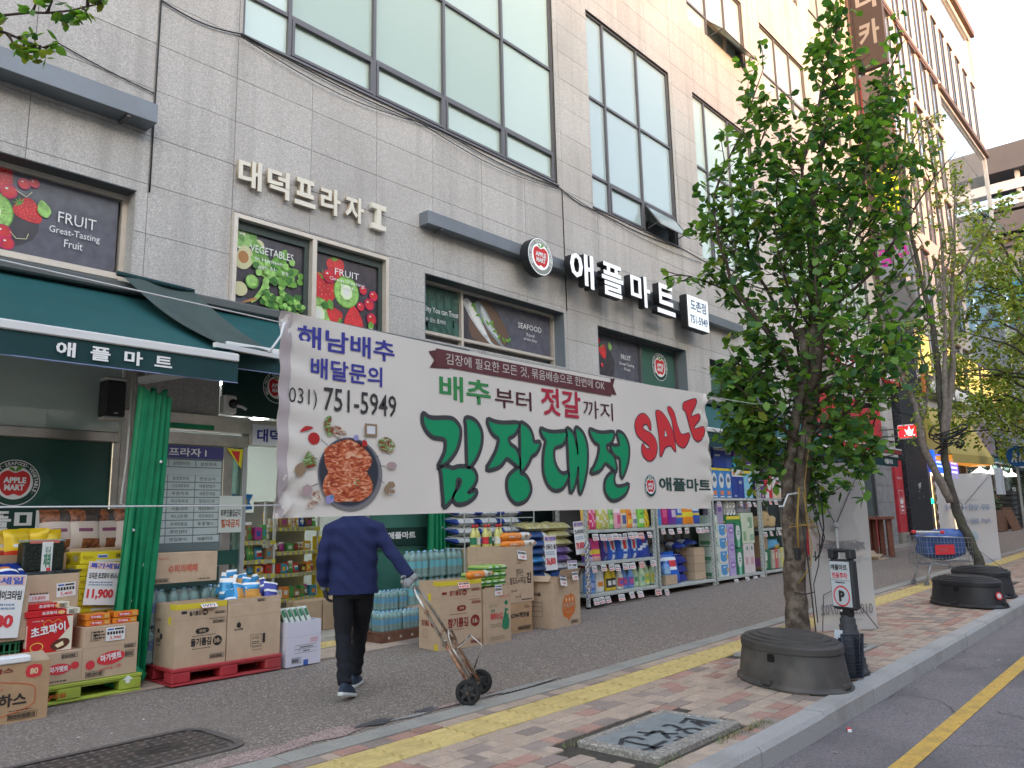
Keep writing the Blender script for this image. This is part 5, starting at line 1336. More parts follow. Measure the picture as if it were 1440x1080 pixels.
for i in range(6):
 q=T('juice_bottle','pale yellow juice bottle with red cap, %s from the left behind the orange rolls'%ordn(i),'bottle',(8.14+.125*i,8.08+.05*(i%2),1.105),0,'juice bottles with red caps')
 P('body',MB().lathe([(.045,0),(.052,.02),(.05,.12),(.052,.16),(.04,.22),(.018,.27),(.017,.29)],12),jb,q);P('cap',MB().lathe([(.022,.288),(.022,.325),(.018,.33)],10),REDP,q);P('wrap_label',MB().lathe([(.0535,.05),(.0515,.12),(.0535,.15)],12,cap= False),[GREENP,K((.7,.7,.6)),REDP][i%3],q)
 #  racks and shelf goods
m_rack=M('rack_white',(.50,.53,.50),.5,metal=.15,nz=(12,.08),stain=(4,(.34,.34,.31),.5))
def post_mesh(h):
 b=MB();b.box(0,.05,0,.004,0,h);b.box(0,.004,.004,.05,0,h)
 z=.05
 while z<h-.05:b.box(.018,.032,-.0008,0,z,z+.025,1);b.box(-.0008,0,.018,.032,z+.03,z+.055,1);z+=.085
 return b.mesh('rack_post',[m_rack,K((.12,.13,.12))])
def rack(label,x0,x1,y0,y1,zb,zt,boards,tags):
 t=T('goods_rack',label,'rack',(x0,y0,zb));w,d=x1-x0,y1-y0;pm=post_mesh(zt-zb)
 for x in (0,w-.05):
  for y in (0,d-.05):link('rack_post',pm,t,(x,y,0))
 for z in boards:
  P('shelf_board',MB().bbox(.052,w-.052,.003,d,z-zb-.05,z-zb,.003),m_rack,t)
 rs=random.Random(int(x0*10))
 for z,xs in tags:
  for i,x in enumerate(xs):tag_on(t,x,z-zb-.14+rs.uniform(-.01,.01),y=-.03+rs.uniform(-.01,.004),w=.15,h=.105,rot=(R(-14+rs.uniform(-6,6)),R(rs.uniform(-4,4)),R(rs.uniform(-8,8))),col=TAGPINK if rs.random()<.15 else TAG)
 P('foot',MB().box(0,.06,0,.06,-.03,0).box(w-.06,w,0,.06,-.03,0),BLACK,t)
 return t
rack('white slotted-steel rack of detergents, first right of the rice sacks',10.40,12.50,7.75,8.38,.09,3.0,[.28,.78,1.30,2.0],[(1.26,[.15,.35,.55,.72,.87,1.02,1.17,1.32,1.5,1.8]),(.76,[.1,.35,.56,.75,.98,1.18,1.48,1.85]),(.26,[.12,.28,.46,.8,1.15,1.4,1.95])])
rack('second white steel rack with washing powder sacks below and pouches above',12.56,14.66,7.75,8.38,.10,3.0,[.24,1.33,2.0],[(1.30,[.1,.38,.68,.95,1.4,1.58,1.75]),(.22,[.12])])
rack('third white steel rack holding toilet-paper packs on a high shelf',14.72,16.92,7.75,8.38,.12,3.0,[.24,1.84],[(1.80,[.15,1.2,1.55,1.85]),(.22,[.7,1.2,1.6,1.95])])
rack('fourth white steel rack with brooms and sacks, beside the tree trunk',16.96,18.6,7.75,8.38,.13,3.0,[.24,1.17,1.84],[(1.84,[.1,.4,.7]),(1.14,[.05,.35,.6,.8,1.1])])
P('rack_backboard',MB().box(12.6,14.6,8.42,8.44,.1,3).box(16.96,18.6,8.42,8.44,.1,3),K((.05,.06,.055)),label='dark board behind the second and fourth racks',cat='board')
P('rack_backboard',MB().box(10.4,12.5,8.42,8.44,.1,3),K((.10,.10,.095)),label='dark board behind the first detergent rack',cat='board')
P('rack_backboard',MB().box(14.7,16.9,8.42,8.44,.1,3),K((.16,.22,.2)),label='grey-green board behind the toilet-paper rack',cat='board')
POS= lambda i:ordn(i)
def row_pouch(rack_n,shelf,z,x0,items,y=7.86,h=.36,w=.17,d=.09,tilt=-6,cat='refill pouch'):
 x=x0
 for i,it in enumerate(items):
  ww,hh,cols,fn,desc=it
  m_=[K(c,.3) for c in cols]
  pouch('refill_pouch','%s, %s from the left on the %s of the %s rack'%(desc,POS(i),shelf,rack_n),cat,(x+ww/2,y+.02*(i%2),z),R(-8+4*(i%4)),ww*1.06,hh,d,m_,fn,tilt=R(tilt+2*(i%3)),seed=int(z*100)+i)
  x+=ww
P1= lambda u,v,s:1 if.15<v<.45 and.15<u<.85 else (2 if.55<v<.75 and.2<u<.8 else 0)
P2= lambda u,v,s:1 if v>.72 else (2 if (u-.5)**2+(v-.4)**2<.06 else 0)
P3= lambda u,v,s:1 if (int(u*6)+int(v*7))%3==0 and.1<v<.9 else (2 if v>.85 else 0)
row_pouch('first','middle-high shelf',1.305,10.46,[(.16,.36,[(.75,.42,.05),(.6,.05,.05),(.8,.7,.3)],P1,'orange refill pouch'),(.22,.38,[(.70,.05,.18),(.8,.45,.5),(.6,.02,.1)],P3,'crimson flower-print refill pouch'),(.36,.36,[(.55,.50,.12),(.68,.66,.52),(.75,.6,.1)],P3,'wide golden clear-wrap sponge pack'),(.18,.38,[(.25,.52,.14),(.6,.7,.4),(.1,.3,.1)],P1,'light green refill pouch'),(.17,.38,[(.75,.35,.45),(.85,.7,.72),(.6,.1,.2)],P2,'pale pink refill pouch'),(.20,.37,[(.72,.62,.45),(.75,.35,.04),(.1,.12,.3)],P2,'cream pouch with orange fruit print'),(.16,.36,[(.78,.25,.04),(.8,.6,.1),(.5,.05,.02)],P1,'orange-red refill pouch'),(.20,.38,[(.68,.62,.56),(.2,.25,.3),(.6,.45,.3)],P1,'beige refill pouch'),(.18,.38,[(.22,.55,.08),(.65,.75,.5),(.1,.3,.05)],P1,'bright green refill pouch'),(.20,.36,[(.78,.55,.02),(.3,.2,.05),(.75,.7,.5)],P3,'yellow bottle-print pouch')])
BG= lambda u,v,s:1 if (u-.5)**2*1.3+(v-.62)**2<.045 else (2 if (u-.5)**2*1.2+(v-.6)**2<.10 else (3 if v<.16 and.2<u<.8 and int(u*9)%2 else 0))
row_pouch('first','shelf below the price tags',.785,10.44,[(.24,.36,[(.14,.05,.32),(.72,.55,.05),(.6,.5,.62)],lambda u,v,s:1 if.3<v<.5 else (2 if v<.25 and u>.3 else 0),'violet pouch with yellow band'),(.26,.38,[(.72,.06,.22),(.75,.55,.05),(.7,.4,.35)],lambda u,v,s:1 if.3<v<.5 else (2 if v<.25 else 0),'hot pink pouch with yellow band'),(.20,.38,[(.04,.02,.14),(.5,.05,.05),(.1,.2,.5)],BG,'dark navy washing powder bag'),(.32,.40,[(.03,.10,.45),(.65,.05,.06),(.5,.68,.75),(.6,.65,.7)],BG,'blue washing powder bag with red splash print'),(.34,.41,[(.03,.10,.45),(.65,.05,.06),(.5,.68,.75),(.6,.65,.7)],BG,'larger blue washing powder bag with red splash print'),(.28,.40,[(.02,.07,.40),(.65,.05,.06),(.5,.68,.75),(.6,.65,.7)],BG,'deep blue washing powder bag with red splash'),(.36,.40,[(.02,.05,.32),(.6,.65,.72),(.5,.05,.1)],lambda u,v,s:1 if abs(v-.35-u*.3)<.07 else (2 if (u-.5)**2+(v-.8)**2<.02 else 0),'navy washing powder bag with white diagonal')],tilt=-9,cat='washing powder')
def jug(nm,label,loc,h,r,body,cap,lab,kind=0,rz=0,lab2= None):
 q=T(nm,label,'bottle',loc,rz);b=MB()
 if kind==0:
  b.lathe([(r*.95,0),(r,.03*h),(r,.62*h),(r*.86,.74*h),(r*.5,.86*h),(r*.34,.90*h)],14,sx=1,sy=.62)
  P('body',b,body,q);P('handle',MB().tube([(r*.92,0,.60*h),(r*1.04,0,.68*h),(r*.82,0,.82*h),(r*.42,0,.87*h)],r*.13,6),body,q)
 elif kind==1:
  b.lathe([(r*.9,0),(r,.03*h),(r,.45*h),(r*.9,.58*h),(r*.45,.80*h),(r*.34,.88*h)],14,sx=1,sy=.8);P('body',b,body,q)
 else:
  b.lathe([(r*.95,0),(r,.04*h),(r*.98,.6*h),(r*.75,.8*h),(r*.4,.88*h)],12,sx=1,sy=.55);P('body',b,body,q)
 P('cap',MB().lathe([(r*.40,.885*h),(r*.42,.97*h),(r*.3,h)],10),cap,q)
 sy=.62 if kind==0 else (.8 if kind==1 else.55)
 vs=MB();n=8
 def lf(u,v):
  a=PI*1.18+u*PI*.64; return (r*1.02*math.cos(a),r*1.02*sy*math.sin(a),h*(.12+.36*v))
 vs.grid(lf,8,4);me=P('label',vs,[lab,lab2 or lab],q)
 for k,p in enumerate(me.data.polygons):p.material_index=1 if (k//8 in (1,2) and 1<k%8<6) else 0
 return q
x=10.52
PB=K((.16,.32,.62),.3);PW=K((.66,.66,.62),.3);PY=K((.72,.50,.02),.3);PGn=K((.52,.66,.42),.3);GC=K((.03,.35,.08),.35);BC=K((.05,.15,.5));OR=K((.65,.22,.03));
JL=[('pale blue handled softener jug',.42,.12,PB,K((.2,.4,.7)),K((.10,.16,.45)),0,K((.35,.4,.6)),.27),('white handled softener jug with orange flower label',.42,.12,PW,PW,K((.70,.66,.6)),0,OR,.26),('yellow bleach bottle with black label',.42,.075,PY,K((.5,.08,.02)),K((.05,.04,.04)),1,K((.7,.7,.65)),.16),('second yellow bleach bottle with black label',.42,.075,PY,K((.5,.08,.02)),K((.05,.04,.04)),1,K((.7,.7,.65)),.16),('white toilet cleaner bottle with red label',.40,.08,PW,REDP,K((.6,.1,.12)),1,K((.15,.1,.4)),.17),('sky blue bottle with violet label',.38,.075,PB,BC,K((.2,.1,.4)),1,K((.6,.1,.2)),.15),('second sky blue bottle with violet label',.38,.075,PB,BC,K((.2,.1,.4)),1,K((.6,.1,.2)),.15),('tall pale green dish soap bottle, green cap',.44,.085,PGn,GC,K((.45,.6,.42)),1,K((.1,.3,.15)),.18),('pale green dish soap bottle with sage label',.43,.08,PGn,GC,K((.42,.58,.4)),1,K((.15,.35,.2)),.17),('pale green bottle with yellow lemon label',.43,.085,PGn,GC,K((.66,.55,.08)),1,K((.3,.45,.1)),.18),('last pale green bottle with yellow lemon label',.43,.085,PGn,GC,K((.66,.55,.08)),1,K((.3,.45,.1)),.18)]
for i,(ds,h,r,bo,ca,la,kd,l2,st) in enumerate(JL):
 jug('detergent_bottle','%s on the lowest shelf of the first rack, %s from the left'%(ds,POS(i)),(x+st*.4,7.90+.03*(i%2),.285),h,r,bo,ca,la,kd,R(-10),l2);x+=st*1.06
for i in range(8):
 jug('detergent_bottle','back-row %s bottle on the lowest shelf of the first rack, %s from the left'%('green-capped' if i>3 else 'red-capped',POS(i)),(10.75+.21*i,8.12,.285),.44,.075,PW if i<4 else PGn,REDP if i<4 else GC,PW,1)
for i in range(4):
 carton('carton behind the bottles on the first rack, %s from the left'%POS(i),(10.5+.48*i,8.22,.285),0,.44,.14,.26,open_= False)
BX= lambda u,v,s:1 if v>.86 else (2 if.25<v<.6 and.2<u<.8 else 0)
row_pouch('second','upper shelf',1.335,12.64,[(.24,.46,[(.06,.30,.60),(.4,.65,.8),(.1,.15,.45)],BX,'sky blue tall refill pack'),(.28,.46,[(.50,.02,.14),(.7,.5,.55),(.65,.1,.25)],BX,'crimson tall refill pack'),(.27,.46,[(.16,.03,.30),(.5,.3,.6),(.6,.5,.6)],BX,'purple tall refill pack'),(.30,.42,[(.05,.12,.45),(.72,.55,.05),(.5,.6,.7)],lambda u,v,s:1 if.28<v<.45 else (2 if v>.5 and u>.3 else 0),'blue zip bag with yellow band'),(.33,.46,[(.74,.24,.02),(.72,.60,.05),(.7,.55,.4)],lambda u,v,s:1 if.3<v<.5 else (2 if v>.6 and u>.4 else 0),'orange zip bag with yellow band'),(.30,.42,[(.04,.10,.42),(.72,.55,.05),(.6,.7,.75)],lambda u,v,s:1 if.4<v<.55 else (2 if v>.6 else 0),'navy zip bag with yellow band')])
for r_ in range(3):
 for i in range(3):
  pouch('powder_sack','navy washing powder sack lying in the pile, %s layer, %s from the left, second rack'%(['bottom','middle','top'][r_],POS(i)),'powder sack',(13.5+.14*i,7.98,.26+.17*r_),0,.42,.34,.19,[K((.02,.03,.22),.25),K((.35,.4,.6),.25)],lambda u,v,s:1 if.42<v<.55 and.3<u<.7 else 0,tilt=R(-62),seed=r_*5+i)
pouch('powder_sack','large blue washing powder sack with red and white print leaning out of the second rack','powder sack',(13.18,7.86,.25),R(-6),.52,.60,.18,[K((.02,.11,.50),.25),REDP,K((.7,.75,.8)),K((.02,.05,.3))],lambda u,v,s:1 if abs(u-.55)<.2 and abs(v-.62)<.07 else (2 if abs(v-.38-u*.15)<.045 or (v>.7 and v<.76) else (3 if v<.1 else 0)),tilt=R(-14),seed=5)
pouch('powder_sack','blue sack standing behind the large leaning one in the second rack','powder sack',(12.95,8.05,.25),R(8),.5,.58,.16,[K((.03,.16,.55),.25),K((.45,.5,.5)),K((.02,.05,.3))],lambda u,v,s:1 if.3<v<.6 and.4<u<.7 else 0,tilt=R(-10),seed=6)
t=T('detergent_box','navy handled box with a grey square print standing in the second rack','box',(12.68,8.0,.62),R(-5));P('box',MB().bbox(0,.42,0,.26,0,.20,.006),K((.02,.03,.20),.3),t);P('patch',MB().box(.10,.30,-.003,0,.04,.16),K((.40,.42,.5)),t)
carton('stand under the navy handled box in the second rack',(12.68,8.0,.25),0,.42,.3,.36,open_= False)
carton('small brown carton with a price tag at the lower left of the second rack',(12.84,7.80,.25),0,.42,.16,.17,open_= False)
jug('detergent_bottle','pale blue bottle with flared base on the small brown carton, second rack',(12.98,7.88,.42),.26,.11,PB,K((.25,.45,.7)),K((.3,.5,.7)),1)
jug('detergent_bottle','pale blue handled jug at the left post of the second rack',(12.70,7.88,.25),.52,.09,K((.35,.55,.7),.3),PB,GREENP,0)
for i in range(4):carton('brown carton column at the right side of the second rack, %s from the bottom'%POS(i),(14.12,7.90,.25+.155*i),0,.42,.4,.15,open_= False)
for i in range(2):pouch('powder_sack','navy flat pack lying on the carton column of the second rack, %s'%['left','right'][i],'powder sack',(13.75+.42*i,7.95,.95-.05*(1-i)),0,.44,.36,.12,[K((.02,.04,.28),.25),K((.55,.6,.65)),K((.03,.1,.4),.3)],lambda u,v,s:1 if u<.3 and.3<v<.7 else (2 if u>.6 else 0),tilt=R(-78),seed=30+i)
for i in range(5):
 for j in range(2):
  t=T('stacked_box','dim grey and brown box stacked at the back of the second rack, %s row, %s from the left'%(['lower','upper'][j],POS(i)),'box',(12.95+.33*i,8.22,.72+.27*j));P('box',MB().bbox(0,.30,0,.15,0,.25,.004),K([(.12,.13,.12),(.16,.12,.09)][(i+j)%2]),t);P('label',MB().box(.05,.25,-.003,0,.06,.19),K((.22,.26,.24)),t)
def block(nm,label,cat,loc,w,h,d,base,prints,rz=0,soft=.01,text= None,group= None):
 """wrapped pack: bevelled block with printed areas on the front [(x0,z0,x1,z1,col)] or ('c',cx,cz,rx,rz,col)"""
 t=T(nm,label,cat,loc,rz,group);P('wrap',MB().bbox(0,w,0,d,0,h,soft),K(base,.35),t)
 sh=[];ms=[]
 for p in prints:
  c=K(p[-1],.35)
  if c not in ms:ms.append(c)
  sh.append((circ(p[1]*w,p[2]*h,p[3]*w,p[4]*h,20) if p[0]=='c' else rect(p[0]*w,p[1]*h,p[2]*w,p[3]*h),ms.index(c)))
 if sh:P('print',flat(sh,.0015),ms,t,(0,-.002,0),ROT['F'])
 sd=[(rect(.04*d,.0,.96*d,h*.93),0)]
 if prints:P('side_print',flat([(rect(.1*d,h*.1,.9*d,h*.35),0)],.001),ms[:1],t,(-.002,d,0),ROT['L'])
 if text:TX(text[0],K(text[5] if len(text)>5 else (.75,.75,.75)),t,(text[1]*w,-.014,text[2]*h),text[3]*w,text[4]*h,bold=.03)
 return t
DB=(.03,.06,.30);SB=(.10,.40,.66);CY=(.75,.62,.05);WH=(.70,.72,.70);VI=(.14,.04,.30);LV=(.45,.36,.62)
z=1.845
for i in range(3):block('toilet_paper_pack','blue toilet-paper pack with yellow top strip, %s from the left on the high shelf'%POS(i),'toilet paper',(14.80+.31*i-.0,7.80,z),.30,.62,.34,(.06,.24,.58),[(0,.92,1,1,CY),('c',.5,.58,.36,.26,WH),('c',.5,.62,.2,.1,(.15,.25,.35)),(.25,.10,.75,.24,(.7,.25,.12)),(.2,.02,.8,.06,WH)],text=('깨끗한',.27,.56,.46,.08,(.1,.15,.25)))
block('toilet_paper_pack','navy toilet-paper pack with white bear-print top on the high shelf','toilet paper',(15.75,7.80,z),.56,.62,.34,DB,[(0,.74,1,1,WH),('c',.18,.87,.1,.08,(.62,.25,.08)),('c',.78,.87,.1,.08,(.62,.25,.08)),(.49,0,.51,.74,(.02,.03,.2)),(.55,.50,.78,.60,(.4,.45,.6)),(.1,.05,.3,.1,(.4,.45,.6))])
block('toilet_paper_pack','sky blue tissue pack with round navy emblem on the high shelf','toilet paper',(16.33,7.80,z),.40,.60,.34,(.25,.55,.72),[('c',.6,.68,.17,.12,(.04,.1,.3)),('c',.6,.68,.13,.09,WH),('c',.4,.2,.3,.12,(.5,.7,.75)),(0,.9,.8,1,CY)])
t=block('toilet_paper_pack','violet pack lettered viv near the tree on the high shelf','toilet paper',(16.98,7.80,z),.36,.56,.34,VI,[('c',.7,.1,.1,.05,CY)],text=('ViV',.15,.45,.7,.22))
block('toilet_paper_pack','red and white pack beside the violet one on the high shelf','toilet paper',(17.36,7.80,z),.40,.52,.34,(.55,.03,.05),[(0,0,.5,.3,WH),('c',.6,.6,.3,.25,(.7,.65,.6))])
block('tissue_pack','white pack with orange print at the far right of the high shelf','toilet paper',(17.80,7.80,z),.45,.5,.34,WH,[(0,0,1,.3,(.7,.5,.35)),('c',.5,.6,.3,.2,(.6,.2,.15))])
z=2.475
block('toilet_paper_pack','navy pack with bear-print top on the upper layer of the high shelf','toilet paper',(15.02,7.82,z),.56,.54,.32,DB,[(0,.68,1,1,WH),('c',.55,.84,.2,.1,(.65,.28,.08)),(.1,.45,.5,.52,(.5,.55,.65))])
block('toilet_paper_pack','glossy navy pack beside the first bear-print one on the upper layer','toilet paper',(15.60,7.84,z),.28,.50,.32,(.06,.12,.38),[(0,.6,.9,.95,WH),(.1,.62,.6,.7,(.2,.25,.4))])
block('toilet_paper_pack','sky blue pack with round emblem on the upper layer','toilet paper',(15.92,7.80,z-.01),.42,.28,.32,(.10,.48,.66),[('c',.25,.5,.17,.3,(.02,.08,.25)),('c',.25,.5,.12,.22,WH),(.85,0,1,1,CY)])
block('toilet_paper_pack','violet pack lying above the sky blue one, lettered in white','toilet paper',(15.92,7.82,2.76),.44,.24,.32,VI,[(0,.0,1,.08,(.4,.35,.5))],text=('Viv',.2,.3,.6,.4))
block('toilet_paper_pack','second violet pack on the upper layer, half behind leaves','toilet paper',(16.42,7.82,z),.44,.50,.32,VI,[('c',.5,.5,.4,.3,(.2,.08,.42)),(.1,.1,.9,.25,(.6,.55,.65))])
block('toilet_paper_pack','dark violet pack with white script, rightmost of the upper layer','toilet paper',(16.95,7.82,z),.8,.48,.32,(.10,.06,.26),[(0,.82,1,1,WH),(.1,.5,.7,.7,(.4,.35,.55))])
for i in range(4):block('toilet_paper_pack','pale green tissue pack in the slim column at the left post of the third rack, %s from the bottom'%POS(i),'tissue pack',(14.74,7.79,.245+.315*i),.22,.305,.34,(.52,.64,.55),[(.1,.08,.6,.3,(.1,.25,.15)),(.3,.55,.9,.85,(.66,.70,.6)),('c',.4,.45,.2,.1,(.5,.35,.2))])
for i in range(4):block('toilet_paper_pack','white pack with blue cap-shaped print, %s from the bottom in the third rack'%POS(i),'tissue pack',(14.99,7.80,.245+.265*i),.36,.26,.34,WH,[(.05,.35,.85,.95,(.08,.30,.60)),('c',.45,.38,.38,.25,(.08,.30,.60)),('c',.82,.5,.12,.18,(.65,.45,.15)),(.3,.7,.6,.78,WH)])
for i in range(3):block('toilet_paper_pack','lavender pack with violet emblem, %s from the bottom in the third rack'%POS(i),'tissue pack',(15.40,7.80,.245+.355*i),.28,.35,.34,LV,[('c',.5,.62,.42,.2,(.28,.16,.48)),('c',.5,.62,.3,.08,(.6,.5,.7)),(.1,0,.9,.1,(.55,.45,.66))])
for i in range(2):block('toilet_paper_pack','dark green pack with white oval print, %s in the third rack'%['lower','upper'][i],'tissue pack',(15.72,7.80,.245+.56*i),.33,.54,.34,(.02,.16,.08),[('c',.42,.58,.30,.34,WH),(.25,.0,.6,.3,(.25,.6,.4)),(.1,.86,.9,1,(.03,.25,.1)),(.28,.5,.58,.54,(.1,.2,.15)),(.28,.6,.58,.64,(.1,.2,.15))])
block('toilet_paper_pack','pink-printed white tissue pack at the lower right of the third rack','tissue pack',(16.08,7.80,.245),.50,.62,.34,(.70,.62,.62),[(.1,.3,.35,.55,(.62,.35,.38)),(.6,.3,.85,.55,(.62,.35,.38)),('c',.3,.85,.08,.07,GREENP.diffuse_color[:3] if 0 else (.1,.3,.15)),('c',.75,.85,.08,.07,(.1,.3,.15)),(.49,0,.51,1,(.6,.5,.5))])
block('toilet_paper_pack','pale green leafy tissue pack at the upper right of the third rack','tissue pack',(16.06,7.80,.87),.58,.66,.34,(.60,.66,.50),[(.08,.1,.3,.4,(.25,.4,.2)),(.5,.5,.85,.85,(.25,.4,.25)),(.6,.1,.95,.3,(.3,.45,.3)),(.45,.55,.6,.7,(.7,.75,.65))])
block('toilet_paper_pack','green and yellow long pack on the lavender column of the third rack','tissue pack',(15.38,7.81,1.315),.66,.15,.34,(.04,.22,.08),[(0,.55,.95,1,CY)])
block('toilet_paper_pack','lavender pack standing on the blue-printed column of the third rack','tissue pack',(15.02,7.83,1.31),.28,.44,.32,(.38,.32,.46),[('c',.5,.7,.3,.15,(.2,.12,.35))])
t=block('toilet_paper_pack','clear-wrapped pack of white rolls in the third rack','toilet roll pack',(15.42,7.84,1.47),.46,.32,.3,(.50,.50,.47),[],soft=.03)
for i in range(3):
 for j in range(2):P('roll_end',MB().lathe([(.022,0),(.07,0),(.072,.008)],14,cap= False),K((.6,.6,.56)),t,(.08+.15*i,-.002,.085+.15*j),(PI/2,0,0));P('roll_core',MB().lathe([(.022,0),(.0,.001)],10,cap= False),K((.2,.17,.13)),t,(.08+.15*i,-.004,.085+.15*j),(PI/2,0,0))
block('toilet_paper_pack','grey wrapped pack with blue logo at the top right of the third rack','tissue pack',(15.98,7.86,1.54),.7,.24,.3,(.33,.33,.36),[(.5,.3,.6,.8,(.1,.2,.5)),(.62,.3,.72,.8,(.5,.15,.15)),(.1,.35,.45,.6,(.2,.2,.22))])
for i in range(3):pouch('sack','tan paper sack on the middle shelf of the fourth rack, %s from the left'%POS(i),'sack',(17.12+.38*i,7.95,1.19+.0*i),R(5*i),.42,.26+.12*(i%2),.22,[K((.50,.36,.18)),K((.3,.2,.1))],lambda u,v,s:1 if.4<v<.55 and.3<u<.6 else 0,seed=i+3)
block('box','tall tan box with a violet disc print standing in the fourth rack','box',(17.02,7.86,.26),.40,.75,.2,(.42,.27,.15),[('c',.15,.6,.2,.18,(.35,.12,.3)),(.75,.2,.8,.24,(.2,.1,.05)),(.75,.5,.8,.54,(.2,.1,.05))])
t=T('folded_umbrella_bundle','bundle of dark green folded cloths hanging in the fourth rack','cloth bundle',(17.45,7.95,.75));b=MB()
for i in range(9):b.tube([(.09*i,0,.42),(.09*i+.01,-.02,.2),(.09*i,0,.02)],[.03,.045,.02],8)
P('cloth',b,K((.01,.10,.05)),t)
block('bundle','green netted bundle with a white card at the bottom of the fourth rack','bundle',(17.05,7.84,.26),.42,.45,.3,(.03,.16,.07),[(.2,.45,.6,.85,TAG and (.7,.7,.66)),(.15,.1,.5,.4,(.45,.5,.35))])
for i in range(4):block('bundle','upright printed bundle, %s from the left at the bottom of the fourth rack'%POS(i),'bundle',(17.55+.17*i,7.84,.26),.16,.42+.03*(i%2),.3,[(.45,.42,.34),(.55,.12,.12),(.4,.38,.3),(.6,.55,.15)][i],[(.2,.5,.8,.8,(.6,.55,.4))])
pouch('net_bag','blue and yellow netted bag lying on the bundles of the fourth rack','bag',(17.75,7.9,.70),0,.6,.22,.2,[K((.12,.35,.55)),K((.65,.5,.05))],lambda u,v,s:1 if v<.4 and u>.4 else 0,seed=9)
#  rice sacks and the wire rack left of the first rack
def sack(label,loc,w,mats,fn,group= None,seed=0):
 return pouch('rice_sack',label,'rice sack',loc,0,w,.34,.135,mats,fn,group,tilt=R(-80),seed=seed,nx=10,ny=8)
SM=[[M('rice_navy',(.02,.06,.20),.35,nz=(18,.5)),K((.60,.48,.28)),BLACK,K((.6,.62,.6))],[M('rice_olive',(.40,.36,.16),.35,nz=(18,.4)),K((.55,.5,.35)),BLACK,K((.5,.45,.2))],[M('rice_violet',(.16,.10,.28),.35,nz=(18,.4)),K((.5,.48,.55)),K((.6,.6,.65)),K((.3,.2,.4))],[M('rice_white',(.5,.5,.52),.35,nz=(18,.4)),K((.2,.15,.3)),K((.3,.3,.4)),K((.55,.5,.5))],[M('rice_blue',(.03,.22,.48),.35,nz=(18,.4)),K((.60,.48,.28)),BLACK,K((.6,.62,.6))]]
SF= lambda u,v,s:1 if (u>.82) else (2 if.25<u<.62 and.2<v<.8 and (int(u*22)+int(v*5))%2 else (3 if.66<u<.76 else 0))
for k in range(11):
 z=.05+.125*k
 for c in range(2):
  kind=0 if c==0 else [0,0,0,4,0,3,2,2,1,1,1][k]
  if k in (3,6) and c==0:kind=4
  if k>=10 and c==0:kind=1
  w=.62 if c==0 else.58
  sack('%s sack in the %s column of rice sacks, %s from the ground'%(['dark blue gold-ended','olive gold','violet','white and violet','bright blue'][kind],['left','right'][c],POS(k)),(9.50+.56*c+.02*(k%3),8.0-.0*c,z+.05),w,SM[kind],SF,seed=k*2+c)
for c in range(3):
 for k in range(4):
  sack('white and brown food sack in the wire rack, %s shelf from below, %s from the left'%(POS(k),POS(c)),(8.50+.5*c-.12,8.42,1.12+.14*k+.06),.46,[M('sack_white',(.55,.56,.55),.4,nz=(14,.25)),K((.03,.07,.30)),K((.22,.09,.03)),K((.5,.5,.4))],lambda u,v,s:2 if abs(u-.5)<.14 and.2<v<.8 else (1 if u>.8 or u<.12 else 0),seed=100+k*3+c)
t=T('wire_rack','white wire rack holding white and brown food sacks above the juice bottles','rack',(8.02,8.15,0))
for z in (1.10,1.24,1.38,1.52):P('wire_shelf',MB().box(0,1.55,0,.012,z,z+.012).box(0,.012,.012,.4,z,z+.012).box(1.54,1.55,.012,.4,z,z+.012).box(.5,.512,0.013,.4,z,z+.01).box(1.0,1.012,.013,.4,z,z+.01),m_rack,t)
for x in (0,.77,1.54):P('wire_post',MB().box(x,x+.012,-.013,-.001,0,1.9),m_rack,t)
for x in (.0,.5,1.0,1.52):P('wire_hook',MB().bar((x,0,1.38),(x-.04,-.06,1.52),.015).bar((x,0,1.24),(x-.04,-.06,1.38),.015),m_rack,t)
sale_card('long hanging sale card priced 36,800 on the left rice sacks',(9.42,7.80,.72),.28,.52,'36,800',title='특가판매',sub='신동진 쌀',rot=(R(-3),0,0))
sale_card('hanging sale card priced 39,800 on the right rice sacks',(10.16,7.78,.92),.26,.52,'39,800',title='특가판매',sub='고시히카리',rot=(R(-3),R(-3),0))
sale_card('low sale card with purple heading on the rice sacks behind the folk snack carton',(9.92,7.76,.62),.24,.22,'27,900',title='특가판매',sub='햅쌀',rot=(R(-5),0,0))
b=MB();rs=random.Random(8)
for k in range(9):
 pouch('hanging_pack','spotted snack pack on the hanging strip by the first rack, %s from top'%POS(k),'snack pack',(10.40+.01*(k%2)-.06,7.70,1.0-.10*k),R(10*(k%3)-10),.13,.11,.03,[K((.45,.33,.2)),K((.06,.12,.3)),K((.6,.6,.55))],lambda u,v,s:(int(u*5)+int(v*4)*2)%3,seed=k,nx=5,ny=5)
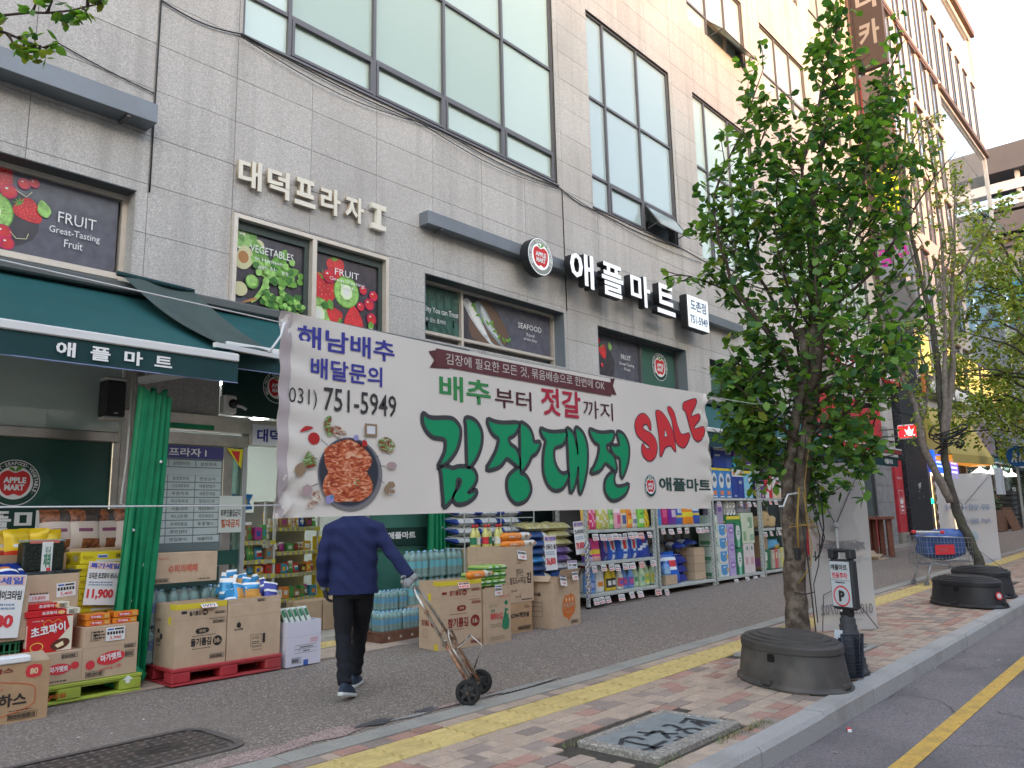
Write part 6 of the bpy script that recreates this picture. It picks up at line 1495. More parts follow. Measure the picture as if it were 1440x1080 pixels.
 #  goods on the interior shelves
RI=random.Random(77)
def fill(tname,x0,x1,y,z,hmax,dens,cat_label,kinds=('box','bag')):
 x=x0;i=0
 while x<x1-.05:
  w=RI.uniform(.06,.13)*dens;h=hmax*RI.uniform(.65,1);c=RI.choice(bright);c2=RI.choice(bright)
  if RI.random()<.5:
   t=T('packet','%s packet, %s, %s of its row'%(['red','amber','blue','cream','green','orange','magenta','yellow','teal','brown','white','dark'][bright.index(c)],cat_label,ordn(min(i,12))),'packet',(x,y,z));P('box',MB().bbox(0,w*.94,0,.12,0,h*.8,.004),K(c,.4),t);P('print',MB().box(w*.2,w*.7,-.002,0,h*.2,h*.55),K(c2,.4),t)
  else:
   pouch('packet','%s bag, %s, %s of its row'%(['red','amber','blue','cream','green','orange','magenta','yellow','teal','brown','white','dark'][bright.index(c)],cat_label,ordn(min(i,12))),'packet',(x+w/2,y+.06,z),R(RI.uniform(-15,15)),w,h,.05,[K(c,.35),K(c2,.35),WHITE],[P1,P2,P3][i%3],tilt=R(-10),seed=i,nx=5,ny=6)
  x+=w;i+=1
fill('a',5.57,6.15,10.13,1.30,.30,1.0,'on the top shelf of the first sweets shelf')
fill('a',5.57,6.15,10.11,1.03,.22,1.1,'on the second shelf of the first sweets shelf')
fill('a',5.57,6.15,10.10,.83,.16,1.0,'on the third shelf of the first sweets shelf')
fill('b',6.28,7.15,10.53,1.46,.22,1.0,'on the top shelf of the second sweets shelf')
fill('b',6.28,7.15,10.53,1.11,.14,1.1,'on the second shelf of the second sweets shelf')
fill('b',6.28,7.15,10.53,.79,.20,.9,'on the third shelf of the second sweets shelf')
fill('b',6.28,7.15,10.53,.43,.20,1.0,'on the fourth shelf of the second sweets shelf')
for k,(zc,n) in enumerate([(1.335,7),(1.70,6),(1.98,6)]):
 for i in range(n):
  c=[(.62,.20,.03),(.03,.07,.35),(.03,.07,.35)][min(i//2,2)] if k>0 else RI.choice(bright)
  for j in range(3 if k else 1):
   t=T('food_tin','%s tin on the deep tin shelf, %s shelf, %s from the left, %s high'%('orange' if c[0]>.5 else 'blue',ordn(k),ordn(i),ordn(j)),'tin',(4.98+.22*i,11.7,zc+.085*j));P('can',MB().lathe([(.09,0),(.095,.005),(.095,.075),(.09,.08)],14),K(c,.3),t);P('rim',MB().lathe([(.096,.066),(.096,.078)],14,cap= False),K((.5,.5,.5)),t)
for k in range(5):
 t=T('yellow_carton','yellow carton with white label in the stack inside the doorway, %s from the bottom'%ordn(k),'carton',(7.18,10.35,.02+.26*k),R(2),'yellow cartons inside the doorway');P('case',MB().bbox(0,.45,0,.3,0,.25,.004),K((.68,.52,.02)),t);P('print',MB().box(.05,.2,-.003,0,.05,.2).box(.25,.4,-.003,0,.1,.2),K((.6,.6,.55)),t)
for i in range(2):carton('plain carton on the shop floor inside the doorway, %s'%['left','right'][i],(6.35+.42*i,9.75,.012),0,.4,.3,.42,open_= False)
t=T('star_card','blue star-shaped price card above the first sweets shelf','promotion card',(5.35,10.0,1.62));P('star',flat([([(.22+.22*(1 if i%2 else.62)*math.cos(i*PI/6),.2+.2*(1 if i%2 else.62)*math.sin(i*PI/6)) for i in range(12)],0)]),K((.03,.22,.6)),t,(0,0,0),ROT['F']);TX('OPEN',K((.7,.6,.05)),t,(.1,-.004,.16),.22,.08,bold=.05)
GL={'g1':[(3.291,2.170),(3.327,2.152),(3.381,2.147),(3.520,2.158),(3.577,2.138),(3.610,2.098),(3.610,2.049),(3.594,1.993),(3.565,1.943),(3.507,1.885),(3.461,1.857),(3.415,1.838),(3.438,1.876),(3.471,1.931),(3.482,1.987),(3.472,2.020),(3.425,2.027),(3.371,2.031),(3.326,2.058),(3.295,2.096),(3.284,2.136)],'g2':[(3.665,2.169),(3.725,2.171),(3.775,2.146),(3.810,2.098),(3.816,2.048),(3.802,1.983),(3.760,1.910),(3.709,1.859),(3.679,1.847),(3.673,1.913),(3.671,2.025),(3.669,2.109)],'g3':[(3.437,1.836),(3.498,1.841),(3.540,1.832),(3.592,1.844),(3.660,1.846),(3.719,1.838),(3.753,1.804),(3.757,1.769),(3.731,1.727),(3.676,1.678),(3.716,1.685),(3.756,1.692),(3.745,1.664),(3.695,1.630),(3.627,1.609),(3.570,1.612),(3.542,1.643),(3.556,1.676),(3.600,1.718),(3.615,1.759),(3.591,1.769),(3.577,1.758),(3.571,1.710),(3.547,1.663),(3.514,1.622),(3.463,1.589),(3.458,1.636),(3.450,1.709),(3.443,1.782)],'g4':[(3.879,2.179),(3.942,2.169),(4.039,2.166),(4.202,2.178),(4.177,2.123),(4.136,2.086),(4.086,2.064),(4.106,2.021),(4.161,1.994),(4.199,1.936),(4.202,1.868),(4.141,1.889),(4.065,1.923),(4.009,1.876),(3.944,1.849),(3.860,1.839),(3.903,1.894),(3.958,1.969),(3.987,2.051),(3.940,2.077),(3.899,2.119)],'g5':[(4.216,2.175),(4.264,2.175),(4.318,2.146),(4.349,2.097),(4.364,2.051),(4.431,2.055),(4.418,2.014),(4.377,1.969),(4.332,1.949),(4.297,1.901),(4.252,1.857),(4.209,1.838),(4.208,1.954),(4.211,2.060)],'g6':[(4.202,1.861),(4.139,1.837),(4.077,1.791),(4.061,1.732),(4.079,1.667),(4.132,1.620),(4.187,1.613),(4.254,1.633),(4.299,1.675),(4.314,1.717),(4.297,1.767),(4.256,1.808),(4.203,1.820)],'g7':[(4.447,2.155),(4.521,2.142),(4.615,2.141),(4.755,2.154),(4.740,2.099),(4.695,2.051),(4.604,2.024),(4.588,1.957),(4.609,1.891),(4.659,1.841),(4.707,1.831),(4.768,1.840),(4.741,1.783),(4.690,1.730),(4.617,1.709),(4.548,1.721),(4.493,1.771),(4.467,1.835),(4.465,1.922),(4.481,2.010),(4.501,2.070),(4.462,2.105)],'g8':[(4.756,2.173),(4.805,2.169),(4.853,2.129),(4.881,2.062),(4.886,1.985),(4.882,2.077),(4.869,2.185),(4.914,2.188),(4.976,2.145),(5.010,2.069),(5.014,1.975),(4.997,1.873),(4.951,1.757),(4.898,1.684),(4.885,1.756),(4.886,1.893),(4.866,1.816),(4.824,1.732),(4.778,1.694),(4.770,1.769),(4.766,1.904),(4.762,2.055)],'g9':[(5.060,2.194),(5.150,2.180),(5.246,2.179),(5.394,2.193),(5.376,2.138),(5.338,2.103),(5.280,2.079),(5.291,2.036),(5.359,2.006),(5.397,1.951),(5.405,1.874),(5.337,1.900),(5.255,1.934),(5.197,1.888),(5.128,1.858),(5.048,1.852),(5.105,1.908),(5.157,1.989),(5.177,2.074),(5.118,2.098),(5.074,2.143)],'g10':[(5.445,2.200),(5.518,2.192),(5.573,2.150),(5.605,2.085),(5.598,2.001),(5.561,1.916),(5.480,1.819),(5.467,1.896),(5.464,1.978),(5.401,2.000),(5.354,2.039),(5.343,2.083),(5.407,2.082),(5.466,2.094),(5.455,2.143)],'g11':[(5.376,1.861),(5.304,1.843),(5.245,1.794),(5.230,1.730),(5.251,1.683),(5.303,1.644),(5.373,1.638),(5.460,1.661),(5.536,1.702),(5.578,1.768),(5.511,1.755),(5.424,1.745),(5.375,1.764),(5.365,1.812)],'S':[(5.960,2.250),(5.919,2.297),(5.865,2.298),(5.836,2.271),(5.869,2.244),(5.967,2.221),(6.036,2.175),(6.057,2.106),(6.021,2.025),(5.944,1.982),(5.872,1.989),(5.814,2.035),(5.810,2.093),(5.831,2.124),(5.872,2.087),(5.926,2.080),(5.929,2.109),(5.851,2.144),(5.757,2.187),(5.719,2.253),(5.734,2.322),(5.801,2.376),(5.882,2.388),(5.952,2.349),(5.971,2.301)],'A':[(6.071,2.430),(6.157,2.432),(6.230,2.392),(6.301,2.325),(6.360,2.226),(6.374,2.082),(6.300,2.129),(6.201,2.114),(6.158,2.071),(6.105,2.024),(6.105,2.109),(6.098,2.229),(6.080,2.329)],'Ah':[(6.208,2.277),(6.244,2.216),(6.191,2.205)],'L':[(6.279,2.484),(6.338,2.484),(6.393,2.437),(6.424,2.355),(6.458,2.295),(6.514,2.246),(6.652,2.271),(6.623,2.200),(6.542,2.132),(6.460,2.133),(6.394,2.176),(6.364,2.267),(6.337,2.380),(6.294,2.439)],'E':[(6.570,2.548),(6.647,2.577),(6.824,2.616),(6.794,2.547),(6.732,2.487),(6.704,2.430),(6.861,2.471),(6.866,2.422),(6.758,2.348),(6.765,2.316),(6.946,2.351),(6.923,2.261),(6.827,2.206),(6.742,2.218),(6.687,2.289),(6.645,2.383),(6.603,2.476),(6.559,2.493)]}
#  sale banner, tied between two street trees (plane y  3.7)
t=T('sale_banner','long off-white sale banner with big green Korean lettering tied between street trees','banner',(0,3.7,0))
BX0,BX1=2.262,7.03
m_ban=M('banner_cloth',(.73,.67,.60),.65,nz=(1.2,.05),stain=(.9,(.68,.62,.555),.4))
def bn(u,v):
 x=BX0+(BX1-BX0)*u+(.01 if u<.02 else 0)*(v-.5)
 zb=1.533+.028*u+.012*math.sin(PI*u);zt=2.655+.036*u-.035*math.sin(PI*u)
 z=zb+(zt-zb)*v
 y=.0015*math.sin(2.2*x+1.5*z)
 e=max(0,1-u/.08)+max(0,1-(1-u)/.06)
 y+=e*.010*math.sin(34*z+6*x)
 for cx,cz in ((0,1),(0,.08),(1,.92),(1,.1)):
  d=math.hypot((u-cx)*4.2,(v-cz));y+=.018*math.exp(-(d/.13)**2)*math.sin(math.atan2(v-cz,(u-cx)*4.2+1e-6)*11)
 return (x,y,z)
b=MB();b.grid(bn,150,30);b.grid(lambda u,v:(bn(u,v)[0],bn(u,v)[1]+.004,bn(u,v)[2]),150,30,flip= True)
clo=P('cloth',b,m_ban,t)
b=MB();b.grid(lambda u,v:(BX0+.062+.004*v-.062*(1-u),bn(.013*u,v)[1]-.003,bn(0,v)[2]),2,24);P('left_hem',b,M('banner_hem',(.47,.40,.40),.65),t)
YB=-.0048
def pr(shapes,mats,name='print',y=YB): return P(name,flat(shapes,.0003),mats,t,(0,y,0),ROT['F'])
def tb(st,col,x0,x1,z0,z1,bold,y=YB,rot=0): return TX(st,col,t,(x0,y,z0),x1-x0,z1-z0,bold=bold,rot=(PI/2,-rot,0))
bl=K((.045,.045,.30));kb=K((.045,.04,.04));mar=K((.10,.025,.03))
tb('해남배추',bl,2.365,3.055,2.468,2.598,.02);tb('배달문의',bl,2.455,2.96,2.305,2.425,.02)
tb('031)',kb,2.32,2.50,2.125,2.238,.0);tb('751-5949',kb,2.545,3.07,2.128,2.262,.008)
pr([([(3.336,2.582),(3.42,2.605),(3.42,2.51),(3.52,2.515),(3.52,2.49),(3.345,2.475),(3.385,2.53)],0),([(5.445,2.655),(5.38,2.645),(5.38,2.535),(5.27,2.535),(5.275,2.51),(5.46,2.515),(5.41,2.585)],0)],[mar])
pr([(rect(3.40,2.495,5.38,2.612),0)],[K((.125,.035,.04))],y=YB-.0005)
TX('김장에 필요한 모든 것, 묶음배송으로 한번에 OK',K((.62,.58,.52)),t,(3.49,YB-.001,2.515),1.80,.078,rot=(PI/2,-.010,0),bold=.0)
grn=K((.04,.25,.07));rd=K((.45,.02,.05))
tb('배추',grn,3.43,3.915,2.275,2.445,.02,rot=.01);tb('부터',K((.08,.02,.025)),3.955,4.35,2.275,2.415,.01,rot=.01);tb('젓갈',rd,4.46,4.95,2.265,2.478,.02,rot=.01);tb('까지',K((.08,.02,.03)),4.985,5.395,2.285,2.430,.0,rot=.01)
for k in ['g1','g2','g3','g4','g5','g6','g7','g8','g9','g10','g11']:
 sp=smoothp(GL[k],3)
 pr([(stroke(sp,.042,True),0)],[K((.05,.052,.056))],'letter_outline',YB-.0005)
 pr([(sp,0)],[K((.002,.285,.115))],'letter',YB-.0013)
 pr([(stroke(sp,.020,True),0)],[K((.05,.052,.056))],'letter_outline',YB-.0020)
pr([(stroke(smoothp([(4.385,1.80),(4.35,1.75),(4.37,1.69),(4.42,1.70),(4.405,1.75)][:5],2),.014,False),0)],[K((.05,.052,.056))],'letter_outline',YB-.0075) if 0 else None
for k in 'SALE':
 sp=smoothp(GL[k],3);sh=[(x+.012,z-.008) for x,z in sp]
 pr([(sh,0),(stroke(sp,.016,True),0)],[K((.09,.03,.06))],'letter_outline',YB-.0005)
 pr([(sp,0)],[K((.66,.035,.045))],'letter',YB-.0013)
pr([(GL['Ah'],0)],[m_ban],'letter_hole',YB-.0020);pr([(stroke(GL['Ah'],.012,True),0)],[K((.09,.03,.06))],'letter_outline',YB-.0022)
tb('애플마트',K((.03,.07,.06)),6.06,7.0,1.720,1.842,.03)
logo(t,(5.917,YB-.0005,1.762),.100,flatk=.25)
def kim(name,col,c2):
 if name in MC: return MC[name]
 m=bpy.data.materials.new(name);m.use_nodes= True;n,l=m.node_tree.nodes,m.node_tree.links
 g_=n.new('ShaderNodeNewGeometry');mp_=n.new('ShaderNodeMapping');mp_.inputs['Scale'].default_value=(14,14,38);mp_.inputs['Rotation'].default_value=(0,.5,0)
 nz_=n.new('ShaderNodeTexNoise');nz_.inputs['Scale'].default_value=1.2;nz_.inputs['Detail'].default_value=6;nz_.inputs['Distortion'].default_value=1.6
 cr=n.new('ShaderNodeValToRGB');e=cr.color_ramp.elements;e[0].position=.36;e[0].color=(.25,.025,.008,1);e[1].position=.66;e[1].color=(*c2,1);k_=e.new(.5);k_.color=(*col,1)
 l.new(g_.outputs['Position'],mp_.inputs[0]);l.new(mp_.outputs[0],nz_.inputs['Vector']);l.new(nz_.outputs[0],cr.inputs[0]);l.new(cr.outputs[0],n['Principled BSDF'].inputs['Base Color']);n['Principled BSDF'].inputs['Roughness'].default_value=.6
 MC[name]=m; return m
m_kim=kim('print_kimchi',(.55,.11,.03),(.78,.42,.26));m_veg=kim('print_leaf',(.12,.26,.06),(.5,.62,.36));m_veg2=kim('print_root',(.5,.38,.28),(.72,.66,.55))
cx,cz=2.728,1.787
def kp(x,z): return (2.262+(x-22)/(684-22)*0+x,z)
prm=[K((.20,.185,.19)),K((.035,.038,.05)),K((.10,.11,.14)),m_kim,m_veg,m_veg2,K((.45,.02,.02)),K((.42,.30,.30)),K((.3,.2,.12)),K((.7,.7,.72)),K((.30,.28,.52)),K((.10,.25,.50))]
pr([(circ(cx+.012,cz-.012,.225,.208,36),0),(circ(cx,cz,.212,.198,40),2),(circ(cx,cz,.204,.190,40),1)],prm)
blob= lambda x,z,rx,rz,s:smoothp([(x+rx*math.cos(a)*(1+.09*math.sin(3*a+s)),z+rz*math.sin(a)*(1+.10*math.cos(4*a+s))) for a in [2*PI*i/12 for i in range(12)]],3)
pr([(blob(cx-.02,cz+.065,.165,.115,1),3),(blob(cx-.01,cz-.062,.170,.115,3),3)],prm,y=YB-.0014)
pr([(leaf(cx+.03,cz-.05,.05,-1.0,0,.1)[0],4),(leaf(cx+.04,cz-.04,.04,-.4,0,.1)[0],4)],prm,y=YB-.0020)
q_=[(smoothp([(2.395,1.995),(2.43,2.03),(2.48,2.025),(2.45,2.01)]),6),(circ(2.485,1.965,.038,.034),6),(circ(2.485,1.968,.030,.024),6)]
for k in range(9):q_.append((leaf(2.575+.004*k,2.055-.004*k,.05,1.2+.35*k,0,.3)[0],4))
q_+=[(smoothp([(2.61,2.05),(2.68,2.03),(2.70,2.0),(2.64,2.01)]),5),(smoothp([(2.59,2.05),(2.66,1.985),(2.67,1.97),(2.61,2.0)]),5)]
q_+=[(rect(2.83,2.0,2.92,2.075),8),(rect(2.845,2.015,2.905,2.062),9)]
for k in range(12):q_.append((leaf(2.985,1.92,.085,.4+.17*k,0,.28)[0],4 if k%3 else 5))
q_+=[(circ(3.03,1.835,.038,.022),7),(circ(3.03,1.838,.030,.014),7)]
for k in range(12):q_.append((leaf(2.40,1.80,.11,.15+.09*k,0,.06)[0],4))
q_+=[(smoothp([(2.36,1.80),(2.41,1.83),(2.43,1.78),(2.385,1.755)]),8),(blob(2.44,1.68,.032,.03,1),7),(blob(2.50,1.645,.03,.035,2),5),(blob(2.465,1.605,.018,.02,2),5),(blob(3.02,1.72,.03,.02,3),8),(blob(2.99,1.69,.02,.03,5),8),(blob(3.03,1.68,.02,.012,4),8)]
q_+=[(blob(2.585,1.632,.028,.024,2),10),(circ(2.60,1.645,.012),11),(blob(2.76,1.985,.018,.018,3),10),(blob(2.82,1.955,.02,.02,3),6)]
pr(q_,prm)
qs=[]
for a,c in [((2.53,1.965),(2.58,1.93)),((2.64,1.98),(2.645,1.955)),((2.845,1.99),(2.82,1.965)),((2.94,1.89),(2.91,1.88)),((2.99,1.83),(2.94,1.83)),((2.98,1.73),(2.94,1.75)),((2.47,1.86),(2.51,1.855)),((2.47,1.70),(2.52,1.72))]:qs+=stroke([a,c],.003)
pr([(qs,0)],[kb])
m_rope=K((.66,.66,.66))
RP=[([(-6,3.7,1.60),(0,3.7,1.592),(1,3.7,1.595),(2.29,3.69,1.60)],.004,'lower white rope running out of frame from the left end of the sale banner'),([(-6,3.7,2.66),(0.9,3.7,2.625),(1.4,3.7,2.61),(2.27,3.695,2.585)],.004,'upper white rope running out of frame from the banner top left corner'),([(7.0,3.69,1.64),(7.8,3.69,1.65),(8.62,3.62,1.665)],.004,'lower white rope from the banner to the leafy tree trunk'),([(7.0,3.69,2.66),(8.0,3.67,2.68),(8.75,3.6,2.72)],.003,'upper thin rope from the banner into the leafy tree'),([(8.82,3.52,1.705),(8.6,3.50,1.715),(8.45,3.54,1.70),(8.40,3.56,1.62),(8.28,3.53,1.57),(8.16,3.52,1.575)],.010,'loose white rope tail knotted at the leafy tree trunk'),([(2.27,3.68,2.585),(2.24,3.66,2.5),(2.20,3.66,2.44),(2.17,3.66,2.40)],.007,'loose white rope tail hanging at the banner top left corner')]
for pts,r,lb in RP:P('rope',MB().tube(pts,r,6),m_rope,label=lb,cat='rope')
#  trees
def leaf_mesh(name,mats,L=.09,w=.03,mi=0,droop=.25):
 b=MB();b.add([(0,0,0),(L*.32,w,-.008-L*droop*.1),(L*.72,w*.82,-L*droop*.55),(L,0,-L*droop),(L*.72,-w*.82,-L*droop*.55),(L*.32,-w,-.008-L*droop*.1),(L*.5,0,L*.05-L*droop*.3)],[(0,1,6),(1,2,6),(2,3,6),(3,4,6),(4,5,6),(5,0,6)],mi,True)
 return b.mesh(name,mats)
def m_leaf(name,col,tl=.45):
 m=bpy.data.materials.new(name);m.use_nodes= True;n,l=m.node_tree.nodes,m.node_tree.links
 b=n['Principled BSDF'];b.inputs['Roughness'].default_value=.45;b.inputs['Specular IOR Level'].default_value=.35
 g_=n.new('ShaderNodeNewGeometry');r=n.new('ShaderNodeMapRange');l.new(g_.outputs['Random Per Island'],r.inputs[0]);r.inputs[3].default_value=.62;r.inputs[4].default_value=1.5
 x=n.new('ShaderNodeMix');x.data_type='RGBA';x.blend_type='MULTIPLY';x.inputs[0].default_value=1;x.inputs[6].default_value=(*col,1);l.new(r.outputs[0],x.inputs[7]);l.new(x.outputs[2],b.inputs['Base Color'])
 t_=n.new('ShaderNodeBsdfTranslucent');x2=n.new('ShaderNodeMix');x2.data_type='RGBA';x2.blend_type='MULTIPLY';x2.inputs[0].default_value=1;x2.inputs[7].default_value=(1.5,1.7,.6,1);l.new(x.outputs[2],x2.inputs[6]);l.new(x2.outputs[2],t_.inputs[0])
 ms=n.new('ShaderNodeMixShader');ms.inputs[0].default_value=tl;l.new(b.outputs[0],ms.inputs[1]);l.new(t_.outputs[0],ms.inputs[2]);l.new(ms.outputs[0],n['Material Output'].inputs[0])
 return m
m_l=[m_leaf('leaf_green',(.095,.185,.038)),m_leaf('leaf_dark',(.042,.112,.040)),m_leaf('leaf_light',(.15,.26,.050)),m_leaf('leaf_yellowing',(.20,.22,.035))]
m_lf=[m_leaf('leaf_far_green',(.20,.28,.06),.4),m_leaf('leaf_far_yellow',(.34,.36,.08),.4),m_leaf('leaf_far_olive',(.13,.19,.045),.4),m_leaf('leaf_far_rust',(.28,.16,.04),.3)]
m_bark=M('bark',(.095,.068,.052),.9,nz=(14,.4),bump=(22,1.6),stain=(7,(.22,.18,.145),.8));m_barkg=M('bark_grey',(.20,.165,.14),.9,nz=(14,.3),bump=(28,.8));m_barkd=M('bark_dark',(.075,.064,.054),.9,nz=(14,.4),bump=(28,1.0),stain=(3,(.10,.11,.06),.6));m_twig=M('twig',(.07,.045,.035),.8)
RV=Vector((math.cos(YAW),-math.sin(YAW),0));DV=Vector((math.sin(YAW),math.cos(YAW),0))
class Tree:
 def __init__(s,base,seed):s.o=Vector(base);s.r=random.Random(seed);s.ok= None;s.leaves=[]
 def p(s,u,d,z): return s.o+RV*u+DV*d+Vector((0,0,z))
 def limb(s,mb,pts,r0,r1,n=7,wob=.02):
  ps=[];k=len(pts)
  for i in range(k-1):
   a,c=Vector(pts[i]),Vector(pts[i+1]);p0=Vector(pts[i-1]) if i else a;p3=Vector(pts[i+2]) if i+2<k else c
   for j in range(5):
    q=j/5;ps.append(.5*((2*a)+(c-p0)*q+(2*p0-5*a+4*c-p3)*q*q+(3*a-p0-3*c+p3)*q**3)+Vector([s.r.uniform(-wob,wob) for _ in range(3)])*.5)
  ps.append(Vector(pts[-1]));m=len(ps)
  rs=[(r0+(r1-r0)*i/(m-1))*(1+s.r.uniform(-.06,.06)) for i in range(m)]
  mb.tube(ps,rs,n); return ps
 def twigs(s,mb,ps,start,every,ln,up=.15,nleaf=9,ls=1,clump=.1,flat_=.0):
  m=len(ps);acc=0
  for i in range(int(m*start),m):
   if s.r.random()>every: continue
   a=ps[i];fr=i/m
   d0=(ps[min(i+1,m-1)]-ps[i-1]).normalized()
   ang=s.r.uniform(0,2*PI);side=d0.cross(Vector((math.cos(ang),math.sin(ang),.3))).normalized()
   d=(side*.85+d0*.5+Vector((0,0,up))).normalized();L=ln*s.r.uniform(.45,1.1)*(1.15-.5*fr)
   q=[a];
   for k in range(4):d=(d+Vector([s.r.uniform(-.18,.18) for _ in range(3)])+Vector((0,0,.04))).normalized();q.append(q[-1]+d*L/4)
   if s.ok and not s.ok(q[-1]): continue
   mb.tube(q,[.009,.007,.005,.004,.002],4,cap= False)
   for k in range(nleaf):
    f=s.r.uniform(.12,1)*4;j=min(int(f),3);pos=q[j].lerp(q[j+1],f-j)
    s.leaf(pos+Vector([s.r.gauss(0,clump*.25) for _ in range(3)]),ls)
   for k in range(3):s.leaf(q[-1],ls)
 def leaf(s,pos,ls=1):
  yaw=s.r.uniform(0,2*PI);pit=s.r.gauss(.25,.45);rol=s.r.gauss(0,.5)
  s.leaves.append((pos,yaw,pit,rol,ls*s.r.uniform(.65,1.2)))
 def crown(s,parent,mats,weights,L,w,nparts=0,name='crown',stuff= False,nearkey= None):
  lm=[leaf_mesh('leaf',mats,L,w,i) for i in range(len(mats))]
  lv=s.leaves;
  if nparts:lv.sort(key= lambda t:(t[0]-Vector((0,0,1.5))).dot(fw)-.6*t[4])
  import itertools
  base=[tuple(v.co) for v in lm[0].vertices];fcs=[tuple(p.vertices) for p in lm[0].polygons]
  cm=MB();pick=s.r.choices(range(len(mats)),weights,k=len(lv))
  for idx,(pos,yaw,pit,rol,sc) in enumerate(lv):
   M4=Matrix.Rotation(yaw,3,'Z')@Matrix.Rotation(pit,3,'Y')@Matrix.Rotation(rol,3,'X')
   if idx<nparts:
    o=link('leaf',lm[pick[idx]],parent,pos,(0,0,0));o.rotation_euler=M4.to_euler();o.scale=(sc,sc,sc)
   else:
    cm.add([pos+M4@Vector(v)*sc for v in base],fcs,pick[idx],True)
  o=P(name,cm,mats,parent,kind='stuff' if stuff else None); return o
t=T('street_tree','leafy green street tree with twin trunk and tangled wires behind the grey oval tub','tree',(0,0,0))
TR=Tree((8.72,3.62,0.03),12)
LEAN=[(-1,0),(.8,0),(1.6,.08),(2.5,.26),(3,.37),(3.9,.38),(4.8,.37),(5.6,.46),(6.3,.6),(7.0,.73),(8.2,.9)]
def q(u,d,z):
 for a,c in zip(LEAN,LEAN[1:]):
  if a[0]<=z<=c[0]:u+=a[1]+(c[1]-a[1])*(z-a[0])/(c[0]-a[0]); break
 return TR.p(u,d,z)
tk=MB()
trunk=TR.limb(tk,[q(-.03,0,-.05),q(-.04,0,.5),q(-.02,0,1.0),q(0,0,1.6),q(.02,0,2.3),q(.02,.02,3.1),q(.10,.0,4.0),q(.14,0,4.8),q(.20,0,5.6),q(.28,.0,6.3),q(.36,0,7.0)],.135,.018,12,.02)
tk2=TR.limb(tk,[q(-.06,-.03,.95),q(-.12,-.04,1.35),q(-.15,-.02,1.9),q(-.14,0,2.5),q(-.10,.0,3.1),q(-.06,.05,3.6)],.075,.045,10,.015)
P('trunk',tk,m_bark,t)
br=MB()
LB=[([(-.1,0,2.9),(-.45,-.1,3.4),(-.9,-.1,4.2),(-1.05,-.05,5.2),(-.75,.1,6.2),(-.62,0,6.9)],.03,.42),([(.0,0,2.9),(-.4,.2,3.6),(-.85,.3,4.15),(-1.3,.2,4.3),(-1.68,.1,4.36)],.020,.26),([(0,0,2.2),(-.4,-.2,2.45),(-.7,-.3,2.65),(-.95,-.2,2.9)],.02,.34),([(0,0,3.3),(-.3,.3,4.0),(-.55,.3,4.8),(-.6,.2,5.5),(-.42,.1,6.3)],.026,.45),([(.1,0,3.8),(.0,-.3,4.6),(-.1,-.3,5.4),(.05,-.2,6.2),(.12,-.1,6.9),(.32,0,7.5)],.026,.40),([(.1,0,4.3),(.5,.1,4.9),(.8,.1,5.7),(.85,.1,6.5),(1.15,.0,7.3)],.026,.40),([(.1,0,3.7),(.6,-.2,4.1),(1.1,-.2,4.7),(1.5,-.1,5.3),(1.85,0,5.75)],.026,.36),([(.05,0,3.2),(.6,.3,3.6),(1.1,.4,4.1),(1.6,.3,4.7)],.024,.42),([(.05,0,2.8),(.5,-.3,3.1),(1.0,-.4,3.4),(1.45,-.3,3.7)],.024,.44),([(.05,0,2.4),(.5,.2,2.6),(.95,.2,2.75),(1.3,.1,3.05)],.022,.42),([(0,0,2.0),(.3,-.3,2.1),(.65,-.35,2.05),(.95,-.3,2.1)],.016,.34),([(0,0,1.95),(-.3,.1,2.05),(-.6,.1,2.2),(-.75,.1,2.45)],.014,.34),([(0,0,3.0),(0,.5,3.6),(.2,.7,4.3),(.3,.6,5.2)],.024,.45),([(0,0,2.7),(-.1,-.6,3.2),(-.2,-.8,3.9),(-.1,-.7,4.8)],.024,.45),([(.1,0,4.0),(.3,-.5,4.5),(.5,-.6,5.2),(.6,-.4,6.0)],.022,.42),([(.05,0,2.3),(.2,-.5,2.5),(.4,-.7,2.8),(.7,-.7,3.2)],.02,.42),([(0,0,3.6),(-.4,-.4,4.2),(-.5,-.5,4.9)],.02,.42),([(0,0,1.9),(.2,.3,1.85),(.5,.4,1.7)],.012,.28),([(-.5,0,4.3),(-.8,.1,4.7),(-1.05,.1,5.0)],.012,.34),([(.6,0,4.6),(1.1,.1,5.3),(1.45,.1,6.2)],.016,.42),([(.4,.0,5.2),(.8,.2,6.0),(1.0,.1,6.9)],.016,.40),([(-.4,0,3.0),(-.7,-.1,3.1),(-1.0,-.1,3.2)],.012,.32),([(-.3,0,2.2),(-.6,0,2.5),(-.9,.1,2.75)],.012,.32),([(.1,0,3.4),(-.1,-.2,4.2),(-.35,-.2,5.0),(-.3,-.1,5.8)],.02,.45),([(.1,0,3.4),(.5,.0,4.3),(.95,.1,5.0),(1.2,.1,6.1)],.02,.45),([(0,0,2.6),(.5,-.1,3.0),(1.1,.1,3.2),(1.65,.1,3.3)],.02,.42),([(0,0,2.5),(-.4,0,2.7),(-.7,.1,2.9),(-.95,.1,3.1)],.02,.34),([(0,0,3.0),(-.3,.1,3.3),(-.7,0,3.6)],.018,.3),([(.1,0,3.0),(.7,0,3.3),(1.3,-.2,4.0),(1.55,-.2,4.5)],.018,.42),([(0,0,2.2),(.45,0,2.35),(.8,.1,2.45)],.016,.38),([(0,0,2.1),(-.4,.1,2.3),(-.75,.1,2.4)],.014,.36),]
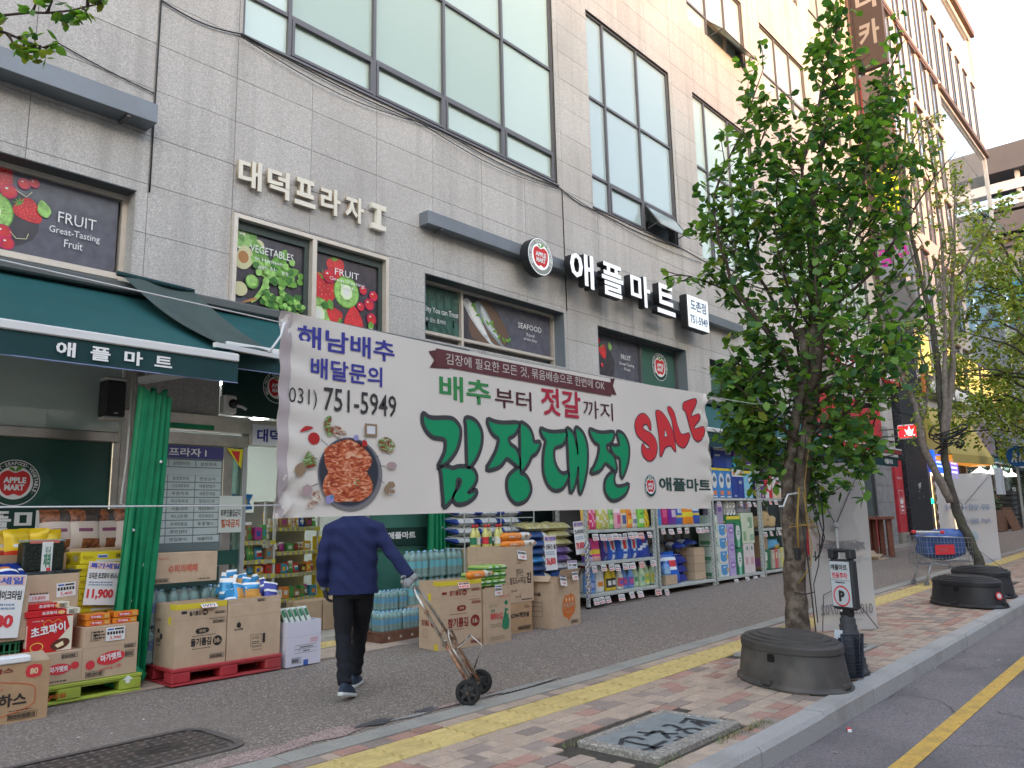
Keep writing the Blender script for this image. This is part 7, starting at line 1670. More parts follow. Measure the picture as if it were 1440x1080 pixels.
LO=[(1.45,-.2,.35),(1.7,-.5,.7),(2.2,-.7,.98),(2.8,-.76,1.15),(3.2,-.8,1.55),(3.6,-.6,1.63),(4.05,-.47,1.7),(4.2,-.7,1.7),(4.27,-1.35,1.71),(4.43,-1.35,1.72),(4.5,-.75,1.72),(4.8,-.95,1.75),(5.4,-.9,1.92),(5.75,-.9,2.0),(6.05,-.52,2.06),(6.4,-.32,1.95),(6.65,-.26,2.15),(6.9,-.22,1.8),(7.3,-.18,1.75),(7.6,-.1,1.85),(7.75,.6,1.9),(8.1,.7,1.2)]
def inside(p):
 d_=p-TR.o;u=d_.dot(RV);z=d_.z+.03
 for a,c in zip(LO,LO[1:]):
  if a[0]<=z<c[0]:
   f=(z-a[0])/(c[0]-a[0]);lo_,hi=a[1]+(c[1]-a[1])*f,a[2]+(c[2]-a[2])*f
   if z>6.8 and (.25<u<.6 or 1.2<u<1.5) and TR.r.random()<.75: return False
   if 2.6<z<4.8 and TR.r.random()<.15: return False
   return (lo_<u<hi) or TR.r.random()<.015
 return False
TR.ok=inside
for pts,r,ln in LB:
 ps=TR.limb(br,[q(*p) for p in pts],r,.005,6,.03)
 TR.twigs(br,ps,.18,1,ln*1.45,.02,13,1.0,.3)
 TR.twigs(br,ps,.25,.75,ln*1.25,-.05,10,1.0,.3)
TR.twigs(br,trunk,.34,.8,.7,.0,13,1.0,.3);TR.twigs(br,trunk,.45,.8,.85,.0,13,1.0,.3)
TR.leaves=[l_ for l_ in TR.leaves if inside(l_[0])]
P('limbs',br,m_twig,t)
TR.crown(t,m_l,[5,4,3,.4],.118,.040,nparts=290,stuff= True)
print ('tree leaves',len(TR.leaves))
wr=MB();rw=random.Random(2)
def coil(mb,z0,z1,r,turns,rad,ph=0,sag=0):
 n=int(turns*16);mb.tube([q(r*math.cos(ph+2*PI*turns*i/n)*(1+.1*math.sin(i)),r*math.sin(ph+2*PI*turns*i/n),z0+(z1-z0)*i/n+sag*math.sin(i*.7)) for i in range(n+1)],rad,5)
ye=M('wire_yellow',(.33,.21,.05),.5)
for a in (.0,1.4,2.1):coil(wr,1.28+.03*a,1.34+.03*a,.17,1.3,.004,a,.02)
P('guy_wire',wr,ye,t)
wr=MB()
wr.tube([q(-.01,-.17,2.3),q(-.01,-.16,1.8),q(.04,-.15,1.4),(q(.10,-.15,1.1)),q(.09,-.15,.9),q(-.04,-.15,.72)],.007,6);wr.tube([q(-.07,-.17,1.75),q(-.07,-.17,1.4),q(-.05,-.17,1.1)],.012,6);wr.tube([q(-.02,-.17,1.7),q(.03,-.18,1.45),q(.17,-.12,1.3),q(.22,-.1,1.2),q(.15,-.12,1.26)],.006,5)
P('yellow_wire',wr,ye,t)
wr=MB()
wr.tube([q(.14,-.08,1.75),q(.22,-.1,1.6),q(.25,-.1,1.3),q(.22,-.1,1.05),q(.16,-.1,.95),q(.15,-.12,1.05)],.008,5);wr.tube([q(-.16,-.08,1.7),q(-.26,-.06,1.5),q(-.27,-.06,1.25),q(-.24,-.08,1.15)],.009,5);wr.tube([q(.1,-.12,1.6),q(.2,-.12,1.2),q(.18,-.14,.9),q(.12,-.14,.7),q(.13,-.14,.3)],.006,5)
wr.tube([q(-.05,-.16,1.55),q(.05,-.16,1.0),q(.09,-.14,.5),q(.11,-.12,.1)],.007,5);wr.tube([q(.16,-.1,1.5),q(.28,-.05,1.2),q(.2,-.1,.98),q(.12,-.14,1.0)],.006,5);wr.tube([q(-.1,-.14,.62),q(0,-.17,.6),q(.12,-.14,.62)],.006,5)
P('black_wire',wr,BLACK,t);P('wire_box',MB().bbox(8.56,8.62,3.52,3.57,1.0,1.12,.005),BLACK,t)
t=T('fallen_stick','tree pit frame of pale stone with debris behind the grey oval tub','tree pit',(8.05,3.05,.03))
P('stone_rim',MB().box(0,1.3,0,.06,-.05,.012).box(0,1.3,1.0,1.06,-.05,.012).box(0,.06,.06,1.0,-.05,.012).box(1.24,1.3,.06,1.0,-.05,.012),m_edge,t);P('soil',MB().box(.06,1.24,.06,1.0,-.05,-.01),M('soil',(.07,.055,.045),.95,nz=(30,.5),bump=(30,1)),t)
t.name='tree_pit'
m_tub=M('tub_rubber',(.060,.054,.051),.6,nz=(5,.15),stain=(3.5,(.13,.112,.10),.6),bump=(40,.12));m_tubk=M('tub_black',(.022,.022,.026),.5,nz=(5,.15),stain=(3,(.045,.043,.045),.5))
def tub(label,loc,rz,mat,L=.61,Wd=.40,h=.42,badge= False,hole='L'):
 t=T('oval_tub',label,'tub',loc,rz)
 b=MB();pr_=[(1.045,0),(1.05,.012),(1.03,.03),(.99,.045),(.975,.10),(.91,.30),(.905,.305),(.93,.310),(.93,.36),(.915,.375),(.86,.385),(.855,.398),(.80,.402),(.74,.405),(.735,.418),(.66,.42),(.60,.425),(.595,.436),(.52,.438),(.0,.440)]
 k=h/.44;b.lathe([(r,z*k) for r,z in pr_],100,sx=L,sy=Wd,cap= False,sm= False);P('shell',b,mat,t)
 def rim(a): return (L*.985*math.cos(a),Wd*.985*math.sin(a))
 for a in (R(108),R(196),R(284),R(20)):
  hb=MB()
  x,y=rim(a);tx,ty=-L*math.sin(a),Wd*math.cos(a);l=math.hypot(tx,ty);hb.obox((x*1.0,y*1.0,.05),(tx/l*.055,ty/l*.055,0),(math.cos(a)*.03,math.sin(a)*.03,0),(0,0,.016));P('carry_handle',hb,mat,t)
 dh=MB()
 for a in (R(108),R(196)):
  x,y=rim(a);tx,ty=-L*math.sin(a),Wd*math.cos(a);l=math.hypot(tx,ty);dh.obox((x*1.035,y*1.035,.028),(tx/l*.038,ty/l*.038,0),(math.cos(a)*.012,math.sin(a)*.012,0),(0,0,.014))
 P('handle_slot',dh,BLACK,t)
 a=R(112)
 pts=rrect(.042,.033,.016)
 x,y=L*.935*math.cos(a),Wd*.935*math.sin(a);tx,ty=-L*math.sin(a),Wd*math.cos(a);l=math.hypot(tx,ty)
 nb_=MB();nb_.add([(x+tx/l*u+math.cos(a)*(.004-(.0)*v)*1.0,y+ty/l*u+math.sin(a)*.004,.26*k+v) for u,v in pts],[tuple(range(len(pts)))])
 o=P('drain_hole',nb_,M('hole_dark',(.004,.004,.004),.9),t)
 for v in o.data.vertices:
  xx,yy,zz=v.co;s_=math.sqrt((xx/L)**2+(yy/Wd)**2);rr_=.975+(.91-.975)*((zz/k-.10)/.20)+.006;v.co.x*=rr_/s_;v.co.y*=rr_/s_
 if badge:
  a=R(182);x,y=L*.985*math.cos(a),Wd*.985*math.sin(a);ph_=math.atan2(math.sin(a)/Wd,math.cos(a)/L)
  P('round_sticker',flat([(circ(0,0,.055),0),(blob(0,.005,.036,.03,1),1),(rect(-.03,-.03,.03,-.018),1)],.002),[REDP,K((.65,.6,.6))],t,(x+.004*math.cos(ph_),y+.004*math.sin(ph_),.17),(PI/2-R(10),0,ph_+PI/2))
 return t
tub('big dark grey-brown oval tub turned upside down in front of the leafy tree',(7.18,3.10,.014),R(57),m_tub)
tub('black oval tub with a round red and white sticker beside the shopping cart',(13.55,3.05,.10),R(52),m_tubk,badge= True)
tub('second black oval tub half hidden behind the stickered one',(15.0,3.15,.115),R(40),m_tubk,L=.62,h=.46)
t=T('parking_sign','black-framed mart parking sign with red circled P on a ribbed cone base','sign',(7.72,2.76,.02),R(-22))
b=MB();pr_=[]
for i in range(8):
 z=.05+.058*i;r=.135-.0095*i;pr_+=[(r,z),(r+.002,z+.04),(r-.006,z+.048),(r-.008,z+.056)]
b.lathe([(.150,0),(.155,.03),(.14,.05)]+pr_+[(.055,.52),(.045,.53)],24);P('cone_base',b,M('cone_rubber',(.035,.036,.04),.6,nz=(8,.2),stain=(5,(.10,.09,.085),.4)),t)
P('post',MB().bbox(-.035,.035,-.06,.06,.52,.62,.008),BLACK,t);P('white_bolt',MB().lathe([(.012,0),(.010,.008)],10),WHITE,t,(-.035,.03,.57),(0,-PI/2,0));P('reflector',MB().obox((-.105,.03,.36),(.01,0,.04),(0,.045,0),(.002,0,0)),K((.55,.6,.65)),t)
fr=MB();HW,Z0,Z1=.135,.58,1.14
fr.bbox(-.045,.045,-HW,HW,Z0,Z1-.10,.018);fr.bbox(-.045,.045,-HW,-.07,Z1-.10,Z1,.012);fr.bbox(-.045,.045,.07,HW,Z1-.10,Z1,.012);fr.bbox(-.045,.045,-.0701,.0701,Z1-.035,Z1,.010)
P('sign_frame',fr,M('sign_plastic',(.03,.031,.034),.5),t)
P('sign_face',MB().box(-.0485,-.044,-.112,.112,Z0+.03,Z1-.12),K((.52,.56,.60)),t)
TX('애플마트',INK,t,(-.050,.10,Z1-.20),.19,.055,face='L',bold=.05);TX('전용주차',REDP,t,(-.050,.095,Z1-.275),.18,.055,face='L',bold=.04);TX('PARKING',INK,t,(-.050,.06,Z1-.32),.11,.017,face='L',bold=.04)
P('thin_rule',flat([(rect(0,0,.22,.003),0)]),INK,t,(-.0495,.11,Z1-.292),ROT['L'])
P('red_circle',flat([(stroke(circ(0,0,.088,n=36),.014,True),0)]),REDP,t,(-.0495,0,Z0+.125),ROT['L']);TX('P',INK,t,(-.050,.033,Z0+.075),.07,.10,face='L',bold=.06)
t=T('mesh_basket','dark blue-black plastic mesh basket standing on edge between tub and cone','basket',(7.36,2.70,.02),R(-42))
b=MB();mb_=K((.02,.028,.045),.45)
P('rim',MB().tube([(0,0,.40),(.20,0,.40),(.18,.03,.02),(.03,.03,.02),(0,0,.40)],.011,6),mb_,t)
for i in range(9):b.bar((.015+.021*i,.005,.40),(.035+.017*i,.03,.02),.006)
for i in range(12):b.bar((.005+.003*i,.006,.38-.03*i),(.195-.001*i,.006,.38-.03*i),.005)
P('wire_mesh',b,mb_,t,kind='stuff');P('base',MB().box(.02,.17,.03,.10,.02,.03).box(.02,.03,.03,.10,.02,.36).box(.16,.17,.03,.10,.02,.36),mb_,t)
m_sheer=bpy.data.materials.new('banner_sheer');m_sheer.use_nodes= True;n_,l_=m_sheer.node_tree.nodes,m_sheer.node_tree.links
n_['Principled BSDF'].inputs['Base Color'].default_value=(.52,.50,.49,1);tt_=n_.new('ShaderNodeBsdfTransparent');x_=n_.new('ShaderNodeMixShader');x_.inputs[0].default_value=.16;l_.new(n_['Principled BSDF'].outputs[0],x_.inputs[1]);l_.new(tt_.outputs[0],x_.inputs[2]);l_.new(x_.outputs[0],n_['Material Output'].inputs[0])
def xbanner(label,p0,p1,z0,z1,gz,kind):
 a,c=Vector((*p0,0)),Vector((*p1,0));L=(c-a).length;rz=math.atan2(c.y-a.y,c.x-a.x)
 t=T('standing_banner',label,'standing banner',(p0[0],p0[1],gz),rz);b=MB()
 f= lambda u,v:(L*u,.012*math.sin(3*u+2*v)+.01*math.sin(7*v),z0-gz+(z1-z0)*v-.0*u)
 b.grid(f,10,20);P('fabric',b,m_sheer,t)
 gr=K((.30,.29,.30));gr2=K((.20,.19,.21)) if kind==1 else K((.25,.28,.36))
 mir= lambda st,x,z,w,h,m_,bd=.05:link('lettering',(lambda mm:(mm.materials.clear(),mm.materials.append(m_),mm)[2])(text_mesh(st,bd)[0].copy()),t,(x+w,-.024,z),ROT['F'],(-w,h,1))
 if kind==1:
  P('body_print',flat([(smoothp([(L*.75,1.95),(L*.98,1.7),(L*.75,1.42),(L*.82,1.12),(L*.30,1.10),(L*.1,1.2),(L*.05,1.5),(L*.3,1.62),(L*.5,1.7)]),0)]),M('print_faint',(.38,.36,.36),.8,nz=(2,.1)),t,(0,-.020,0),ROT['F'])
  mir('제이원짐PT',L*.10,.96,L*.80,.125,gr2);mir('다이어트 바디프로필 체형교정',L*.14,.88,L*.7,.035,gr,.0);mir('근력운동 재활 상담문의',L*.2,.82,L*.6,.035,gr,.0);mir('010.2702.0702',L*.08,.20,L*.85,.13,gr2,.02);mir('제이원',L*.5,.12,L*.25,.035,gr,0)
 else:
  mir('유앤아이',L*.12,1.55-.25,L*.8,.14,gr2,.03);mir('부동산',L*.3,1.12-.12,L*.6,.12,gr2,.02);mir('새로운 시작',L*.4,1.52,L*.3,.04,gr,0);P('round_print',flat([(circ(L*.55,.72,.11,.12),0)]),K((.30,.38,.42)),t,(0,-.02,0),ROT['F']);P('sole_print',flat([(smoothp([(L*.6,.0),(L*.75,.1),(L*.95,.22),(L*.7,.2),(L*.75,.1),(L*.7,-.05)]),0)]),K((.35,.37,.42)),t,(0,-.02,0),ROT['F'])
 yb=-.06;zm=(z0+z1)/2-gz+.25
 st=MB();st.tube([(L*.42,yb,-.0),(L*.42,yb,zm)],.014,8)
 P('pole',st,K((.45,.45,.46)),t)
 P('top_arm',MB().tube([(L*.42,yb,zm),(L*.02,yb+.04,z1-gz-.02)],.007,5).tube([(L*.42,yb,zm),(L*.98,yb+.04,z1-gz-.02)],.007,5),K((.16,.16,.17)),t)
 P('foot_arm',MB().tube([(L*.42,yb,.55),(L*.10,yb-.03,.45),(L*.02,yb-.05,.02)],.006,5).tube([(L*.42,yb,.6),(L*.98,yb+.03,.02)],.006,5),K((.08,.08,.09)),t)
 P('hub',MB().bbox(L*.42-.03,L*.42+.03,yb-.03,yb+.02,zm-.03,zm+.03,.008).bbox(L*.42-.03,L*.42+.03,yb-.03,yb+.02,.58,.64,.008),K((.4,.4,.42)),t)
 return t
xbanner('sheer white standing banner with mirrored gym lettering behind the parking sign',(9.92,3.93),(10.52,3.40),.06,2.12,.05,1)
xbanner('white standing banner seen from behind, behind the shopping cart',(19.85,4.85),(20.75,3.90),.35,2.30,.17,2)
#  shopping cart
t=T('shopping_cart','shopping cart with red handle ends and red panel beside the black tubs','shopping cart',(16.45,4.0,.12),R(-42))
ch=M('chrome_wire',(.42,.44,.47),.35,metal=.8);rp=K((.62,.04,.05),.35)
b=MB()
def cp(u,v,w):
 return (-.42+.95*u,-.05+.5*v*(1-.25*u),.38+.05*u+(.52-.10*u)*w-(.12*(1-w)*0))
for i in range(15):
 u=i/14
 for v in (0,1):b.bar(cp(u,v,0),cp(u,v,1),.006)
for i in range(9):
 for u in (0,1):b.bar(cp(u,i/8,0),cp(u,i/8,1),.006)
 b.bar(cp(0,i/8,0),cp(1,i/8,0),.006)
for w in (0,.2,.4,.6,.8):
 for v in (0,1):b.bar(cp(0,v,w),cp(1,v,w),.006)
 for u in (0,1):b.bar(cp(u,0,w),cp(u,1,w),.006)
P('basket_wire',b,ch,t,kind='stuff')
P('top_rim',MB().tube([cp(0,0,1),cp(1,0,1),cp(1,1,1),cp(0,1,1),cp(0,0,1)],.012,6),ch,t)
P('handle_bar',MB().tube([(-.62,-.10,.99),(-.12,-.14,.97)],.020,8).tube([(-.40,-.05,.93),(-.60,-.1,.98)],.012,6),K((.62,.62,.62)),t)
for x,y,z in [(-.63,-.10,.99),(-.10,-.14,.97)]:P('handle_end',MB().bbox(x-.04,x+.04,y-.03,y+.03,z-.03,z+.03,.012),rp,t)
P('red_panel',MB().bbox(-.22,.16,-.072,-.064,.56,.74,.003),rp,t);TX('MART',K((.5,.1,.1)),t,(-.14,-.076,.61),.2,.07,bold=.03)
P('frame_leg',MB().tube([(-.28,.0,.42),(-.42,-.02,.10)],.016,6).tube([(-.28,.0,.42),(.30,.05,.30),(.40,.2,.10)],.014,6).tube([(-.28,.4,.42),(-.40,.4,.10)],.016,6),ch,t)
for x,y in [(-.43,-.02),(.40,.2),(-.41,.4)]:
 w_=P('wheel',MB().lathe([(.045,-.012),(.052,-.006),(.052,.006),(.045,.012)],14),M('wheel_grey',(.16,.16,.17),.6),t,(x,y,.053),(PI/2,0,0))
t2=T('blue_tarp','crumpled blue tarp heaped inside the shopping cart','tarp',(16.45,4.0,.12),R(-42))
b=MB()
def tf(u,v):
 a=2*PI*u;r=min(1,math.sin(PI*v)*1.5)**.5;c,s_=math.cos(a),math.sin(a);q=max(abs(c),abs(s_))**.6
 nn=noise.noise(Vector((2.2*c,2.2*s_,4*v)))+.5*noise.noise(Vector((6*c,6*s_,11*v)))
 zz=.44+.62*min(v,.86)+(.10*nn if v>.5 else 0)
 return (.06+.44*r*c/q*(1+nn*.12),.16+.18*r*s_/q*(1+nn*.12),zz)
b.grid(tf,48,20);P('tarp_heap',b,M('tarp_blue',(.06,.12,.32),.45,nz=(6,.3),bump=(12,1.0)),t2)
#  person and hand cart
def remesh(mb,vox,smooth=6,fn= None,dec= None):
 me=mb.mesh('tmp',[]);o=bpy.data.objects.new('tmp',me);COL.objects.link(o)
 m=o.modifiers.new('r','REMESH');m.mode='VOXEL';m.voxel_size=vox
 m2=o.modifiers.new('s','SMOOTH');m2.iterations=smooth;m2.factor=.6
 if dec:m3=o.modifiers.new('d','DECIMATE');m3.ratio=dec
 dg=bpy.context.evaluated_depsgraph_get();ev=o.evaluated_get(dg);r=bpy.data.meshes.new_from_object(ev)
 bpy.data.objects.remove(o);bpy.data.meshes.remove(me)
 if fn:
  ns=[v.normal.copy() for v in r.vertices]
  for v,n in zip(r.vertices,ns):v.co+=n*fn(v.co)
 r.polygons.foreach_set('use_smooth',[True]*len(r.polygons));r.update()
 return r
def loft(mb,rings,n=20):
 """rings: (centre, half x, half y, superellipse power)"""
 vs=[];fs=[]
 for c,a,b_,p in rings:
  for j in range(n):
   t=2*PI*j/n;cc,ss=math.cos(t),math.sin(t)
   vs.append((c[0]+a*math.copysign(abs(cc)**(2/p),cc),c[1]+b_*math.copysign(abs(ss)**(2/p),ss),c[2]))
 k=len(rings)
 for i in range(k-1):
  for j in range(n):fs.append((i*n+j,i*n+(j+1)%n,(i+1)*n+(j+1)%n,(i+1)*n+j))
 fs.append(tuple(range(n-1,-1,-1)));fs.append(tuple(range((k-1)*n,k*n)))
 mb.add(vs,fs)
def ball(mb,c,rx,ry,rz,n=14):
 pr_=[(max(1e-4,math.sin(PI*i/8)),-math.cos(PI*i/8)*rz) for i in range(9)]
 pr_[0]=(.02,-rz);pr_[-1]=(.02,rz);mb.lathe(pr_,n,c,sx=rx,sy=ry)
pers=T('person','person in a navy jacket and dark jeans seen from behind, pulling an empty hand cart','person',(4.46,5.96,.0),-R(36.9));pers.scale=(1.0,1.0,1.045)
b=MB()
loft(b,[((0,0,.82),.15,.10,2.2),((0,0,.95),.165,.11,2.3),((0,0,1.08),.15,.10,2.3),((0,0,1.25),.17,.11,2.3),((0,.0,1.40),.18,.10,2.4),((0,0,1.47),.11,.08,2),((0,.01,1.52),.06,.06,2)])
b.tube([(0,.01,1.46),(0,.02,1.55),(0,.03,1.60)],[.062,.058,.056],12)
ball(b,(0,.035,1.665),.074,.095,.115);ball(b,(0,.10,1.60),.045,.035,.045);b.tube([(0,.12,1.69),(0,.142,1.655),(0,.13,1.64)],[.010,.016,.01],8)
for s_ in (-1,1):ball(b,(s_*.076,.03,1.655),.012,.022,.032)
def limb_(mb,pts,rs):mb.tube(pts,rs,12)
limb_(b,[(-.16,0,1.40),(-.21,-.01,1.36),(-.255,-.03,1.13),(-.258,.04,.90)],[.05,.052,.042,.028]);limb_(b,[(.16,0,1.40),(.21,-.01,1.36),(.34,-.07,1.16),(.50,-.17,.955)],[.05,.052,.042,.028])
limb_(b,[(-.085,0,.92),(-.085,-.0,.75),(-.075,-.01,.49),(-.06,-.22,.10)],[.085,.082,.055,.040]);limb_(b,[(.085,0,.92),(.08,.08,.75),(.06,.22,.50),(.02,.36,.10)],[.085,.082,.055,.040])
skin=M('skin',(.42,.24,.17),.5)
P('body',remesh(b,.014,5),skin,pers);pers.children[0].data.materials.clear();pers.children[0].data.materials.append(skin)
def PM_(name,me,mat,parent,**k):
 me.materials.clear();me.materials.append(mat); return P(name,me,mat,parent,**k)
hb=MB();ball(hb,(0,.02,1.70),.083,.100,.098);hm=remesh(hb,.012,2,lambda c:.006*noise.noise(c*60) if c.z>1.64 or c.y<.03 else -.02)
PM_('hair',hm,M('hair_grey',(.06,.055,.05),.8,nz=(60,.4)),pers)
eb=MB()
for s_ in (-1,1):ball(eb,(s_*.030,.121,1.672),.010,.006,.007,8)
P('eye',eb,K((.03,.02,.02)),pers);mm_=MB();ball(mm_,(0,.132,1.612),.022,.006,.006,8);P('mouth',mm_,K((.3,.1,.09)),pers)
m_jk=M('jacket_navy',(.011,.018,.078),.85,nz=(90,.25),bump=(160,.25))
b=MB()
loft(b,[((0,-.005,.835),.218,.140,2.6),((0,-.005,.90),.214,.138,2.6),((0,-.005,1.02),.205,.130,2.5),((0,-.01,1.15),.207,.128,2.5),((0,-.012,1.30),.214,.13,2.6),((0,-.01,1.40),.215,.12,2.7),((0,0,1.465),.175,.095,2.4),((0,.005,1.50),.085,.08,2),((0,.01,1.535),.072,.07,2)],24)
limb_(b,[(-.14,0,1.40),(-.205,-.005,1.38),(-.245,-.015,1.25),(-.268,-.03,1.13),(-.272,.0,1.0),(-.262,.035,.90)],[.075,.078,.068,.062,.056,.052])
limb_(b,[(.14,0,1.40),(.205,-.005,1.38),(.27,-.035,1.27),(.345,-.07,1.16),(.43,-.12,1.055),(.50,-.168,.965)],[.075,.078,.068,.062,.056,.050])
def folds(c):
 f=.006*math.sin(c.z*46+c.x*22+3*math.sin(c.x*12))*(.4+.6*abs(math.sin(c.x*9+c.z*5)))
 f+=.012*noise.noise(Vector((c.x*7,c.y*7,c.z*4)))
 return f
PM_('jacket',remesh(b,.011,3,folds),m_jk,pers)
hem=MB();loft(hem,[((0,-.005,.838),.222,.144,2.6),((0,-.005,.872),.221,.143,2.6)],28);P('jacket_hem',hem,m_jk,pers)
m_jn=M('trousers_dark',(.007,.008,.013),.85,nz=(70,.3),bump=(120,.3))
b=MB()
loft(b,[((0,0,.80),.165,.115,2.3),((0,-.005,.88),.175,.125,2.3),((0,0,.96),.165,.115,2.3)],20)
limb_(b,[(-.088,-.005,.88),(-.09,-.01,.72),(-.085,-.02,.50),(-.075,-.12,.30),(-.062,-.215,.125)],[.100,.094,.074,.066,.062])
limb_(b,[(.085,.0,.88),(.085,.08,.72),(.065,.21,.50),(.045,.29,.30),(.022,.355,.125)],[.100,.094,.074,.066,.062])
def tfold(c): return.006*math.sin(c.z*60+c.x*14+4*noise.noise(c*7))*max(0,(.62-c.z)*2.0)+.005*noise.noise(c*14)+.006*math.sin(c.z*40)*max(0,c.z-.7)
PM_('trousers',remesh(b,.011,3,tfold),m_jn,pers)
def shoe(cx,cy,cz,ang,pitch):
 sh=T if 0 else None
 u=MB();loft(u,[((0,.0,.022),.046,.125,2.6),((0,-.005,.045),.047,.120,2.5),((0,-.02,.07),.044,.10,2.3),((0,-.045,.095),.038,.065,2.1),((0,-.055,.115),.036,.052,2)],20)
 o=PM_('shoe',remesh(u,.007,2),M('shoe_navy',(.03,.045,.075),.8,nz=(50,.3)),pers,loc=(cx,cy,cz),rot=(pitch,0,ang))
 so_=MB();loft(so_,[((0,.002,.0),.044,.130,2.8),((0,.002,.012),.050,.137,2.7),((0,.0,.030),.047,.130,2.6)],24)
 P('sole',so_,K((.62,.62,.60)),o)
 P('lace',MB().box(-.016,.016,.0,.05,.078,.082),K((.05,.15,.3)),o)
shoe(-.045,-.190,.028,R(-28),R(-13));shoe(.03,.40,.004,R(-20),R(2))
m_gl=M('glove_dark',(.035,.036,.04),.8,nz=(80,.3));m_gl2=M('glove_grey',(.30,.30,.30),.85,nz=(80,.2))
def hand(loc,rot,curl,mat,cuffmat,side):
 """local: wrist at origin, fingers towards -z, palm facing +y, thumb on side*x"""
 b=MB();loft(b,[((0,0,.015),.030,.022,2.2),((0,.002,-.02),.038,.020,2.4),((0,.004,-.06),.043,.018,2.6),((0,.006,-.088),.042,.016,2.6)],16)
 for i,(x,L) in enumerate([(.032,.068),(.011,.078),(-.011,.072),(-.031,.058)]):
  x*=side;p=Vector((x,.006,-.080));pts=[p+Vector((0,0,.02)),p.copy()];a=curl[0]*(1+.08*i)
  for k in range(3):
   d=Vector((x*.15,math.sin(a),-math.cos(a)));p=p+d*L*(.42,.32,.26)[k];pts.append(p.copy());a+=curl[1]*(1+.06*i)
  b.tube(pts,[.0105,.0105,.0100,.0092,.0078],8)
 p=Vector((side*.030,.008,-.025));b.tube([p,p+Vector((side*.022,.014,-.018)),p+Vector((side*.030,.032,-.042)),p+Vector((side*.022,.048,-.060))],[.015,.0135,.0115,.009],8)
 o=PM_('hand',remesh(b,.0042,2),mat,pers,loc=loc,rot=rot)
 cb=MB();cb.lathe([(.034,-.012),(.037,0),(.036,.035),(.033,.045)],14,sy=.8);P('cuff',cb,cuffmat,o)
 return o
hand((-.262,.05,.885),(R(12),R(4),R(-75)),(.35,.42),m_gl,m_gl2,-1)
hand((.515,-.178,.955),(R(38),R(-42),R(150)),(.7,.75),m_gl2,m_gl2,1)
t=T('hand_cart','chrome and rust two-wheeled folding hand cart dragged behind the walking person','hand cart',(0,0,0))
m_chr=M('cart_chrome',(.50,.47,.43),.28,metal=.9,stain=(9,(.26,.13,.06),.8),nz=(20,.2));m_rust=M('cart_rusty',(.30,.15,.085),.5,metal=.55,nz=(25,.4),stain=(12,(.45,.40,.35),.6))
A,B_=Vector((4.78,4.83,.105)),Vector((5.16,5.06,.105));ax=(B_-A).normalized()
hd=Vector((4.80,5.50,.905));lo=(A+B_)/2+Vector((0,0,.03));up_=(hd-lo).normalized()
def cpt(s_,f,off=0):
 wd=.145*(1-f)+.075*f
 return lo+(hd-lo)*f+ax*s_*wd+Vector((-ax.y,ax.x,0))*0+up_.cross(ax)*off
rl=MB()
top=[cpt(-1,.90),cpt(-.95,.97),cpt(-.6,1.01),cpt(0,1.025),cpt(.6,1.01),cpt(.95,.97),cpt(1,.90)]
rl.tube([cpt(-1,.42)]+top+[cpt(1,.42)],.0125,10);P('handle_tube',rl,m_chr,t)
P('lower_rail',MB().tube([cpt(-1,.0),cpt(-1,.44)],.0145,10),m_rust,t);P('lower_rail',MB().tube([cpt(1,.0),cpt(1,.44)],.0145,10),m_rust,t)
ob=MB();ob.tube([cpt(-.78,.06,-.02),cpt(-.78,.36,-.03),cpt(-.7,.46,-.05),cpt(-.4,.50,-.06),cpt(.4,.50,-.06),cpt(.7,.46,-.05),cpt(.78,.36,-.03),cpt(.78,.06,-.02)],.010,8);P('inner_frame',ob,m_chr,t)
ob=MB();ob.tube([cpt(-1,.50),cpt(-.6,.535,-.02),cpt(.6,.535,-.02),cpt(1,.50)],.009,8);ob.tube([cpt(-1,.30),cpt(1,.30)],.007,6);ob.tube([cpt(-.8,.16),cpt(.8,.16)],.007,6);ob.tube([cpt(-.9,.44),cpt(-.3,.10)],.006,6);ob.tube([cpt(.9,.44),cpt(.3,.10)],.006,6);ob.tube([cpt(-.3,.36,-.05),cpt(-.3,.06,-.02)],.005,6);ob.tube([cpt(.3,.36,-.05),cpt(.3,.06,-.02)],.005,6)
P('cross_brace',ob,m_rust,t)
ob=MB();ob.tube([cpt(1.0,.34,.0),cpt(1.05,.36,-.16),cpt(1.0,.22,-.20),cpt(.9,.10,-.03)],.007,6);ob.tube([cpt(-.5,.33,.0),cpt(-.45,.33,-.13),cpt(1.05,.36,-.16)],.007,6)
P('folded_platform',ob,m_chr,t)
P('axle',MB().tube([A-ax*.03,B_+ax*.03],.009,8),m_rust,t)
P('joint_clamp',MB().bbox(-.02,.02,-.02,.02,-.03,.03,.006),m_chr,t,loc=cpt(-1,.43));P('joint_clamp',MB().bbox(-.02,.02,-.02,.02,-.03,.03,.006),m_chr,t,loc=cpt(1,.43))
m_tyre=M('tyre_black',(.018,.018,.019),.75,nz=(30,.2));m_hub=M('hub_black',(.03,.031,.033),.45)
ra=math.atan2(ax.y,ax.x)
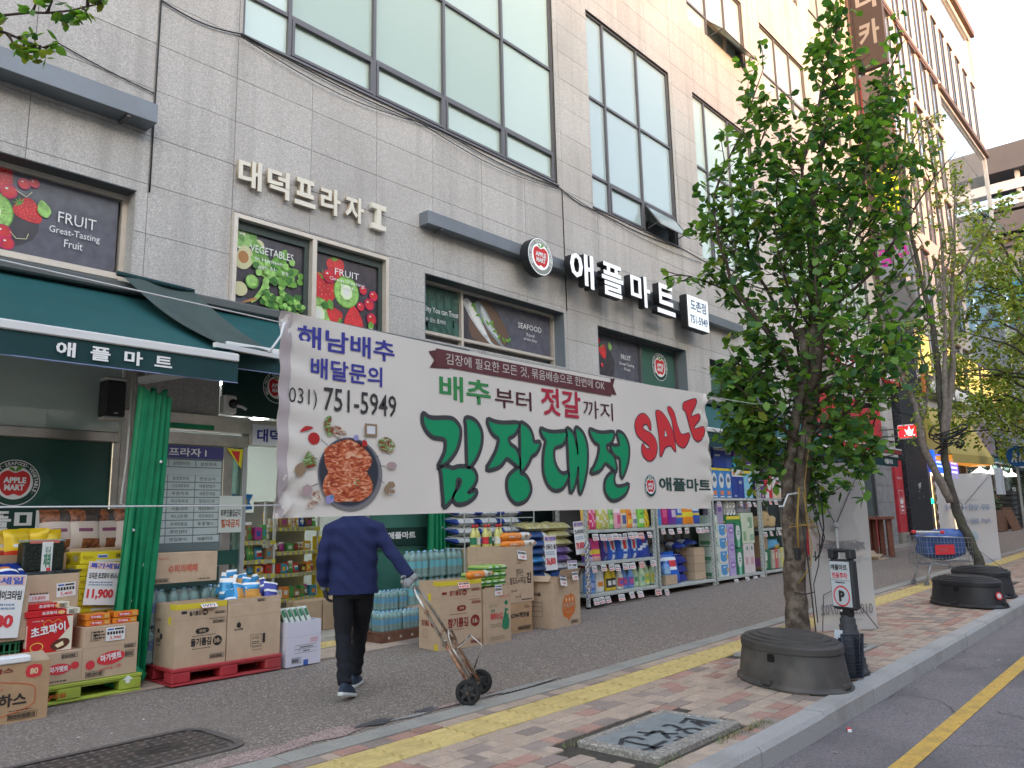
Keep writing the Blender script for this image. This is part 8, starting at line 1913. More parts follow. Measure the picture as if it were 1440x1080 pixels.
for c in (A,B_):
 w=P('wheel',MB().lathe([(.070,-.016),(.098,-.021),(.104,-.014),(.105,0),(.104,.014),(.098,.021),(.070,.016),(.070,-.016)],32,cap= False),m_tyre,t,loc=c,rot=(PI/2,0,ra+PI/2));w.rotation_euler=(0,PI/2,ra)
 w.rotation_euler=ax.to_track_quat('Z','Y').to_euler()
 hb_=MB();hb_.lathe([(.02,-.024),(.022,.0),(.02,.024)],14)
 for k in range(6):
  a=PI/3*k+.3;hb_.obox((.045*math.cos(a),.045*math.sin(a),0),(.030*math.cos(a),.030*math.sin(a),0),(-.011*math.sin(a),.011*math.cos(a),0),(0,0,.012))
 hb_.lathe([(.0,-.004),(.072,-.004),(.072,.004),(.0,.004)],28,cap= False);P('hub',hb_,m_hub,w);P('hub_nut',MB().lathe([(.007,-.028),(.007,.028)],8),m_chr,w)
 for s_ in (1,):P('tyre_groove',MB().lathe([(.1055,-.002),(.1055,.002)],32,cap= False),m_hub,w)
 #  pizza shop end of the first building (x 22..32)
t=T('pizza_shop_front','red-trimmed pizza shop front at the far end of the granite building','shop front',(0,0,0))
m_redp=M('shop_red',(.50,.035,.05),.45,nz=(3,.08));m_graystone=M('pier_grey_stone',(.27,.27,.28),.6,nz=(5,.2),bump=(20,.2))
P('pier',MB().box(29.3,31.3,YF-.02,YF+.3,0,4.6),m_graystone,t)
for k in range(7):P('pier_joint',MB().box(29.28,31.32,YF-.024,YF-.02,.6+.6*k,.615+.6*k),m_joint,t)
P('red_base',MB().bbox(22.3,29.2,YF-.05,YF+.1,.2,1.25,.01),m_redp,t);TX('PIZ',WHITE,t,(28.0,YF-.056,.85),.8,.3,bold=.05)
P('pizza_print',flat([(circ(0,0,.33,.33,20),0),(circ(0,0,.27,.27,20),1)]),[K((.6,.4,.1)),K((.65,.5,.25))],t,(27.1,YF-.054,.72),ROT['F'])
P('shop_glass',MB().box(22.3,29.2,YF+.0,YF+.02,1.25,3.4),m_glass('glass_shop',(.10,.12,.11),.25),t)
for x in (22.3,24.0,25.8,27.6,29.1):P('window_post',MB().box(x,x+.10,YF-.06,YF+.06,1.25,3.5),m_frame,t)
P('red_panel',MB().bbox(31.35,32.25,YF-.12,YF+.1,.70,3.38,.01),m_redp,t);P('panel_frame',flat([(stroke(rect(.2,.7,.7,1.55),.03,True),0),([(.3,.9),(.6,.9),(.6,1.0),(.3,1.0)],0),([(.3,1.05),(.6,1.05),(.66,1.3),(.52,1.15),(.45,1.35),(.38,1.15),(.24,1.3)],0),(rect(.3,.78,.6,.84),0)]),WHITE,t,(31.35,YF-.123,.7),ROT['F']);TX('피자스타',WHITE,t,(31.5,YF-.125,2.65),.6,.1)
P('stone_foot',MB().bbox(31.3,32.3,YF-.15,YF+.1,.2,.70,.01),m_conc,t)
P('red_board',MB().bbox(28.2,30.3,YF-.12,YF-.01,4.1,5.1,.01).bbox(24.0,28.0,YF-.12,YF-.01,4.1,5.3,.01),m_redp,t)
P('floor_step',MB().box(22,32,8.2,YF,.0,.30),M('forecourt_paver'),t)
t=T('red_awning','narrow red awning edge above the teal awning at the pizza shop','awning',(0,0,0));b=MB()
b.add([(22,YF,3.95),(27.2,YF,3.95),(27.2,7.55,3.42),(22,7.55,3.42)],[(0,3,2,1)]);b.add([(22,7.55,3.42),(27.2,7.55,3.42),(27.2,7.54,3.28),(22,7.54,3.28)],[(0,1,2,3)]);b.add([(27.2,YF,3.95),(27.2,7.55,3.42),(27.2,7.54,3.28),(27.2,YF,3.3)],[(0,1,2,3)])
P('canopy',b,m_redp,t);P('white_edge',MB().box(22,27.2,7.52,7.54,3.40,3.44),WHITE,t)
t=T('pizza_letters','white and red illuminated pizza shop letters high on the wall, mostly behind leaves','sign letters',(0,0,0))
P('sign_back',MB().bbox(31.2,33.1,YF-.35,YF-.12,6.25,6.82,.01),K((.5,.03,.04)),t)
solid_letters(t,'PIZZA STAR',25.2,31.1,6.3,6.95,.16,WHITE,m_redp,gap=.12,y=YF-.25);TX('피자 스타',WHITE,t,(31.4,YF-.36,6.55),1.5,.2);TX('031 755',WHITE,t,(31.4,YF-.36,6.32),1.5,.14)
t=T('bar_table','brown timber bar table standing in front of the pizza shop window','table',(23.5,6.95,.25),math.atan2(1.35,2.4));mwd=M('timber_redbrown',(.16,.055,.035),.6,nz=(9,.25))
for x in (.0,1.0,1.9,2.6):
 P('post',MB().bbox(x,x+.14,0,.14,0,1.02,.01),mwd,t);P('post',MB().bbox(x,x+.14,.7,.84,0,1.02,.01),mwd,t)
P('top_board',MB().bbox(-.1,2.85,-.05,.4,1.02,1.10,.01),mwd,t);P('top_board',MB().bbox(-.1,2.85,.42,.9,1.02,1.10,.01),mwd,t)
t=T('flattened_cartons','flattened tan cartons lying beside the timber bar table','cartons',(22.6,7.1,.2))
for k in range(4):P('card_sheet',MB().bbox(0,1.1,0,.6,.03*k,.03*k+.02,.003),m_card,t,rot=(0,-.06*k,.2*k))
t=T('crown_sign','projecting red box sign with a white crown beside the black granite pier','sign',(30.0,7.55,4.0));P('sign_case',MB().bbox(-.10,.10,0,.80,0,.50,.03),WHITE,t)
P('sign_face',MB().bbox(-.108,-.095,.04,.76,.04,.46,.01),M('crown_red_lit',(.6,.02,.03),.4,emit=(1,.02,.03,0.18)),t)
P('crown',flat([([(-.11,.19),(.11,.19),(.16,.33),(.07,.26),(0,.36),(-.07,.26),(-.16,.33)],0),(rect(-.11,.13,.11,.175),0),(rect(-.18,.075,.18,.105),0),(rect(-.02,.33,.02,.40),0)]),M('white_lit',(.9,.9,.9),.4,emit=(1,.9,.9,0.24)),t,(-.113,.40,.02),ROT['L'])
P('wall_arm',MB().box(-.02,.02,.8,1.6,.1,.14).box(-.02,.02,.8,1.6,.36,.40),m_frame,t)
t=T('black_pier','tall polished black granite pier between the two buildings','pier',(32.35,8.85,0))
m_bg=M('granite_black',(.018,.019,.024),.5,spec=.25,vor=(30,(.10,.11,.13),.6))
for k in range(10):P('granite_slab',MB().bbox(0,2.9,0,.5,.42+1.2*k,.42+1.2*k+1.192,.003),m_bg,t)
P('footing',MB().bbox(-.05,3.1,-.15,.5,.1,.42,.01),m_conc,t);P('paper_scraps',flat([([(1.3,2.5),(1.75,2.6),(1.7,2.45),(1.5,2.3)],0),(rect(1.35,2.2,1.42,2.28),0),(rect(1.9,2.0,1.97,2.06),0),(rect(1.3,1.95,1.38,2.0),0)]),K((.35,.36,.4)),t,(0,-.004,0),ROT['F'])
t=T('blade_signs','column of stacked projecting signs between the buildings, brown and grey with yellow and magenta letters','sign column',(31.95,0,0))
P('support',MB().box(-.12,.12,8.95,9.1,8.4,24.5).box(-.05,.25,9.02,9.06,8.4,26),M('sign_support',(.06,.05,.05),.6),t)
def blade(z0,z1,y0,y1,col,txts):
 P('sign_case',MB().bbox(-.12,.12,y0,y1,z0,z1,.02),K(col),t)
 for st,c,zz,h,w in txts:TX(st,K(c),t,(-.125,(y0+y1)/2+w/2,zz),w,h,face='L',bold=.04)
blade(19.3,23.6,7.75,8.95,(.04,.03,.028),[('디',(.25,.25,.25),21.9,1.1,.8),('카',(.22,.22,.22),20.3,1.1,.8)])
blade(15.8,19.1,7.78,8.95,(.11,.10,.11),[('서',(.06,.055,.06),17.6,1.0,.9),('울',(.06,.055,.06),16.2,1.0,.9)])
P('red_dots',MB().box(-.13,-.121,7.80,7.85,15.9,19.0).box(-.13,-.121,8.87,8.93,15.9,19.0),K((.16,.03,.03)),t)
blade(12.2,15.6,7.7,8.95,(.05,.035,.03),[('노',(.62,.72,.02),14.3,1.0,.95),('래',(.62,.72,.02),13.05,1.05,.95),('연습장',(.55,.7,.75),12.45,.42,1.0)])
blade(10.4,12.0,7.7,8.95,(.2,.23,.28),[('당구',(.45,.02,.33),10.9,.8,1.1)])
blade(8.6,10.2,7.75,8.95,(.14,.14,.15),[])
P('rust_pipe',MB().tube([(-.3,9.04,8),(-.3,9.04,24)],.06,8),M('pipe_rust',(.09,.055,.04),.6),t)
#  second building
b2=T('glass_building','pale stone and mirror-glass building with tall dark-framed windows beyond the black pier','building',(0,0,0))
m_b2=M('b2_stone',(.52,.49,.47),.6,nz=(1.2,.05),bump=(20,.05));m_b2d=M('b2_lintel_brown',(.13,.075,.055),.6);m_mir=M('mirror_glass',(.62,.68,.72),.03,metal=.75,nz=(.5,.06));m_fin=M('window_fin_dark',(.045,.05,.065),.3)
X0,X1=35.3,59.6;ZT=38.6
wins=[]
for x in (37.0,39.2,41.3,43.4,45.4):
 for z0,z1 in ((6.8,9.6),(10.4,13.6),(14.6,17.8),(18.6,21.8),(22.4,25.2),(26.0,29.8),(30.6,33.8)):wins.append((x,x+1.25,z0,z1))
for x in (47.5,49.3,51.2,53.1,55.1,57.3):wins.append((x,x+.95,26.0,29.8))
cur=[(47.6,59.2,6.9,15.6),(47.6,59.2,16.2,25.0),(36.4,47.2,34.1,34.2),(47.2,59.2,30.6,33.9)]
ops=wins+[cur[0],cur[1],cur[3]]
xs=sorted({X0,X1,*[o[0] for o in ops],*[o[1] for o in ops]});zs=sorted({5.9,ZT,*[o[2] for o in ops],*[o[3] for o in ops]})
wb_=MB()
for xa,xb in zip(xs,xs[1:]):
 za= None
 for z0,z1 in zip(zs,zs[1:]):
  ins=any(o[0]<=xa+.001 and xb-.001<=o[1] and o[2]<=z0+.001 and z1-.001<=o[3] for o in ops)
  if ins:
   if za is not None:wb_.box(xa,xb,YF,YF+.5,za,z0);za= None
  elif za is None:za=z0
 if za is not None:wb_.box(xa,xb,YF,YF+.5,za,ZT)
P('wall',wb_,m_b2,b2);P('side_wall',MB().box(59.2,59.6,YF+.5,40,0,ZT),m_b2,b2);P('core_wall',MB().box(X0,59.2,YF+.55,YF+.7,5.9,ZT),m_fin,b2)
P('parapet',MB().box(X0,59.9,YF-.4,YF,38.0,38.9),m_b2,b2);P('cornice',MB().box(47,59.75,YF-.25,YF,34.3,34.75),m_b2d,b2);P('lintel_band',MB().box(47.3,59.7,YF-.18,YF,25.2,25.5).box(36.2,47,YF-.12,YF,25.35,25.6),m_b2d,b2)
for x0,x1,z0,z1 in wins:
 f=P('window',MB().box(x0,x0+.24,YF-.05,YF+.2,z0,z1).box(x0+.28,x1,YF+.05,YF+.3,z1-.10,z1).box(x1-.08,x1,YF-.01,YF+.2,z0,z1-.1).box(x0+.28,x1-.08,YF+.05,YF+.3,z0,z0+.08),m_fin,b2)
 P('pane',MB().box(x0+.28,x1-.08,YF+.05,YF+.07,z0+.08,z1-.1),m_mir,f)
 P('head',MB().box(x0-.04,x1+.04,YF-.10,YF,z1,z1+.12),m_b2d,f)
for x0,x1,z0,z1 in (cur[0],cur[1],cur[3]):
 f=P('curtain_wall',MB().box(x0,x1,YF+.12,YF+.3,z0,z0+.06).box(x0,x1,YF+.12,YF+.3,z1-.06,z1),K((.5,.5,.52)),b2)
 nx=int((x1-x0)/1.16);nz=int((z1-z0)/2.1)
 for i in range(nx):
  for j in range(nz):
   a,c=x0+(x1-x0)*i/nx,x0+(x1-x0)*(i+1)/nx;d,e=z0+(z1-z0)*j/nz,z0+(z1-z0)*(j+1)/nz
   tilt=random.uniform(-.004,.004)
   P('pane',MB().box(a+.02,c-.02,YF+.10+tilt,YF+.12,d+.02,e-.02),m_mir,f)
for x,z in ((56.6,20.2),(55.9,13.6),(44.5,12.0)):
 s_=P('open_sash',MB().obox((x,YF-.45,z-.55),(.9,0,0),(0,.0,.0) if 0 else (0,.5,.75),(0,.03,-.02)),M('sash_teal',(.10,.17,.19),.2),b2)
m_brst=M('brown_stone',(.17,.13,.10),.5,nz=(3,.25),bump=(15,.1));m_dk=M('shop_dark',(.03,.03,.03),.5)
P('ground_floor_pier',MB().box(35.3,36.2,YF-.1,YF+.4,0,5.9),m_brst,b2);P('fascia_wall',MB().box(36.2,62,YF+.05,YF+.5,4.1,5.9),m_graystone,b2)
P('shop_glass',MB().box(39.9,62,YF+.3,YF+.32,.5,4.1),m_glass('glass_far_shop',(.22,.25,.24),.3),b2);P('shop_back',MB().box(36.2,62,13,13.1,.3,5),K((.45,.44,.40)),b2);P('shop_floor',MB().box(36.2,62,YF,13,.3,.45),K((.3,.27,.24)),b2)
for x in (40.2,43.5,46.6,49.5,52.5,56,59.5):P('shopfront_post',MB().box(x,x+.22,YF+.1,YF+.4,.4,4.1),m_brst,b2)
P('shop_light',MB().box(41,61,10,10.4,3.95,4.05),M('lamp_white2',(.9,.9,.9),.5,emit=(1,.97,.9,1.8)),b2)
P('sign_band',MB().bbox(36.3,44.5,YF-.25,YF,6.35,7.15,.02),K((.10,.095,.09)),b2);solid_letters(b2,'COFFEE HOUSE',37.0,44.2,6.5,7.05,.1,WHITE,gap=.14,y=YF-.3)
P('orange_end',MB().bbox(36.0,36.7,YF-.3,YF-.2,6.4,7.2,.01),K((.55,.16,.04)),b2)
ml=M('lit_blind_yellow',(.72,.52,.16),.6,emit=(1,.66,.16,0.165))
for a,c in ((36.4,38.7),(41.8,44.9),(45.2,48.4),(48.9,52.2),(52.6,57)):
 f=P('window',MB().box(a-.12,c+.12,YF-.05,YF-.001,7.35,7.45).box(a-.12,a,YF-.05,YF-.001,7.45,9.25).box(c,c+.12,YF-.05,YF-.001,7.45,9.25).box(a-.12,c+.12,YF-.05,YF-.001,9.25,9.35),m_frame,b2);P('lit_pane',MB().box(a,c,YF-.03,YF-.005,7.45,9.25),ml,f)
t=T('yellow_awning','closed-side mustard yellow awning beyond the black pier','awning',(0,0,0));my=M('awning_yellow',(.52,.40,.12),.8,nz=(2,.06))
b=MB();A_,B2_,C_,D_=(36.35,YF-.02,5.95),(44.3,YF-.02,5.95),(36.35,8.15,3.78),(44.3,8.15,3.95)
b.add([A_,B2_,D_,C_],[(0,3,2,1)]);b.add([A_,C_,(36.35,YF-.02,3.78)],[(0,1,2)]);P('canopy',b,my,t);b=MB();b.add([(36.35,8.13,3.80),(44.3,8.13,3.97),(44.3,8.13,3.6),(36.35,8.13,3.42)],[(0,3,2,1)]);P('valance',b,my,t)
P('orange_soffit',MB().box(36.5,44.0,8.2,YF,3.55,3.75),M('soffit_orange',(.55,.20,.03),.6,emit=(1,.4,.05,0.09)),t)
t=T('lit_doorway','doorway outlined by warm light strips next to the black pier','doorway',(36.25,YF,.45))
P('door_light',MB().box(.1,.2,-.05,0,.0,2.5).box(.1,3.6,-.05,0,2.5,2.6).box(3.5,3.6,-.05,0,0,2.5),M('strip_warm',(1,.7,.4),.5,emit=(1,.62,.30,1.2)),t)
P('door_leaf',MB().box(.35,1.8,.05,.1,0,2.45),M('door_wood',(.18,.12,.08),.4,nz=(5,.3)),t);P('door_leaf',MB().box(1.9,3.4,.05,.1,0,2.45),M('door_wood2',(.10,.075,.06),.3,nz=(5,.3)),t)
for k in range(12):P('checker_tape',MB().box(1.0,1.1,.03,.049,.1+.2*k,.2+.2*k),[WHITE,BLACK][k%2],t)
P('menu_card',MB().box(.4,.8,.02,.045,1.4,2.2).box(.5,.8,.02,.045,1.0,1.3),K((.62,.45,.12)),t);P('green_lamp',MB().box(-.35,-.05,-.12,-.08,1.30,1.52),M('lamp_green',(0,.8,.4),.5,emit=(.02,1,.45,0.36)),t)
t=T('blue_led_sign','bright blue LED panel sign above the lit doorway','led sign',(36.15,YF-.3,3.05));P('panel',MB().bbox(0,2.3,0,.2,0,.92,.02),M('led_blue',(0,.05,.6),.4,emit=(.01,.10,.95,0.27)),t);lines(t,.3,.2,1.6,.5,3,mat=M('led_white',(.5,.7,1),.5,emit=(.5,.75,1,0.3)),y=-.01)
t=T('violet_led_sign','small white and violet LED sign right of the blue panel','led sign',(38.75,YF-.3,2.85));P('panel',MB().bbox(0,1.4,0,.2,0,1.0,.02),M('led_violet',(.1,.03,.4),.4,emit=(.20,.10,.8,0.24)),t);lines(t,.15,.2,1.1,.6,3,mat=M('led_white',(.5,.7,1)),y=-.01)
awning('narrow teal and white awning far along the street beyond the yellow one',44.5,61,YF,4.3,8.1,3.75,.12)
t=T('print_banner','dark mauve food poster board on the far shop wall','poster board',(44.6,YF-.1,4.1));P('board',MB().bbox(0,4.6,0,.08,0,1.9,.02),M('poster_mauve',(.28,.20,.22),.5,nz=(1.5,.5)),t);P('figure',flat([(blob(1.2,1.0,.5,.7,2),0),(stroke(blob(1.2,1.0,.35,.5,1),.06,True),1)]),[K((.45,.38,.42)),K((.16,.1,.12))],t,(0,-.01,0),ROT['F'])
t=T('lantern_sign','small black sign with gold frame hanging before the far shops','sign',(41.0,7.3,3.9));P('board',MB().bbox(0,1.5,0,.1,0,.8,.02),BLACK,t);P('gold_frame',flat([(stroke(rect(.1,.1,1.4,.7),.07,True),0)]),K((.6,.42,.05)),t,(0,-.01,0),ROT['F']);TX('MENU',K((.5,.4,.2)),t,(.35,-.012,.28),.8,.25);P('hanger',MB().box(.7,.74,.04,.08,.8,1.2).box(.7,.74,.04,1.8,1.16,1.2),BLACK,t)
for i in range(4):
 t=T('pendant_lamp','white cone pendant lamp under the far teal awning, %s from left'%ordn(i),'pendant lamp',(44.0+2.6*i,8.7,3.25),0,'pendant lamps under the far awning');P('shade',MB().lathe([(.38,0),(.05,.25),(.02,.5)],14),M('lamp_shade_lit',(.9,.9,.88),.5,emit=(1,.96,.88,0.36)),t)
t=T('round_planter','timber planter box with leafy plants and red flowers outside the far shop','planter',(41.0,7.75,.45));P('box',MB().bbox(0,2.6,0,.6,0,.95,.02),M('planter_wood',(.20,.10,.06),.7,nz=(6,.2)),t)
t.name='planter'
b=MB();rf=random.Random(6)
for i in range(900):
 c=Vector((rf.gauss(1.3,.6),rf.gauss(.3,.15),1.1+abs(rf.gauss(0,.35))));a,e=rf.uniform(0,6.3),rf.uniform(-.5,.9);d=Vector((math.cos(a)*math.cos(e),math.sin(a)*math.cos(e),math.sin(e)))*.11;s_=d.cross(Vector((0,0,1)))*.35
 b.add([c-s_,c+d,c+s_,c-d*.4],[(0,1,2,3)],3 if (c.z>1.5 and rf.random()<.15) else rf.choice([0,0,1]))
P('foliage',b,[K((.08,.14,.05)),K((.13,.2,.08)),K((.1,.1,.1)),K((.5,.06,.08))],t)
t=T('slatted_stand','slatted brown timber A-frame stand by the planter','stand',(43.2,7.5,.45))
for k in range(8):P('slat',MB().bar((.28*k,0,.05),(.28*k+.05,.35,1.05),.10,.04),M('planter_wood'),t)
P('rail',MB().bar((-.1,.0,.05),(2.2,.0,.05),.08).bar((-.1,.35,1.05),(2.2,.35,1.05),.08),M('planter_wood'),t)
for c in range(2):
 for k in range(8):
  t=T('crate','black plastic crate, %s in its stack outside the far shop, %s stack'%(ordn(k),['left','right'][c]),'crate',(45.6+1.7*c,7.8,.45+.24*k),0,'stacked black crates');P('crate_wall',MB().bbox(0,1.5,0,.9,0,.22,.02),m_dk,t);P('grip',MB().box(.55,.95,-.01,0,.09,.15),K((.2,.2,.21)),t)
t=T('menu_easel','upright menu easel with pale sheets by the far shop window','menu board',(49.5,8.4,.5));P('board',MB().bbox(0,1.0,0,.06,.4,2.2,.01),BLACK,t);P('sheet',MB().box(.1,.9,-.02,0,1.4,2.1).box(.15,.8,-.02,0,.6,1.3),WHITE,t);P('leg',MB().box(.1,.16,0,.05,0,.4).box(.84,.9,0,.05,0,.4),BLACK,t)
t=T('potted_shrub','dark leafy potted shrub in front of the far shop window','plant',(49.2,7.9,.5));P('pot',MB().lathe([(.3,0),(.4,.7)],14),m_brst,t);b=MB()
for i in range(700):
 c=Vector((rf.gauss(0,.45),rf.gauss(0,.4),1.5+rf.gauss(0,.45)));a=rf.uniform(0,6.3);d=Vector((math.cos(a),math.sin(a),rf.uniform(-.5,.5)))*.13;s_=d.cross(Vector((0,0,1)))*.3;b.add([c-s_,c+d,c+s_,c-d*.4],[(0,1,2,3)],rf.choice([0,0,1]))
P('foliage',b,[K((.05,.10,.04)),K((.09,.15,.05))],t)
t=T('blue_road_sign','round blue footway sign with white figures on a post at the right edge','road sign',(26.4,4.25,.24));P('disc',MB().lathe([(.30,-.01),(.30,.01)],28),K((.02,.13,.42)),t,(0,0,2.72),(PI/2,0,R(-50)))
P('figure_print',flat([(circ(-.08,.13,.035),0),([(-.14,.08),(-.02,.08),(.0,-.02),(-.05,-.02),(-.03,-.18),(-.08,-.18),(-.10,-.05),(-.16,-.18),(-.2,-.15),(-.13,-.02)],0),(circ(.10,.05,.03),0),([(.05,.02),(.15,.02),(.17,-.17),(.12,-.17),(.1,-.06),(.06,-.17),(.02,-.15)],0)]),WHITE,t,(-.008,-.012,2.72),(PI/2,0,R(-50)));P('post',MB().lathe([(.035,0),(.035,3.1)],10,(.03,.04,0)),K((.4,.4,.4)),t)
t=T('vertical_shop_banner','narrow black street banner with orange and yellow lettering below the round blue sign','street banner',(26.95,4.15,.3));t.rotation_euler=(0,0,R(-45));P('cloth',MB().bbox(0,.55,0,.03,.6,2.35,.005),BLACK,t)
TX('족',K((.7,.28,.03)),t,(.08,-.006,1.85),.38,.36,bold=.06);TX('발',K((.7,.28,.03)),t,(.08,-.006,1.42),.38,.36,bold=.06);P('yellow_patch',MB().box(.1,.45,-.004,0,.95,1.3),K((.75,.6,.03)),t);P('yellow_patch',MB().box(.1,.45,-.004,0,.68,.86),K((.75,.6,.03)),t);P('pole',MB().lathe([(.02,0),(.02,2.5)],8),K((.3,.3,.3)),t)
#  third building across the end of the street
b3=T('far_building','grey building with deep flat canopies and a blue glass band across the street end','building',(0,0,0))
mg3=M('b3_grey',(.10,.097,.105),.7,nz=(.6,.08));ms3=M('b3_granite',(.24,.23,.235),.7,nz=(1,.08));mb3=M('b3_blue_glass',(.05,.22,.33),.15,spec=.7)
def slab(z0,z1,x0,nm='canopy'):P(nm,MB().box(x0,96,-18,45,z0,z1),mg3,b3)
slab(34.9,37.6,88.4);slab(28.6,30.6,88.6);slab(30.9,31.3,88.6,'canopy_edge');P('rail_wall',MB().box(89.0,89.2,-18,45,33.0,34.0).box(89.0,89.2,-18,45,31.9,32.2),K((.55,.55,.58)),b3)
for k in range(22):P('canopy_post',MB().box(89.2,89.6,-17+2.8*k,-16.6+2.8*k,31.3,34.9),K((.5,.5,.53)),b3)
P('cornice',MB().box(89.2,96,-18,45,28.1,28.3).box(89.5,96,-18,45,27.4,27.7),mg3,b3);P('wall',MB().box(90,96,-18,45,24.3,28.6).box(90,96,-18,45,0,14.0),ms3,b3);P('wall',MB().box(90,96,-18,45,14,19.4),ms3,b3)
for k in range(30):P('wall_joint',MB().box(89.98,90,-17+2*k,-16.94+2*k,14,28),mg3,b3)
for z in (15.7,17.5,25.7,27.0):P('wall_joint',MB().box(89.975,89.995,-18,45,z,z+.06),mg3,b3)
for k in range(16):
 P('window_band',MB().box(90.0,90.3,-17.5+3.9*k,-13.8+3.9*k,19.4,24.3),mb3,b3)
P('band_mullion',MB().box(89.9,90.05,-18,45,21.8,21.95).box(89.9,90.05,-18,45,19.35,19.5),mg3,b3)
#  unseen blocks added over the road, sized to bound the sunlight; glass mirrors them
for nm,x0,x1,h,col in (('one',-60,4.6,19,(.30,.28,.26)),('two',4.8,34,17.2,(.36,.33,.30)),('three',34.2,140,30,(.28,.29,.30))):
 t=T('opposite_building','unseen building added over the road to shape the sunlight, %s block'%{'one':'left tall','two':'middle low','three':'right tall'}[nm],'building',(0,0,0))
 P('wall',MB().box(x0,x1,-38,-22,-.2,h),M('opposite_%s'%nm,col,.8,nz=(.8,.1)),t)
 b=MB();z=4
 while z<h-3:
  x=x0+1
  while x<x1-3:b.box(x,x+2.2,-22.02,-21.98,z,z+1.7) if x>-25 and x<60 else None;x+=3.6
  z+=3.6
 P('window',b,M('opposite_glass',(.08,.10,.12),.15,spec=.7),t,kind='stuff')
 #  more trees
t=T('street_tree','slender multi-stemmed street tree with small sparse leaves behind the black tubs','tree',(0,0,0))
TR2=Tree((16.95,3.62,.1),5);q=TR2.p;tk=MB()
tr=TR2.limb(tk,[q(.10,0,-.1),q(.05,0,.5),q(-.15,0,1.1),q(-.28,0,1.7),q(-.33,0,2.5),q(-.30,0,3.4),q(-.28,0,5.0),q(-.45,0,6.5),q(-.5,0,8.0),q(-.3,0,9.6)],.105,.018,10,.03)
P('trunk',tk,m_barkd,t);br=MB();LS=[]
LS.append(TR2.limb(br,[q(-.30,0,1.55),q(-.55,0,2.1),q(-.75,0,2.7),q(-.80,0,3.4),q(-1.0,0,4.0),q(-1.25,.0,5.0),q(-1.3,.1,6.6)],.085,.012,8,.03))
LS.append(TR2.limb(br,[q(-.78,0,3.0),q(-.5,.1,3.5),q(-.45,.1,4.2),q(-.6,.2,5.0)],.04,.01,6,.03))
LS.append(TR2.limb(br,[q(-.33,0,2.7),q(-.1,.1,3.4),q(.10,.1,4.3),q(.18,.1,5.3),q(.4,.1,6.6),q(.6,.1,8.2)],.085,.012,8,.03))
LS.append(TR2.limb(br,[q(-.33,0,2.6),q(-.25,-.1,3.6),q(-.12,-.1,4.8),q(-.05,-.2,6.2),q(.0,-.2,8.0),q(.1,0,9.3)],.06,.01,7,.03))
for a in ([(-.3,0,5.0),(-.7,.2,6.0),(-1.1,.2,7.2),(-1.3,.2,8.3)],[(-.3,0,5.4),(.1,-.3,6.4),(.3,-.4,7.6)],[(.18,.1,5.0),(.7,.2,6.0),(1.1,.2,7.0)],[(.4,.1,6.0),(.9,-.2,6.8),(1.3,-.2,7.4)],[(-.5,0,7.0),(-.2,.2,8.2),(.2,.2,9.4)],[(-.45,0,6),(-.8,-.3,7.2),(-.7,-.3,8.6)]):
 LS.append(TR2.limb(br,[q(*p) for p in a],.03,.006,6,.04))
for ps in LS:TR2.twigs(br,ps,.35,.95,.6,.1,16,.9,.22);TR2.twigs(br,ps,.6,.5,.5,.2,13,.9,.22)
TR2.twigs(br,tr,.72,.9,.6,.15,13,.9,.22)
wrr=MB();
for k in range(5):wrr.tube([q(-.30+.5*math.cos(a/3+k)*(.5+.1*k)/1.2,-.15+.1*math.sin(a),2.55+.09*k+.10*math.sin(a/2+k)) for a in range(20)],.014,5)
P('wire_coil',wrr,BLACK,t);P('meter_box',MB().bbox(17.05,17.35,3.05,3.15,1.75,2.25,.01),K((.42,.44,.46)),t)
P('limbs',br,m_barkg,t);TR2.crown(t,m_lf,[4,3,3,.2],.10,.03,stuff= True)
def bushy(label,base,seed,H,spread,n,lean=0,mats=m_lf,w=(4,3,3,.3),L=.12,tr_r=.14,z0=.42,nl=15):
 t=T('street_tree',label,'tree',(0,0,0));TR=Tree(base,seed);q=TR.p;tk=MB()
 tr=TR.limb(tk,[q(0,0,-.1),q(.05,0,1.5),q(.1+lean*.3,0,3),q(lean*.6,0,H*.6),q(lean,0,H*.95)],tr_r,.03,10,.05);P('trunk',tk,m_barkd,t);br=MB()
 for i in range(n):
  a=2.4*i+TR.r.uniform(-.4,.4);f=z0+(.95-z0)*i/n;st=Vector(tr[min(int(len(tr)*f),len(tr)-1)]);r=spread*(1.15-.75*abs(f-.62)/.4)*TR.r.uniform(.7,1.1)
  e=st+Vector((math.cos(a)*r,math.sin(a)*r,TR.r.uniform(.1,.9)*spread*.6));ps=TR.limb(br,[st,(st+e)/2+Vector((0,0,.2)),e],.045,.008,6,.1)
  TR.twigs(br,ps,.2,1,.8,.1,nl,1,.35);TR.twigs(br,ps,.3,.8,.7,-.05,nl,1,.35)
 P('limbs',br,m_barkd,t);TR.crown(t,mats,w,L,L*.3,stuff= True); return len(TR.leaves)
print (bushy('yellow-green street tree at the right edge, in front of the glass building',(25.5,3.0,.2),31,8.6,2.8,44,-.5,L=.13,nl=22))
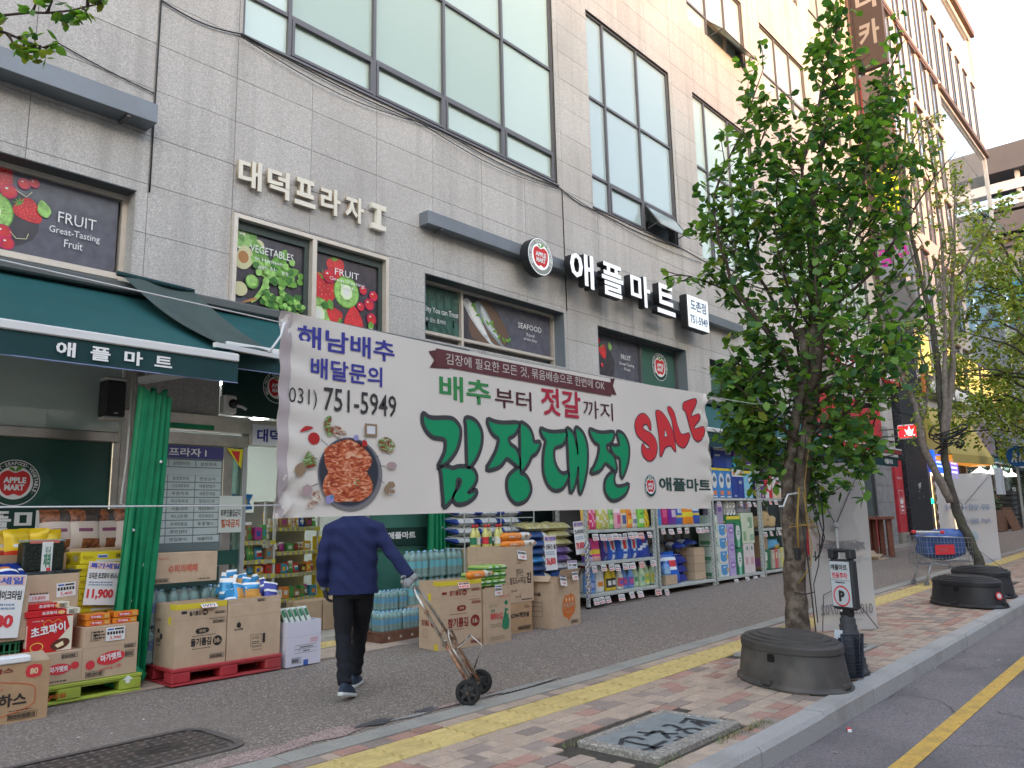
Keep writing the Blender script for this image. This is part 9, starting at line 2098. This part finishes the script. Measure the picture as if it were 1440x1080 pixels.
print (bushy('street tree further along the road with rusty twigs, beyond the yellow-green one',(36,3.6,.35),32,8.0,3.0,34,nl=20))
print (bushy('farthest street tree of the row at the right edge',(50,3.6,.5),33,9.0,3.4,26,nl=16))
t=T('street_tree','tree just outside the left edge whose leafy branch hangs into the top left corner','tree',(0,0,0));TRL=Tree((-.35,3.72,.0),9);tk=MB()
TRL.limb(tk,[Vector((-.35,3.72,-.1)),Vector((-.33,3.72,1.5)),Vector((-.3,3.72,3.2)),Vector((-.25,3.75,5.2))],.11,.05,10,.02);P('trunk',tk,m_bark,t);br=MB()
for pts,st in (([(-.3,3.72,3.1),(.2,3.7,3.5),(.75,3.66,3.66),(1.0,3.46,3.705),(1.12,3.34,3.745)],.66),([(-.3,3.72,3.3),(.2,3.65,3.8),(.7,3.55,3.95)],.3),([(.6,3.66,3.62),(.85,3.62,3.60),(.98,3.55,3.56)],.35)):
 ps=TRL.limb(br,[Vector(p) for p in pts],.010,.003,5,.012);TRL.twigs(br,ps,st,1.0,.10,-.1,5,.5,.04)
P('limbs',br,m_twig,t);TRL.crown(t,m_l,[3,1,4,2],.10,.034,stuff= True)
SH=[(' on the shelf below the price tags of the first rack',', second shelf of the first rack'),(' on the middle-high shelf of the first rack',', upper shelf of the first rack'),(' on the lowest shelf of the first rack',', lowest shelf of the first rack'),(' on the upper shelf of the second rack',', upper shelf of the second rack'),(' in the tall plain carton',', in the plain carton'),(' from the left',' from left'),('larger blue','bigger'),(' handled softener',' softener'),('dish soap ',''),(', green cap',''),('last pale','pale'),(' from the bottom',' from below'),(' from the ground',' from below'),(' in the slim column at the left post of the third rack',' in the slim column of the third rack'),(' behind the cartons on the red pallet',' behind the red-pallet cartons'),(', first from left',', leftmost'),('washing powder','detergent'),(' by the green curtain',' by the curtain'),('dim grey and brown box stacked at the back of the second rack','dim box at the back of the second rack'),('dark blue gold-ended sack','dark blue sack')]
for o_ in list(COL.objects):
 l_=o_.get('label')
 if l_ and o_.parent is None and len(l_.split())>14:
  for a_,b_ in SH:l_=l_.replace(a_,b_)
  o_['label']=l_
